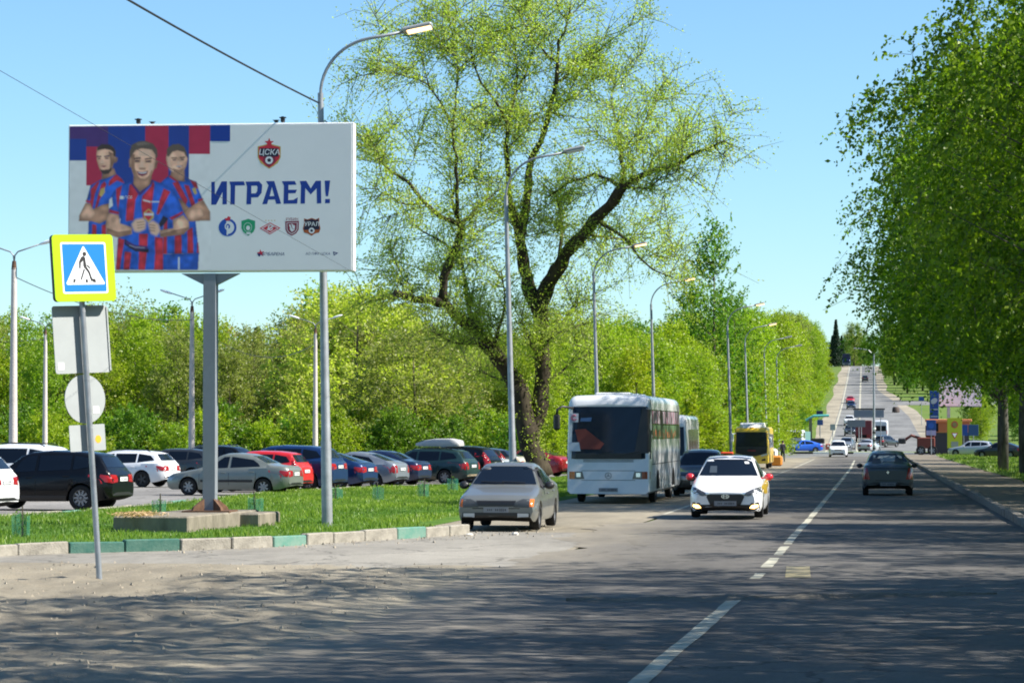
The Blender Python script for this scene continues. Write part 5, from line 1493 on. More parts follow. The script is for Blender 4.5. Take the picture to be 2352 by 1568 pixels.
for (rr_, ang) in ((.085, 300), (.05, 280)):
    pts = [(c_.x + .045, c_.y + rr_ * math.cos(R(40 + i * ang / 12)), 2.55 + rr_ * math.sin(R(40 + i * ang / 12))) for i in range(13)]
    MB().tube(pts, .012, 5).build('route_emblem', mat('route_red', (.45, .08, .16), .5), q)
Bt.patch('blue_notice', [(-hw * .68, 2.44), (-hw * .42, 2.44), (-hw * .40, 2.56), (-hw * .66, 2.54)], 'front', mat('notice_blue', (.05, .12, .26), .5), rt, .028, 2)
Bt.patch('painted_red_reflection', [(-hw * .80, 2.20), (-hw * .55, 2.22), (-hw * .10, 1.78), (-hw * .20, 1.62), (-hw * .68, 1.62)], 'front', mat('reflection_red', (.16, .03, .02), .7), rt, .022, 5)  # red reflection in the windscreen, painted on as a coloured patch
Bt.patch('dark_pillar_band', [(hw * .62, 1.5), (hw * .995, 1.5), (hw * .985, 2.78), (hw * .80, 2.86)], 'front', M_grille, rt, .021, 8)
make_plate(Bt, rt, 'front', .42, w=.56, dark=True)
pp = Bt.hit('front', 0, .84)
em = MB().lathe([(.082, -.008), (.10, -.008), (.10, .008), (.082, .008)], 22, 'x', close=True)
for a in (90, 210, 330): em.prism([(-.012, 0), (.012, 0), (.004, .086), (-.004, .086)], -.006, .006, plane='yz') if False else em.add([(0.004, .016 * math.sin(R(a)), -.016 * math.cos(R(a))), (.004, -.016 * math.sin(R(a)), .016 * math.cos(R(a))), (.004, .088 * math.cos(R(a)), .088 * math.sin(R(a)))], [(0, 1, 2)])
em.xform(Matrix.Translation((pp.x + .015, 0, .84))); em.build('badge', M_galv, rt, fix=False)
mr_ = MB().tube([(f - .25, -hw * .85, 2.84), (f + .05, -hw - .10, 2.88), (f + .14, -hw - .24, 2.8), (f + .14, -hw - .26, 2.66)], .035, 8)
mr_.build('mirror_arm', M_dark, rt, smooth=True)
MB().box(f + .07, f + .2, -hw - .36, -hw - .16, 2.18, 2.66, bev=.06).build('wing_mirror', M_dark, rt)
for x0 in (1.2, 3.4, 5.6): MB().box(f - x0 - .9, f - x0, -.5, .55, 3.24, 3.31, bev=.03).build('roof_hatch', P_coach, rt)
for y in (-.4, .4):
    p0 = Bt.hit('front', y, 1.45); MB().tube([p0 + Vector((.03, 0, 0)), p0 + Vector((.03, .55, .12))], .014, 5).build('wiper', M_dark, rt)

r5, B5, f, hw = coach('smaller white bus half hidden behind the touring coach', (XA(1580, 109) - 1.13, 113, zp(112) + .02), R(-90), P_coach, 8.5, 2.2, 2.86, .3, 'vehicles on the left shoulder', 'small_bus', wheels=(1.6, 6.2), rw=.38, rake=.3)
B5.patch('windscreen', [(-hw * .93, 1.3), (hw * .93, 1.3), (hw * .88, 2.4), (-hw * .88, 2.4)], 'front', M_glass, r5, .01, 5)
for ax in ('left', 'right'):
    for k in range(4): B5.patch('side_window', [(f - 1.3 - 1.6 * k, 1.4), (f - 2.8 - 1.6 * k, 1.4), (f - 2.8 - 1.6 * k, 2.3), (f - 1.3 - 1.6 * k, 2.3)], ax, M_glass, r5, .008, 2)

P_ybus = paint('bus_yellow', (.78, .50, .01), 0, .35)
r6, B6, f, hw = coach('yellow bus with white roof unit parked on the far shoulder', (XA(1727, 187), 187 + 3.9, zp(190) + .02), R(-90.5), P_ybus, 8.0, 2.28, 2.72, .32, 'vehicles on the left shoulder', 'yellow_bus', wheels=(1.7, 5.9), rw=.40, rake=.22)
B6.patch('windscreen', [(-hw * .90, 1.42), (hw * .90, 1.42), (hw * .86, 2.38), (-hw * .86, 2.38)], 'front', M_glass, r6, .01, 5)
B6.patch('front_mask', [(-hw * .88, 1.0), (-hw * .3, .82), (hw * .3, .82), (hw * .88, 1.0), (hw * .92, 1.44), (-hw * .92, 1.44)], 'front', M_grille, r6, .008, 4)
for s in (-1, 1):
    ax = 'left' if s > 0 else 'right'
    B6.patch('head_lamp', [(s * hw * .55, .78), (s * hw * .9, .90), (s * hw * .92, 1.0), (s * hw * .55, .88)], 'front', M_head, r6, .014, 2)
    B6.patch('fog_lamp', [(s * hw * .58, .48), (s * hw * .82, .52), (s * hw * .80, .66), (s * hw * .6, .6)], 'front', M_grille, r6, .010, 2)
    for k in range(4): B6.patch('side_window', [(f - .9 - 1.55 * k, 1.35), (f - 2.35 - 1.55 * k, 1.35), (f - 2.35 - 1.55 * k, 2.25), (f - .9 - 1.55 * k, 2.25)], ax, M_glass, r6, .008, 2)
    MB().box(f - .05, f + .1, s * (hw + .10) - .09, s * (hw + .10) + .09, 1.7 if s > 0 else 1.75, 2.05 if s > 0 else 2.3, bev=.04).build('wing_mirror', M_swht, r6)
    MB().tube([(f - .2, s * hw * .9, 2.3), (f + .02, s * (hw + .09), 2.25)], .025, 6).build('mirror_arm', M_swht, r6)
rv, rf = [], []
for (x, w, z) in ((f - .35, .55, 2.66), (f - .55, .78, 2.9), (f - 1.2, .86, 3.0), (f - 2.6, .86, 3.0), (f - 2.9, .7, 2.72)):
    rv += [(x, -w, 2.62), (x, -w * .9, z), (x, w * .9, z), (x, w, 2.62)]
for i in range(4):
    for j in range(3): rf.append((i * 4 + j, i * 4 + j + 1, i * 4 + 5 + j, i * 4 + 4 + j))
rf += [(0, 1, 2, 3), (19, 18, 17, 16)]
MB().add(rv, rf).build('roof_unit', mat('roof_unit_white', (.74, .72, .66), .5), r6)
MB().box(f - .36, f - .30, -.12, .14, 2.64, 2.70).build('marker_lamp', M_amber, r6)
B6.patch('red_lettering_bar', [(-.25, 1.12), (.28, 1.12), (.28, 1.22), (-.25, 1.22)], 'front', mat('dull_red', (.22, .02, .03), .5), r6, .014, 1)

# van, lorries
P_van = paint('van_white', (.62, .65, .69))
r7, B7, f, hw = coach('white high-roof van waiting at the junction behind the silver saloon', (XA(2024, 400), 402, zp(402) + .02), R(88), P_van, 5.8, 2.0, 2.7, .3, 'vehicles driving on the road', 'van', 'van', wheels=(1.0, 4.4), rw=.34, rake=.9)
B7.patch('rear_window', [(-hw * .8, 1.2), (hw * .8, 1.2), (hw * .76, 1.95), (-hw * .76, 1.95)], 'rear', M_glass, r7, .01, 2)
B7.patch('windscreen', [(-hw * .85, 1.3), (hw * .85, 1.3), (hw * .8, 2.1), (-hw * .8, 2.1)], 'front', M_glass, r7, .01, 3)
for s in (-1, 1): B7.patch('tail_lamp', [(s * hw * .86, .8), (s * hw * .97, .8), (s * hw * .97, 1.3), (s * hw * .86, 1.3)], 'rear', M_tail, r7, .01, 1)
def lorry(label, px, d, head, cab_col, box_col, name='lorry', H=3.0, boxlen=4.0, w=2.2):
    x = XA(px, d)
    r = empty(name, (x, d, zp(d) + .02), head, label, 'lorry', 'vehicles driving on the road')
    hw = w / 2
    MB().box(-boxlen, .0, -hw, hw, .95, H, bev=.04).build('load_box', box_col, r)
    vs, fs = shell([(1.75, hw * .9, .5, 1.5, .1), (1.7, hw * .95, .45, 1.75, .15), (1.45, hw, .45, 2.25, .2), (1.2, hw, .45, 2.4, .2), (.12, hw, .45, 2.4, .2), (.1, hw * .95, .5, 2.35, .2)])
    meshobj('cab', vs, fs, cab_col, r, True, None, 40); B = Body(vs, fs)
    B.patch('windscreen', [(-hw * .86, 1.45), (hw * .86, 1.45), (hw * .8, 2.15), (-hw * .8, 2.15)], 'front', M_glass, r, .012, 3)
    for s, ax in ((1, 'left'), (-1, 'right')):
        B.patch('side_window', [(1.3, 1.4), (.3, 1.4), (.3, 2.1), (1.1, 2.1)], ax, M_glass, r, .01, 2)
        B.patch('head_lamp', [(s * hw * .5, .75), (s * hw * .88, .75), (s * hw * .88, .95), (s * hw * .5, .95)], 'front', M_head, r, .012, 1)
        for xx in (1.0, -boxlen + 1.0): add_wheel(r, xx, s * (hw - .14), .42, 'five', s)
    MB().box(-boxlen, 1.2, -.4, .4, .55, .93).build('chassis', M_under, r)
    return r
lorry('dark red lorry beside the striped lamp post at the junction', 1984, 392, R(90), P_dkred, mat('tarpaulin_maroon', (.13, .02, .03), .7), H=2.9)
lorry('white tipper cab waiting behind the bright blue saloon', 1830, 352, R(-100), P_van, mat('tipper_body', (.10, .22, .20), .6), H=2.2, boxlen=3.2)
lorry('dark lorry at the top of the hill', 1945, 950, R(-90), P_dkblue, mat('dark_canvas', (.02, .025, .06), .7), H=4.4, boxlen=7, w=2.6)
# ================================================================== TREES
M_bark = mat('willow_bark', (.03, .025, .018), .95, spec=.1, col2=(.08, .065, .045), scale=3.5, bump=1.0, bscale=7, stretch=(1, 1, .3))
M_bark2 = mat('grey_bark', (.10, .085, .065), .95, spec=.1, var=.35, scale=5, bump=.6)
M_birch = mat('birch_bark', (.035, .03, .025), .9, spec=.1, col2=(.14, .13, .115), scale=3.2, stretch=(1.2, 1.2, .35), bump=.7, bscale=9)
LM = {
 'fresh':  leafmat('leaf_fresh', (.155, .25, .018), (.33, .41, .035), .52),
 'lime':   leafmat('leaf_lime', (.21, .30, .014), (.39, .45, .03), .52),
 'mid':    leafmat('leaf_mid', (.07, .17, .014), (.17, .29, .03), .48),
 'olive':  leafmat('leaf_olive', (.17, .20, .05), (.32, .34, .095), .5),
 'bronze': leafmat('leaf_bronze', (.22, .17, .06), (.36, .31, .10), .48),
 'birch':  leafmat('leaf_birch', (.040, .108, .004), (.25, .37, .016), .44),
 'willow': leafmat('leaf_willow', (.29, .36, .05), (.50, .55, .12), .56),
 'needle': leafmat('needle_dark', (.012, .035, .018), (.03, .06, .03), .15),
}
def twig_leaves(rng, starts, dirs, lens, nleaf, size, droop, spread, elong=1.0):
    """Leaves strung along curved twigs. Returns centres, long axes, short axes, tint."""
    n = len(starts)
    t = rng.uniform(.05, 1.0, (n, nleaf))
    P = starts[:, None, :] + dirs[:, None, :] * (lens[:, None] * t)[:, :, None]
    P[:, :, 2] -= droop * (lens[:, None] * t) ** 2
    P += rng.normal(0, spread, P.shape)
    C = P.reshape(-1, 3)
    m = len(C)
    d = np.repeat(dirs, nleaf, 0)
    U = unit(rng.normal(0, .75, (m, 3)) + d * .6 + np.array([0, 0, -.25]))
    V = unit(np.cross(U, rng.normal(0, 1, (m, 3))))
    s = size * rng.uniform(.6, 1.35, m)
    tint = np.clip(np.repeat(rng.normal(.5, .2, n), nleaf) + rng.normal(0, .16, m), 0, 1)
    return C, U * (s * elong)[:, None], V * (s * .62)[:, None], tint

def tree_mesh(seed, H, R0, z0, env, ncl, twigs, nleaf, leaf, twig=1.0, up=.5, droop=.12, spread=.07, limb_n=16, trunk_r=.16, elong=1.0, lean=.0):
    """Generic tree: envelope env(t)->relative radius for t in 0..1 between z0 and H."""
    rng = np.random.RandomState(seed)
    cen = []
    while len(cen) < ncl:
        t = rng.rand(); rr = env(t)
        if rng.rand() > rr ** .7 + .05: continue
        a = rng.rand() * 6.283
        rad = R0 * rr * (1 - .75 * rng.rand() ** 1.7)
        cen.append((rad * math.cos(a), rad * math.sin(a), z0 + (H - z0) * t))
    cen = np.array(cen)
    n = ncl * twigs
    st = np.repeat(cen, twigs, 0) + rng.normal(0, twig * .33, (n, 3))
    out = unit(np.repeat(cen * [1, 1, 0], twigs, 0) + 1e-4)
    d = unit(rng.normal(0, .7, (n, 3)) + out * .6 + np.array([0, 0, up]))
    ln = twig * rng.uniform(.5, 1.3, n)
    C, U, V, ti = twig_leaves(rng, st, d, ln, nleaf, leaf, droop, spread, elong)
    mb = MB()
    top = H * .9
    tp = [Vector((0, 0, -.2))]; tr = [trunk_r * 1.25]
    wob = rng.normal(0, .10, (6, 2))
    for i in range(1, 6):
        tp.append(Vector((wob[i][0] * i * .3 + lean * i / 5, wob[i][1] * i * .3, top * i / 5))); tr.append(trunk_r * (1 - i / 5.6))
    mb.tube(tp, tr, 7)
    for i in rng.permutation(ncl)[:limb_n]:
        c = Vector(cen[i]); b = max(.15 * H, c.z - (.25 + .35 * rng.rand()) * (c.xy.length * 1.1 + .6))
        k = min(4.999, b / top * 5); j = int(k); s = tp[j].lerp(tp[j + 1], k - j)
        mid = s.lerp(c, .5) + Vector((0, 0, -.12 * (c - s).length * .5))
        r_ = trunk_r * .42 * (1 - b / (H * 1.15))
        mb.tube([s, mid, c], [r_, r_ * .6, .012], 5, cap=False)
    return mb, (C, U, V, ti)

def tree_pair(key, bark, leafkey, *a, **k):
    mb, (C, U, V, ti) = tree_mesh(*a, **k)
    t = mb.build('trunk', bark, None, smooth=True, fix=False)
    tm = t.data; bpy.data.objects.remove(t)
    cm = leafmesh('crown', C, U, V, ti, LM[leafkey])
    return tm, cm

egg = lambda t: max(.05, math.sin(math.pi * min(1, t ** .75)) ** .6)
dome = lambda t: max(.08, math.sqrt(max(0, 1 - t ** 2.2)))
cone = lambda t: max(.04, (1 - t) ** .8)
col = lambda t: max(.06, math.sin(math.pi * min(1, .08 + t * .92)) ** .45)
TV = {
 'ovate':  tree_pair('ovate', M_bark2, 'fresh', 21, 10.0, 2.6, 1.2, egg, 120, 11, 15, .085, 1.0, .55, .10, .07, 26),
 'ovate2': tree_pair('ovate2', M_bark2, 'fresh', 22, 10.0, 2.2, .8, egg, 120, 11, 14, .08, .95, .7, .08, .06, 26),
 'round':  tree_pair('round', M_bark2, 'olive', 23, 8.0, 3.6, .3, dome, 170, 11, 14, .075, 1.0, .6, .14, .06, 34),
 'narrow': tree_pair('narrow', M_bark2, 'fresh', 24, 10.0, 1.55, .8, col, 100, 10, 14, .08, 1.0, 1.0, .03, .06, 26),
 'sparse': tree_pair('sparse', M_bark2, 'bronze', 25, 10.0, 2.2, 1.5, egg, 90, 8, 9, .065, 1.0, .8, .05, .06, 60),
 'shrub':  tree_pair('shrub', M_bark2, 'mid', 26, 3.2, 1.9, .05, dome, 60, 11, 14, .07, .6, .6, .12, .05, 10, trunk_r=.05),
 'airy':   tree_pair('airy', M_bark2, 'fresh', 29, 18.0, 3.4, 1.5, cone, 150, 9, 12, .12, 1.7, 1.25, .0, .06, 110, trunk_r=.2),
}
# spruce
rng = np.random.RandomState(31)
Cs, Ds = [], []
for k in range(46):
    z = .8 + 15 * (k / 46); rr = 3.1 * (1 - z / 16.3)
    for j in range(11):
        a = rng.rand() * 6.283; Cs.append((0, 0, z)); Ds.append((math.cos(a) * rr, math.sin(a) * rr, -.28 * rr))
Cs, Ds = np.array(Cs, float), np.array(Ds, float); ln = np.linalg.norm(Ds, axis=1)
C, U, V, ti = twig_leaves(rng, Cs, unit(Ds), ln, 26, .16, -.04, .11, 1.2)
tm = MB().tube([(0, 0, -.2), (0, 0, 15.5)], [.2, .02], 7).build('trunk', M_bark, None); tmd = tm.data; bpy.data.objects.remove(tm)
TV['spruce'] = (tmd, leafmesh('crown', C, U, V, ti, LM['needle']))
TH = {'ovate': 10.6, 'ovate2': 10.6, 'round': 8.5, 'narrow': 10.6, 'sparse': 10.5, 'shrub': 3.5, 'airy': 18.6, 'spruce': 16.0}

rt_ = random.Random(77)
def tree(kind, x, d, H, label, group, leafkey=None, cat='tree', name=None, wide=1.0):
    tmd, cmd = TV[kind]
    s = H / TH[kind]
    r = empty(name or {'spruce': 'spruce', 'shrub': 'bush', 'airy': 'poplar_tree'}.get(kind, 'leafy_tree'), (x, d, zp(d) - .05), rt_.uniform(0, 6.28), label, cat, group)
    r.scale = (s * wide, s * wide, s)
    link(bpy.data.objects.new('trunk', tmd), r)
    c = link(bpy.data.objects.new('crown', cmd), r)
    if leafkey:
        c.material_slots[0].link = 'OBJECT'
        c.material_slots[0].material = LM[leafkey]
    return r

ytop = lambda px: float(np.interp(px, [-80, 0, 100, 230, 300, 350, 420, 540, 600, 660, 740, 830, 900, 1000, 1200, 1300, 1400, 1500, 1600, 1700, 1760, 1830, 1890, 1930],
                                      [705, 700, 690, 680, 672, 690, 700, 712, 748, 722, 655, 640, 676, 720, 745, 745, 725, 705, 700, 695, 712, 708, 742, 765]))
def wood_h(px, d, k=1.0):
    return ((988 - ytop(px)) * k) / F * d + 2.1 - zp(d)
WL = {'ovate': 'leafy spring tree with rounded crown in the wood', 'ovate2': 'slender leafy spring tree in the wood', 'round': 'broad feathery willow-like tree in the wood', 'narrow': 'narrow upright tree in the wood', 'sparse': 'half-bare brownish tree in the wood'}
def wood(kind, px, d, k, leafkey, where, group):
    x = XA(px, d)
    tree(kind, x, d, wood_h(px, d, k) * rt_.uniform(.96, 1.05), WL[kind] + ' ' + where, group, leafkey)
W1 = ('behind the car park', 'trees of the wood behind the car park')
for row, (d, k, step) in enumerate(((224, 1.0, 62), (205, .93, 58), (188, .80, 60))):
    px = -70 + row * 19
    while px < 1330:
        dd = d + rt_.uniform(-6, 6)
        if 700 < px < 1060 and row > 0: kd, lk = 'round', rt_.choice(['olive', 'willow', 'olive'])
        elif 520 < px < 720: kd, lk = rt_.choice([('sparse', 'bronze'), ('ovate2', 'olive'), ('sparse', 'olive')])
        elif px > 1060: kd, lk = rt_.choice([('ovate', 'fresh'), ('ovate2', 'lime'), ('round', 'olive')])
        else: kd, lk = rt_.choice([('ovate', 'fresh'), ('ovate2', 'olive'), ('ovate', 'mid'), ('narrow', 'fresh'), ('ovate2', 'lime'), ('sparse', 'olive')])
        wood(kd, px, dd, k * rt_.uniform(.92, 1.0), lk, *W1)
        px += step * rt_.uniform(.75, 1.25)
# bright dark-green tree and thin tree behind the crossing sign
tree('ovate', XA(375, 232), 232, wood_h(375, 232, 1.03), 'dense bright green tree rising left of the billboard post in the wood', 'trees of the wood behind the car park', 'mid', wide=1.3)
tree('sparse', XA(290, 210), 210, wood_h(290, 210, 1.1), 'thin half-bare tree just right of the crossing sign', 'trees of the wood behind the car park', 'olive')
tree('round', XA(820, 180), 180, wood_h(820, 180, 1.0), 'large feathery grey-green willow behind the street lamp', 'trees of the wood behind the car park', 'willow', wide=1.15)
tree('round', XA(950, 172), 172, wood_h(950, 172, .82), 'low feathery willow left of the big willow trunk', 'trees of the wood behind the car park', 'olive', wide=1.2)
for px in range(-60, 1300, 52):
    d = 166 + rt_.uniform(-4, 6)
    tree('shrub', XA(px + rt_.uniform(-15, 15), d), d, rt_.uniform(2.6, 4.2), 'fresh green bush at the edge of the wood behind the car park', 'bushes along the edge of the wood', rt_.choice(['fresh', 'mid', 'lime']), cat='bush')
tree('spruce', XA(590, 300), 300, (988 - 742) / F * 300 + 2.7, 'dark spruce top showing above the wood left of the lamp by the billboard', 'conifers', cat='tree')
# wood beside the road
W2 = ('beside the road', 'trees of the wood beside the road')
d = 128
while d < 300:
    for (x0, x1, k) in ((-14.5, -11.8, .72), (-19, -15, .9), (-26, -20, 1.0)):
        x = rt_.uniform(x0, x1)
        if d < 150 and x > -15: continue
        if d < 165 and x > -19: x -= 3
        px = 2000 + x * F / d
        kd, lk = rt_.choice([('ovate', 'lime'), ('ovate2', 'fresh'), ('ovate', 'fresh'), ('ovate2', 'lime'), ('round', 'fresh'), ('ovate2', 'mid')])
        if px > 1240:
            tree(kd, x, d + rt_.uniform(-3, 3), wood_h(px, d, k * rt_.uniform(.88, 1.02)), WL[kd] + ' ' + W2[0], W2[1], lk)
    d += 7.5
d = 150
while d < 330:
    x = rt_.uniform(-12.4, -11.0)
    tree('shrub', x, d, rt_.uniform(3, 5), 'lime green bush at the edge of the roadside wood', 'bushes along the edge of the wood', rt_.choice(['fresh', 'lime', 'lime']), cat='bush')
    d += rt_.uniform(6, 9)
d = 305
while d < 900:
    for k in range(2):
        x = xc(d) + rt_.uniform(-16.5, -11) - 5 * k
        px = 2000 + x * F / d
        kd, lk = rt_.choice([('ovate', 'lime'), ('ovate2', 'fresh'), ('ovate', 'fresh'), ('ovate2', 'olive')])
        tree(kd, x, d + rt_.uniform(-3, 3), min(19, max(7, wood_h(px, d, rt_.uniform(.86, 1.0)))), WL[kd] + ' along the hill road', 'trees along the hill road', lk, wide=.8)
    d += 13 + (d - 300) * .012
d = 330
while d < 760:
    tree('shrub', xc(d) + rt_.uniform(-11.2, -9.6), d, rt_.uniform(3, 5.5), 'green bush on the slope left of the hill road', 'bushes on the hill slope', rt_.choice(['fresh', 'lime', 'mid']), cat='bush')
    d += rt_.uniform(9, 16)
tree('airy', XA(1640, 238), 238, (988 - 512) / F * 238 + 2.6, 'tall airy poplar with upswept branches above the roadside wood', 'tall poplars', 'mid')
tree('airy', XA(1588, 250), 250, (988 - 610) / F * 250 + 2.6, 'shorter airy poplar left of the tall one', 'tall poplars', 'fresh')
tree('narrow', XA(1688, 262), 262, (988 - 672) / F * 262 + 2.6, 'narrow young tree right of the tall poplar', 'tall poplars', 'mid')
for (px, yt, d) in ((1921, 733, 960), (1934, 770, 985), (1912, 770, 990)):
    tree('spruce', XA(px, d), d, (988 - yt) / F * d + 2.1 - zp(d), {1921: 'tallest dark spruce at the top of the hill', 1934: 'lower spruce on the hilltop right of the tallest', 1912: 'lower spruce on the hilltop left of the tallest'}[px], 'conifers')
for (px, yt, d, lk) in ((1962, 742, 1040, 'olive'), (1978, 765, 1060, 'olive'), (1948, 790, 1080, 'mid'), (1992, 770, 1010, 'mid'), (2010, 770, 980, 'mid'), (1930, 800, 1090, 'mid'), (1955, 805, 1100, 'olive'), (1972, 808, 1100, 'mid'), (1938, 775, 1050, 'mid'), (1950, 765, 1120, 'olive'), (1905, 785, 1060, 'mid'), (1985, 785, 1120, 'mid'), (2000, 790, 1050, 'mid')):
    tree('ovate2', XA(px, d), d, (988 - yt) / F * d + 2.1 - zp(d), 'hazy tree standing across the top of the hill road', 'trees on the hilltop', lk, wide=1.2)
# right side of the hill
d = 625
while d < 960:
    for k in range(3):
        x = xc(d) + rt_.uniform(8.6 if d > 730 else 10.5, 13 if d > 730 else 15) + 8 * k
        if d < 660: x += 6
        kd, lk = rt_.choice([('ovate', 'mid'), ('ovate2', 'mid'), ('ovate', 'fresh')])
        tree(kd, x, d + rt_.uniform(-6, 6), rt_.uniform(11, 16), WL[kd] + ' right of the hill road', 'trees right of the hill road', lk)
    d += 24
for (x, d, h, lk) in ((18, 345, 11, 'mid'), (24, 352, 12, 'fresh'), (30, 340, 13, 'mid'), (37, 350, 12, 'mid'), (21, 400, 12, 'fresh'), (28, 420, 12, 'mid'), (16, 440, 9, 'mid'), (14, 370, 7, 'fresh'), (26, 310, 11, 'mid'), (33, 300, 12, 'mid'), (20, 318, 9, 'mid')):
    tree('ovate', x, d, h, WL['ovate'] + ' behind the kiosks at the junction', 'trees behind the kiosks', lk)

# ------------------------------------------------------------------ roadside birches on the right
def birch_mesh(seed, H, R0, z0, ncl=190, tw=11, nl=19):
    rng = np.random.RandomState(seed)
    cen = []
    while len(cen) < ncl:
        t = rng.rand(); rr = max(.1, math.sin(math.pi * min(1, .16 + t * .80)) ** .55)
        a = rng.rand() * 6.283; rad = R0 * rr * (1 - .8 * rng.rand() ** 1.6)
        cen.append((rad * math.cos(a), rad * math.sin(a), z0 + (H - z0) * t))
    cen = np.array(cen); n = ncl * tw
    ext = rng.rand(ncl) < .16
    cen[ext, :2] *= 1.22
    st = np.repeat(cen, tw, 0) + rng.normal(0, .42, (n, 3))
    out = unit(np.repeat(cen * [1, 1, 0], tw, 0) + 1e-4)
    d = unit(rng.normal(0, .42, (n, 3)) + out * .5 + np.array([0, 0, -.75]))
    C, U, V, ti = twig_leaves(rng, st, d, rng.uniform(.5, 2.1, n), nl, .074, .10, .06, .95)
    mb = MB()
    tp = [Vector((0, 0, -.3)), Vector((.05, .03, 2)), Vector((-.1, .05, 5)), Vector((.1, 0, 9)), Vector((0, .1, 13)), Vector((.05, 0, H * .96))]
    mb.tube(tp, [.24, .19, .16, .11, .06, .02], 9)
    for i in range(min(ncl, 120)):
        c = Vector(cen[i]); b = max(3.0, c.z - .55 * c.xy.length - .4)
        zs = [p.z for p in tp]; j = max(k for k in range(5) if zs[k] <= b); s = tp[j].lerp(tp[j + 1], min(1, (b - zs[j]) / (zs[j + 1] - zs[j])))
        r_ = .05 * (1 - b / (H * 1.1)) + .006
        mb.tube([s, s.lerp(c, .5) + Vector((0, 0, .35)), c], [r_, r_ * .6, .006], 5, cap=False)
    for i in range(0, n, 3):
        s = Vector(st[i]); mb.tube([s, s + Vector(d[i]) * .5, s + Vector(d[i]) * 1.0 + Vector((0, 0, -.1))], [.008, .006, .003], 3, cap=False)
    t = mb.build('trunk', M_birch, None, smooth=True, fix=False); tm = t.data; bpy.data.objects.remove(t)
    return tm, leafmesh('crown', C, U, V, ti, LM['birch'])
BV = [birch_mesh(41, 17.0, 5.9, 5.4, 190, 16, 21), birch_mesh(42, 15.8, 5.5, 5.0, 180, 16, 21), birch_mesh(43, 15.5, 5.2, 5.6, 130, 12, 16)]
rb_ = random.Random(5)
def birch(x, d, label, s=1.0, v=0, group='roadside birches'):
    tm, cm = BV[v]
    r = empty('birch_tree', (x, d, zp(d) + .1), rb_.uniform(0, 6.28), label, 'tree', group)
    r.scale = (s, s, s * rb_.uniform(.95, 1.06))
    link(bpy.data.objects.new('trunk', tm), r); link(bpy.data.objects.new('crown', cm), r)
    return r
near_l = 'birch beside the pavement shading the near road from the right'
for i, (x, d, s, v) in enumerate(((7.6, 19, .95, 1), (8.4, 25, 1.0, 2), (7.4, 31, 1.0, 2), (8.8, 38.5, 1.0, 2), (13, 22, 1.0, 2), (13.5, 34, 1, 2))):
    birch(x, d, near_l, s, v, 'near birches on the right')
for i, (x, d, s, v) in enumerate(((7.7, 79.5, 1.12, 1), (7.0, 87.5, .92, 0), (6.9, 97, 1.0, 1), (7.2, 106, 1.05, 1), (6.8, 117, 1.15, 0), (7.4, 128, 1.15, 1))):
    birch(x, d, 'tall birch with hanging foliage filling the right edge', s, v)
for (x, d, s) in ((6.6, 55, .5), (6.9, 62, .48), (6.5, 69.5, .44)):
    birch(x, d, 'young low birch beside the pavement, out of view on the right', s, 1, 'young birches on the right')
for (x, d, s) in ((18, 14, 1), (19, 26, 1.05), (18.5, 37, 1), (19, 48, 1), (18, 60, 1.05), (19.5, 72, 1), (20, 88, 1), (21, 104, 1), (21, 122, 1), (20, 142, 1)):  # unseen grove added to block skylight and deepen the shade on the road
    birch(x, d, 'unseen birch added far right of the road to block skylight', s, int(d) % 2, 'unseen birches added to block skylight')
birch(7.5, 142, 'birch whose grey trunk stands nearest the right picture edge', 1.2, 0)
birch(7.2, 158, 'birch with dark trunk left of the grey-trunked one', 1.25, 1)
birch(8.2, 182, 'birch whose dark trunk stands just right of the yellow sign board', 1.2, 0)
for (x, d, s, v) in ((11.5, 150, 1, 1), (12.5, 172, 1, 0), (11, 130, 1.05, 0), (12.5, 105, 1.05, 1), (12.5, 84, 1, 0), (12.8, 94, 1, 1), (12, 118, 1, 1), (14.5, 235, .9, 1), (15.5, 205, 1, 0)):
    birch(x, d, 'birch in the second row behind the pavement', s, v, 'second row of birches')

# ------------------------------------------------------------------ the big willow
WY = 135.0
WB = zp(WY)
_limbs = []   # (points px,py,depth offset), radius start, radius end (m), leafiness
def LB(pts, r0, r1, leaf=1.0): _limbs.append((pts, r0, r1, leaf))
LB([(1238, 1092, 0), (1228, 1050, 0), (1215, 1000, .1), (1203, 940, .2), (1188, 885, .2)], .56, .46, 1.5)
LB([(1188, 885, .2), (1162, 845, .1), (1130, 808, -.3), (1090, 762, -.8), (1045, 718, -1.2), (1005, 694, -1.6), (955, 686, -2.2), (905, 672, -2.6)], .44, .14, 1.7)
LB([(1222, 1000, .3), (1240, 930, .5), (1246, 850, .6), (1246, 770, .6), (1240, 710, .5)], .42, .34, 1.8)
LB([(1240, 715, .5), (1222, 681, .5), (1208, 635, .3), (1202, 600, .2), (1196, 547, 0), (1184, 505, -.2), (1172, 470, -.3)], .38, .20, .5)
LB([(1240, 720, .5), (1251, 671, .4), (1270, 635, .2), (1288, 606, 0), (1312, 568, -.4), (1365, 509, -1.2), (1413, 457, -2.0), (1432, 428, -2.3)], .40, .24, .5)
LB([(1432, 428, -2.3), (1480, 400, -2.8), (1530, 385, -3.2), (1580, 362, -3.4), (1625, 342, -3.7), (1665, 322, -4)], .17, .03, 1.5)
LB([(1420, 445, -2), (1430, 400, -1.4), (1425, 350, -.8), (1420, 300, -.2), (1405, 240, .2), (1412, 190, .4)], .14, .02, 1.3)
LB([(1432, 428, -2.3), (1490, 432, -3), (1520, 410, -3.6), (1560, 395, -4)], .07, .02, 1.2)
LB([(1425, 350, -.8), (1470, 300, -.4), (1500, 250, .3), (1512, 210, .8)], .07, .012, 1.4)
LB([(1480, 400, -2.8), (1510, 350, -2), (1555, 310, -1.5), (1590, 280, -1)], .08, .015, 1.5)
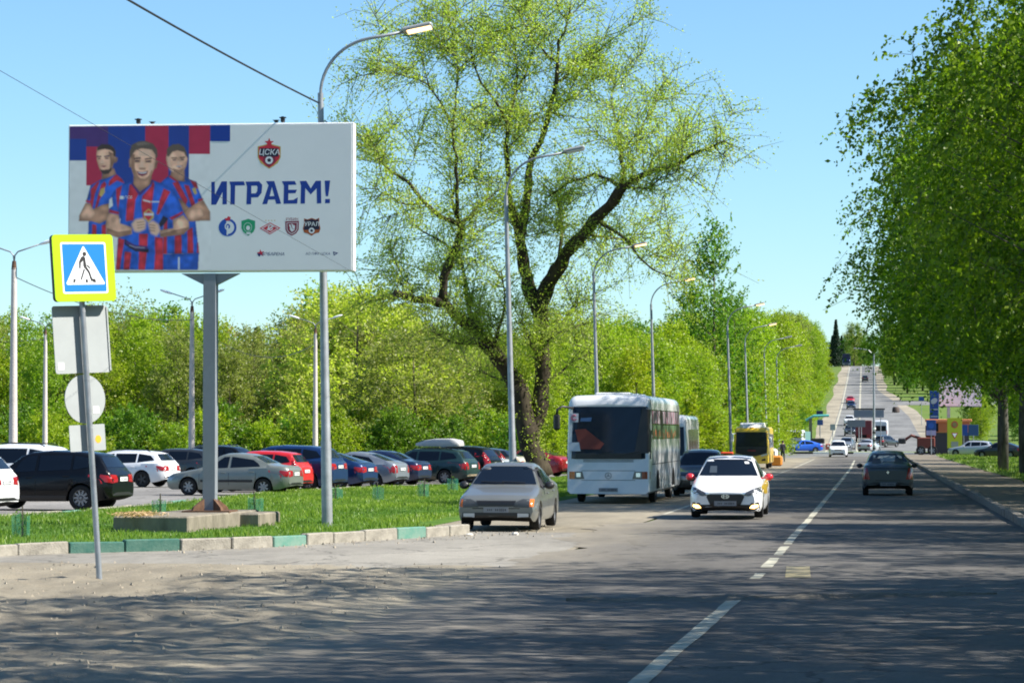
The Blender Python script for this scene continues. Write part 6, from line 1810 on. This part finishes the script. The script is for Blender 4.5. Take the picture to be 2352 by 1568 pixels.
LB([(1284, 600, .1), (1290, 545, .4), (1288, 500, .8), (1280, 460, 1.2)], .12, .03, 1.1)
LB([(1196, 547, 0), (1204, 500, .3), (1212, 452, .5), (1216, 400, .6), (1222, 365, .6), (1241, 328, .5), (1258, 267, .3), (1275, 205, .1), (1280, 143, 0), (1286, 95, -.1), (1303, 48, -.2), (1310, 10, -.2)], .25, .03, .8)
LB([(1278, 190, .1), (1310, 170, .6), (1341, 148, 1), (1380, 110, 1.5), (1400, 60, 1.9)], .09, .012, 1.0)
LB([(1280, 143, 0), (1240, 110, -.6), (1210, 70, -1.2), (1190, 20, -1.6)], .06, .012, 1.3)
LB([(1258, 267, .3), (1300, 235, 1.2), (1330, 210, 2), (1365, 180, 2.6)], .06, .012, 1.3)
LB([(1172, 470, -.3), (1166, 400, -.5), (1163, 333, -.6), (1168, 286, -.6), (1184, 214, -.4), (1190, 160, -.2), (1180, 110, 0), (1150, 60, .2)], .16, .02, 1.1)
LB([(1168, 286, -.6), (1140, 235, -1.4), (1105, 185, -2), (1085, 130, -2.5), (1090, 60, -3)], .09, .012, 1.2)
LB([(1184, 214, -.4), (1215, 150, .6), (1225, 90, 1.2), (1235, 20, 1.6)], .06, .012, 1.3)
LB([(1432, 432, -2.3), (1384, 405, -1.6), (1332, 409, -1), (1294, 428, -.5), (1262, 450, -.2)], .10, .04, 1.0)
LB([(1375, 505, -1.3), (1405, 528, -1.8), (1437, 547, -2.4), (1468, 590, -2.8), (1500, 618, -3.2), (1545, 636, -3.5)], .11, .02, .8)
LB([(1356, 538, -1), (1395, 545, .2), (1440, 552, 1), (1489, 576, 1.6), (1530, 590, 2), (1560, 560, 2.2)], .09, .012, .8)
LB([(1015, 697, -1.5), (1022, 633, -1.6), (1040, 592, -1.7), (1056, 547, -1.8), (1058, 515, -1.8)], .22, .17, .9)
LB([(1058, 517, -1.8), (1013, 500, -2.4), (975, 466, -3), (937, 419, -3.6), (884, 381, -4), (860, 345, -4.2), (846, 308, -4.4)], .14, .02, 1.1)
LB([(1058, 517, -1.8), (1080, 498, -1.4), (1099, 476, -1), (1125, 455, -.6), (1150, 430, -.2)], .12, .03, 1.1)
LB([(1056, 519, -1.8), (1044, 480, -1.8), (1038, 440, -1.6), (1062, 410, -1.3), (1099, 388, -1), (1105, 333, -.6), (1100, 290, -.4)], .10, .012, 1.3)
LB([(1048, 500, -1.9), (1050, 420, -2.3), (1044, 333, -2.6), (1040, 270, -2.8), (1050, 215, -2.8), (1052, 162, -2.9), (1036, 71, -3), (1030, 10, -3)], .11, .012, 1.0)
LB([(1036, 280, -2.8), (1010, 235, -3.2), (984, 195, -3.6), (932, 176, -4.2), (900, 168, -4.6), (862, 160, -5)], .07, .01, 1.2)
LB([(984, 195, -3.6), (972, 150, -3.4), (955, 105, -3.2), (935, 70, -3)], .04, .008, 1.2)
LB([(1052, 162, -2.9), (1090, 125, -2.4), (1120, 100, -2), (1140, 70, -1.8)], .05, .008, .8)
LB([(1100, 770, -.7), (1075, 700, .3), (1068, 650, .8), (1060, 600, 1.2), (1020, 560, 1.8), (970, 530, 2.4), (930, 500, 3)], .16, .02, 1.2)
LB([(975, 466, -3), (935, 470, -3.6), (895, 450, -4.2), (860, 430, -4.6)], .06, .01, 1.5)
LB([(955, 686, -2.2), (930, 640, -1.4), (905, 600, -1), (890, 560, -.6)], .07, .01, 1.3)
LB([(1246, 780, .6), (1290, 740, 1.4), (1330, 700, 2.2), (1370, 680, 3)], .12, .015, 1.2)
LB([(1130, 808, -.3), (1150, 740, -1.5), (1160, 680, -2.4), (1150, 620, -3)], .12, .015, 1.2)
LB([(1200, 900, .2), (1150, 870, 1.4), (1100, 850, 2.2), (1060, 820, 3)], .08, .012, 1.3)
LB([(1110, 780, -.5), (1080, 790, -1.6), (1030, 780, -2.4), (990, 760, -3)], .08, .012, 1.4)
LB([(1245, 830, .6), (1215, 780, -.8), (1200, 740, -1.6), (1195, 690, -2.2)], .08, .012, 1.4)
LB([(1244, 800, .6), (1275, 770, -.4), (1310, 760, -1.2), (1340, 740, -2)], .08, .012, 1.4)
LB([(1240, 900, .5), (1290, 850, 1.6), (1340, 820, 2.4), (1380, 800, 3)], .10, .015, 1.2)
_rs = random.Random(17)
_main = list(_limbs)
for (pts, r0, r1, leaf) in _main:
    if r0 > .3 or leaf < .7: continue
    tot = sum(math.hypot(pts[i + 1][0] - pts[i][0], pts[i + 1][1] - pts[i][1]) for i in range(len(pts) - 1))
    for k in range(int(tot / 60)):
        i = _rs.randrange(len(pts) - 1); t = _rs.random()
        a = [pts[i][j] + (pts[i + 1][j] - pts[i][j]) * t for j in range(3)]
        ang = math.atan2(pts[i + 1][1] - pts[i][1], pts[i + 1][0] - pts[i][0]) + _rs.choice([-1, 1]) * _rs.uniform(.5, 1.3)
        L_b = _rs.uniform(55, 130); dz = _rs.uniform(-1.6, 1.6)
        q = [tuple(a)]
        for m_ in range(1, 4):
            f_ = m_ / 3; ang += _rs.uniform(-.25, .25)
            q.append((q[-1][0] + math.cos(ang) * L_b / 3, q[-1][1] + math.sin(ang) * L_b / 3 - 6 * f_, a[2] + dz * f_))
        if min(p_[1] for p_ in q) > 760: continue
        LB(q, .03, .006, 1.15)
WR = empty('willow_tree', (XA(1238, WY), WY, WB), 0, 'huge old willow with forked leaning trunk and thin fresh leaves behind the car park', 'tree')
rng = np.random.RandomState(99)
wbase = Vector(WR.location)
trunkmb = MB(); fine = MB()
TS, TD, TL = [], [], []
for li, (pts, r0, r1, leaf) in enumerate(_limbs):
    P = []
    for (a, b, dz) in pts:
        v = D(a, b, WY + dz * 1.7); P.append(v - wbase)
    Q = [P[0]]
    for i in range(len(P) - 1):
        n = max(2, int((P[i + 1] - P[i]).length / .5))
        p0, p1, p2, p3 = P[max(0, i - 1)], P[i], P[i + 1], P[min(len(P) - 1, i + 2)]
        for j in range(1, n + 1):
            t = j / n
            Q.append(.5 * ((2 * p1) + (p2 - p0) * t + (2 * p0 - 5 * p1 + 4 * p2 - p3) * t * t + (3 * p1 - p0 - 3 * p2 + p3) * t ** 3))
    m = len(Q)
    Q = [q + Vector(rng.normal(0, .035, 3)) * (1 if 0 < i < m - 1 else 0) for i, q in enumerate(Q)]
    rad = [(r0 + (r1 - r0) * (i / (m - 1)) ** .85) * (1 + .10 * math.sin(i * 1.9 + li)) for i in range(m)]
    if li == 0: rad[0] *= 1.25
    trunkmb.tube(Q, rad, 10 if r0 > .2 else 6)
    length = sum((Q[i + 1] - Q[i]).length for i in range(m - 1))
    nt = int(length * (6.8 if r0 > .03 else 6.0) * leaf)
    for k in range(nt):
        s = rng.rand() ** .75; i = min(m - 2, int(s * (m - 1)))
        p = Q[i].lerp(Q[i + 1], rng.rand())
        t = (Q[i + 1] - Q[i]).normalized()
        dv = Vector(rng.normal(0, 1, 3)); dv = (dv - t * dv.dot(t)).normalized() + t * .5 + Vector((0, 0, .45))
        ln = rng.uniform(.9, 3.2) * (.6 + .5 * s)
        if li in (0, 2): ln *= .45
        elif leaf < .6: ln *= .6
        TS.append(p); TD.append(dv.normalized()); TL.append(ln)
TS, TD, TL = np.array(TS), np.array(TD), np.array(TL)
for i in range(len(TS)):
    s, d0, l = Vector(TS[i]), Vector(TD[i]), TL[i]
    pts = [s, s + d0 * l * .5 + Vector((0, 0, -.02 * l * l)), s + d0 * l + Vector((0, 0, -.09 * l * l))]
    fine.tube(pts, [.022, .013, .006], 3, cap=False)
C, U, V, ti = twig_leaves(rng, TS, TD, TL, 42, .050, .09, .17, 1.25)
trunkmb.build('trunk', M_bark, WR, smooth=True, fix=False)
fine.build('twigs', mat('twig_bark', (.10, .115, .04), .9), WR, smooth=True, fix=False)
link(bpy.data.objects.new('crown', leafmesh('crown', C, U, V, ti, LM['willow'])), WR)

# ------------------------------------------------------------------ saplings in green mesh guards on the lawn
M_net = mat('green_netting', (.03, .22, .16), .7)
mt = M_net.node_tree; bs = mt.nodes['Principled BSDF']; bs.inputs['Alpha'].default_value = .3
for (px, py, h, lb) in ((50, 1231, .42, 'sapling in teal net guard at the left end of the lawn'), (366, 1180, .36, 'sapling with stake and teal guard left of the billboard foundation'), (588, 1181, .42, 'sapling in dark green guard right of the billboard post'), (772, 1142, .34, 'sapling in green guard just right of the street lamp'), (868, 1143, .40, 'sapling in bright green guard halfway along the lawn'), (973, 1136, .45, 'sapling with dark stake near the parked sand-silver saloon'), (1040, 1119, .45, 'sapling with stake closest to the mirror of the sand-silver saloon')):
    p = G(px, py, .09)
    r = empty('sapling', (p.x, p.y, .085 + zp(p.y)), rt_.uniform(0, 3), lb, 'sapling', 'saplings on the lawn')
    n = 9; vs = []
    for k in range(n):
        a = 2 * math.pi * k / n; q = .17 + .03 * math.sin(k * 2.3)
        vs += [(q * math.cos(a), q * math.sin(a), -.02), (q * 1.05 * math.cos(a), q * 1.05 * math.sin(a), h + .03 * math.sin(k * 1.7))]
    meshobj('net_guard', vs, [(2 * k, 2 * ((k + 1) % n), 2 * ((k + 1) % n) + 1, 2 * k + 1) for k in range(n)], M_net, r)
    MB().tube([(.04, 0, -.05), (.05, .02, h + .16)], .014, 5).build('stake', M_bark2, r)
    MB().tube([(0, 0, -.02), (.01, 0, h * .9), (.03, .02, h + .1)], [.008, .006, .003], 5).build('stem', M_bark2, r)
    m_ = 26; c0 = np.stack([rng.normal(0, .07, m_), rng.normal(0, .07, m_), rng.uniform(.1, h + .1, m_)], 1)
    u0 = unit(rng.normal(0, 1, (m_, 3))) * .035; v0 = unit(np.cross(u0, rng.normal(0, 1, (m_, 3)))) * .02
    link(bpy.data.objects.new('leaves', leafmesh('leaves', c0, u0, v0, rng.rand(m_), LM['mid'])), r)
# ================================================================== THINGS AT THE FAR JUNCTION
def post(r, x, h, rad=.05, m_=M_galv, name='post', y=0): return MB().tube([(x, y, -.1), (x, y, h)], rad, 8).build(name, m_, r, smooth=True, sharp=50)
# striped lamp post on the island
d = 327; r = empty('lamp_post', (XA(2008, d), d, zp(d) + .15), 0, 'tall grey lamp post with striped foot on the traffic island', 'street lamp')
MB().tube([(0, 0, -.1), (0, 0, 11.2)], [.16, .08], 10).build('pole', M_galv, r, smooth=True, sharp=50)
for k in range(6): MB().tube([(0, 0, .3 + .45 * k), (0, 0, .52 + .45 * k)], .19, 10).build('stripe', M_white if k % 2 else M_blackp, r)
MB().tube([(0, 0, 11), (-.6, 0, 11.6), (-1.8, 0, 11.8)], .05, 6).build('arm', M_galv, r)
MB().box(-2.3, -1.7, -.14, .14, 11.74, 11.86, bev=.03).build('lamp_head', M_plasticgrey, r)
# direction board over the island
d = 340; r = empty('direction_board', (XA(1967, d), d, zp(d)), 0, 'grey back of a direction board beside the dark red lorry', 'road sign')
MB().box(-1.05, 1.05, -.03, .03, 2.9, 3.75, bev=.01).build('sign_panel', mat('sign_back_grey', (.16, .18, .20), .6), r); post(r, -.6, 2.9); post(r, .6, 2.9)
d = 345; r = empty('direction_board', (XA(2000, d), d, zp(d)), 0, 'dark framed board above the junction behind the striped lamp post', 'road sign')
MB().box(-2.0, 1.6, -.04, .04, 4.0, 4.9, bev=.01).build('sign_panel', mat('board_greyblue', (.20, .22, .26), .6), r); MB().box(-2.1, 1.7, -.06, .06, 4.92, 5.1).build('top_beam', M_dark, r); post(r, -1.4, 4.2); post(r, 1.2, 4.2)
# second billboard, seen through the birches
d = 318; r = empty('billboard', (XA(2180, d), d, zp(d)), R(6), 'pinkish white billboard half hidden by birch foliage on the right', 'billboard')
M_pink = mat('pink_poster', (.62, .52, .58), .6, col2=(.70, .66, .72), scale=1.2)
MB().box(-1.1, 3.6, -.1, .12, 5.2, 8.6, bev=.02).build('frame', M_postgrey, r)
MB().box(-1.05, 3.55, -.115, -.103, 5.3, 8.55).build('poster', M_pink, r)
MB().box(-.2, .12, -.12, .12, -.1, 5.2).build('post', M_galv, r)
for k in range(5): MB().box(-.22, .14, -.14, .14, .2 + .4 * k, .4 + .4 * k).build('stripe', M_white if k % 2 else M_blackp, r)
# blue pylon sign with pale oval
d = 322; r = empty('pylon_sign', (XA(2146, d), d, zp(d)), 0, 'tall blue pylon sign with pale oval left of the pink billboard', 'sign')
r.scale = (.66, 1, 1)
MB().box(-.75, .75, -.12, .12, .1, 7.0, bev=.02).build('pylon', mat('pylon_blue', (.01, .075, .33), .4), r)
ov = [(.0 + .55 * math.cos(R(15 * i)), 5.9 + .32 * math.sin(R(15 * i)) + .1 * math.cos(R(15 * i))) for i in range(24)]
MB().flat(ov, -.124).build('emblem', mat('pylon_pale', (.55, .62, .66), .5), r, fix=False)
for z in (4.9, 4.1, 2.3): MB().box(-.6, .6, -.126, -.121, z, z + .12).build('lettering_bar', mat('pylon_pale', (.5, .5, .5)), r)
MB().box(-.74, .74, -.125, -.121, 2.5, 3.2).build('price_panel', mat('pylon_pale2', (.35, .48, .58), .5), r)
# orange kiosk
d = 314; r = empty('kiosk', (XA(2177, d), d, zp(d)), 0, 'orange kiosk behind the yellow road sign board', 'kiosk')
M_or = mat('orange_panel', (.55, .15, .04), .5, var=.06)
MB().box(-2.2, 2.4, -.1, 2.4, 2.4, 3.55).build('wall', M_or, r)
MB().box(-2.4, 2.6, -.3, 2.6, 3.56, 3.85, bev=.04).build('roof', mat('orange_roof', (.78, .26, .10), .5), r)
MB().box(-2.2, -1.0, -.12, -.103, 2.5, 3.4).build('window', M_glass, r); MB().box(-2.1, 2.3, 0, 2.3, -.1, 2.39).build('base', mat('kiosk_dark', (.05, .045, .045), .7), r)
# red loader arm left of the kiosk
r = empty('loader', (XA(2126, 308), 308, zp(308)), 0, 'dark red loader standing left of the orange kiosk', 'loader')
M_lr = mat('loader_red', (.13, .025, .014), .6)
MB().box(-.9, 1.0, -1, 1, .7, 1.9, bev=.1).build('body', M_lr, r); MB().box(.0, 1.0, -.8, .8, 1.9, 3.2, bev=.08).build('cab', M_lr, r); MB().box(.1, .9, -.815, -.802, 2.1, 3.0).build('cab_window', M_glass, r)
MB().tube([(-.3, 0, 1.7), (-1.5, 0, 2.1), (-2.2, 0, 1.6)], .16, 6).build('arm', M_lr, r); MB().box(-2.9, -2.1, -.9, .9, 1.2, 1.8, bev=.1).build('bucket', M_dark, r)
for s in (-1, 1):
    for xx in (-.5, .7): add_wheel(r, xx, s * .95, .5, 'five', s)
# yellow board with three signs
d = 296; r = empty('temporary_sign', (XA(2193, d), d, zp(d) + .15), R(3), 'tall fluorescent yellow board with round, triangular and square signs', 'road sign')
r.scale = (.72, 1, .76)
M_yb = mat('board_yellow', (.36, .40, .01), .5)
bd = MB().box(-1.05, 1.05, -.03, .03, .9, 5.0, bev=.01).build('sign_panel', M_yb, r)
MB().flat([(.48 * math.cos(R(15 * i)), 4.1 + .48 * math.sin(R(15 * i))) for i in range(24)], -.034).build('round_sign', mat('sign_ringred', (.45, .03, .03), .5), bd, fix=False)
MB().flat([(.34 * math.cos(R(15 * i)), 4.1 + .34 * math.sin(R(15 * i))) for i in range(24)], -.037).build('round_sign_face', mat('sign_dull', (.20, .16, .05), .5), bd, fix=False)
MB().flat([(-.5, 3.0), (.5, 3.0), (0, 2.15)], -.034).build('triangle_sign', mat('sign_ringred', (.4, .0, .0)), bd, fix=False)
MB().flat([(-.33, 2.9), (.33, 2.9), (0, 2.35)], -.037).build('triangle_sign_face', M_swht, bd, fix=False)
MB().flat([(-.5, 1.1), (.5, 1.1), (.5, 1.8), (-.5, 1.8)], -.034).build('plate_sign', mat('sign_grey', (.22, .24, .22), .5), bd, fix=False)
post(r, -.5, .95); post(r, .5, .95)
# blue signs
def blue_sign(px, d, w, h, z, label, rnd=False, col=(.012, .06, .26), extra=None):
    r = empty('blue_sign', (XA(px, d), d, zp(d) + (.15 if px > 2100 and d < 300 else 0)), 0, label, 'road sign', 'blue signs at the far junction')
    m_ = mat('blue_sign_%d' % int(col[2] * 100), col, .45)
    MB().box(-w / 2, w / 2, -.03, .03, z, z + h, bev=.01).build('sign_panel', m_, r)
    post(r, 0, z + .05, .04)
    if extra: extra(r)
    return r
def _pale(r): MB().box(-.5, .5, -.03, .03, 2.0, 2.5).build('plate', mat('lilac_plate', (.42, .36, .60), .5), r); MB().flat([(.3 * math.cos(R(20 * i)), 3.0 + .3 * math.sin(R(20 * i))) for i in range(18)], -.034).build('arrow_disc', mat('disc_blue', (.02, .10, .45), .4), r, fix=False)
blue_sign(2139, 298, 1.0, 1.05, 2.52, 'blue arrow sign with lilac plate left of the pale striped post', extra=_pale)
blue_sign(2214, 300, .8, 1.15, 2.1, 'left one of two large blue boards right of the yellow sign')
blue_sign(2236, 300, 1.05, 1.15, 2.1, 'right one of two large blue boards before the birch trunk', col=(.02, .07, .17))
blue_sign(1883, 420, .95, .7, 3.0, 'dark blue sign on a thin post left of the hill road, upper', col=(.015, .025, .10))
blue_sign(1884, 372, .75, .7, 2.7, 'small blue sign low on the left side of the hill road', col=(.04, .09, .28))
blue_sign(2117, 470, .9, .7, 4.0, 'small blue sign on the right verge of the hill')
# low things on the left of the junction
r = empty('barrier', (XA(1890, 345), 345, zp(345)), 0, 'low red and white barrier behind the white SUV', 'barrier')
for k in range(7): MB().box(-2.2 + .63 * k, -2.2 + .63 * k + .6, -.12, .12, .1, .85, bev=.05).build('block', mat('barrier_red', (.42, .12, .09), .6) if k % 2 == 0 else mat('barrier_white', (.66, .60, .58), .6), r)
r = empty('crane', (XA(1862, 372), 372, zp(372)), 0, 'small turquoise crane boom above the white tipper', 'crane')
MB().box(-.2, .2, -.2, .2, 0, 3.6).build('mast', mat('crane_mast', (.14, .15, .10), .7), r)
MB().tube([(-.6, 0, 3.3), (.4, 0, 3.9), (2.4, 0, 3.95)], .18, 6).build('boom', mat('turquoise', (.10, .42, .40), .5), r)
MB().box(-1, 1.8, -.8, .8, .0, 1.0, bev=.1).build('base', M_dark, r)
r = empty('direction_sign', (XA(1913, 330), 330, zp(330)), 0, 'small grey sign on a post at the sandy shoulder by the island', 'road sign')
MB().box(-.3, .3, -.02, .02, 2.6, 3.3).build('sign_panel', M_alu, r); post(r, 0, 2.7, .04)
for (px, d_, w_, h_, lb) in ((2058, 545, 1.5, 1.1, 'dark boulder-like bin beside the hill footpath'),):
    o = MB().lathe([(0, 0), (w_ / 2, .1), (w_ / 2 * .95, h_ * .7), (w_ / 3, h_), (0, h_)], 9).build('rubbish_bin', mat('bin_brown', (.07, .05, .04), .8), None, smooth=True, sharp=40)
    o.location = (XA(px, d_), d_, zp(d_)); tag(o, lb, 'bin')
# small orange things lying in the dirt by the yellow bus
o = MB().box(-.5, .5, -.4, .4, 0, .75, bev=.12).build('road_roller_bin', mat('orange_bin', (.62, .22, .02), .5)); o.location = (XA(1781, 205), 205, zp(205)); tag(o, 'orange box standing right behind the yellow bus', 'box')
o.name = 'orange_box'
o = MB().box(-.35, .35, -.35, .35, 0, 1.25, bev=.2).build('wrapped_bundle', mat('wrapped_white', (.62, .58, .55), .7, var=.1)); o.location = (XA(1776, 212), 212, zp(212)); tag(o, 'pale wrapped bundle behind the yellow bus, above the orange box', 'bundle')
# stones near the parked saloon
for (px, py, s, lb) in ((1183, 1229, .09, 'white stone lying in front of the parked sand-silver saloon'), (1052, 1224, .13, 'broken kerb lump left of the parked sand-silver saloon'), (1078, 1230, .07, 'small pale rubble piece by the broken kerb end')):
    p = G(px, py)
    o = MB().lathe([(0, 0), (s, s * .1), (s * 1.05, s * .5), (s * .6, s * .95), (0, s)], 7).build('stone', mat('pale_stone', (.55, .52, .46), .9, var=.15), None); o.location = p; o.rotation_euler = (0, 0, px); o.scale = (1.2, .8, .8); tag(o, lb, 'stone', 'loose stones')

# ------------------------------------------------------------------ person walking behind the yellow bus
d = 236
root = empty('person', (XA(1798, d), d, zp(d)), R(100), 'person in dark jacket and dark trousers walking away beside the yellow bus', 'person')
me = bpy.data.meshes.new('body')
J = {'pel': (0, 0, .93), 'wst': (.01, 0, 1.10), 'chs': (.03, 0, 1.32), 'nek': (.04, 0, 1.50), 'hd0': (.06, 0, 1.58), 'hd1': (.06, 0, 1.72),
     'shL': (.02, .17, 1.43), 'elL': (-.08, .23, 1.16), 'haL': (.02, .22, .92), 'shR': (.02, -.17, 1.43), 'elR': (.02, -.24, 1.16), 'haR': (.16, -.2, .96),
     'hpL': (0, .09, .88), 'knL': (.14, .10, .50), 'anL': (.12, .10, .09), 'toL': (.26, .11, .04), 'hpR': (0, -.09, .88), 'knR': (-.02, -.10, .50), 'anR': (-.24, -.10, .14), 'toR': (-.12, -.11, .04)}
RD = {'pel': .15, 'wst': .14, 'chs': .17, 'nek': .06, 'hd0': .085, 'hd1': .085, 'shL': .075, 'elL': .055, 'haL': .04, 'shR': .075, 'elR': .055, 'haR': .04, 'hpL': .10, 'knL': .07, 'anL': .05, 'toL': .04, 'hpR': .10, 'knR': .07, 'anR': .05, 'toR': .04}
E = [('pel', 'wst'), ('wst', 'chs'), ('chs', 'nek'), ('nek', 'hd0'), ('hd0', 'hd1'), ('chs', 'shL'), ('shL', 'elL'), ('elL', 'haL'), ('chs', 'shR'), ('shR', 'elR'), ('elR', 'haR'), ('pel', 'hpL'), ('hpL', 'knL'), ('knL', 'anL'), ('anL', 'toL'), ('pel', 'hpR'), ('hpR', 'knR'), ('knR', 'anR'), ('anR', 'toR')]
kk = list(J)
me.from_pydata([J[k] for k in kk], [(kk.index(a), kk.index(b)) for a, b in E], [])
ob = bpy.data.objects.new('body', me); link(ob, root)
ob.modifiers.new('skin', 'SKIN')
for i, k in enumerate(kk):
    sv = me.skin_vertices[0].data[i]; sv.radius = (RD[k], RD[k] * (.75 if k in ('chs', 'wst') else 1)); sv.use_root = (k == 'pel')
ss = ob.modifiers.new('sub', 'SUBSURF'); ss.levels = 1; ss.render_levels = 2
dg = bpy.context.evaluated_depsgraph_get(); me2 = bpy.data.meshes.new_from_object(ob.evaluated_get(dg))
ob.modifiers.clear(); ob.data = me2
me2.materials.clear()
for m_ in (mat('dark_jacket', (.02, .02, .028), .8), mat('skin', (.48, .30, .22), .6), mat('dark_trousers', (.015, .015, .02), .8)): me2.materials.append(m_)
for pl in me2.polygons:
    z = pl.center.z; y = abs(pl.center.y)
    pl.material_index = 1 if (z > 1.50 or (z < 1.0 and y > .17)) else (2 if z < .9 else 0); pl.use_smooth = True
MB().lathe([(0, 1.80), (.06, 1.79), (.10, 1.74), (.105, 1.66), (.09, 1.62)], 10, o=(.045, 0, 0)).build('hair', mat('dark_hair', (.03, .02, .015), .8), root, smooth=True)
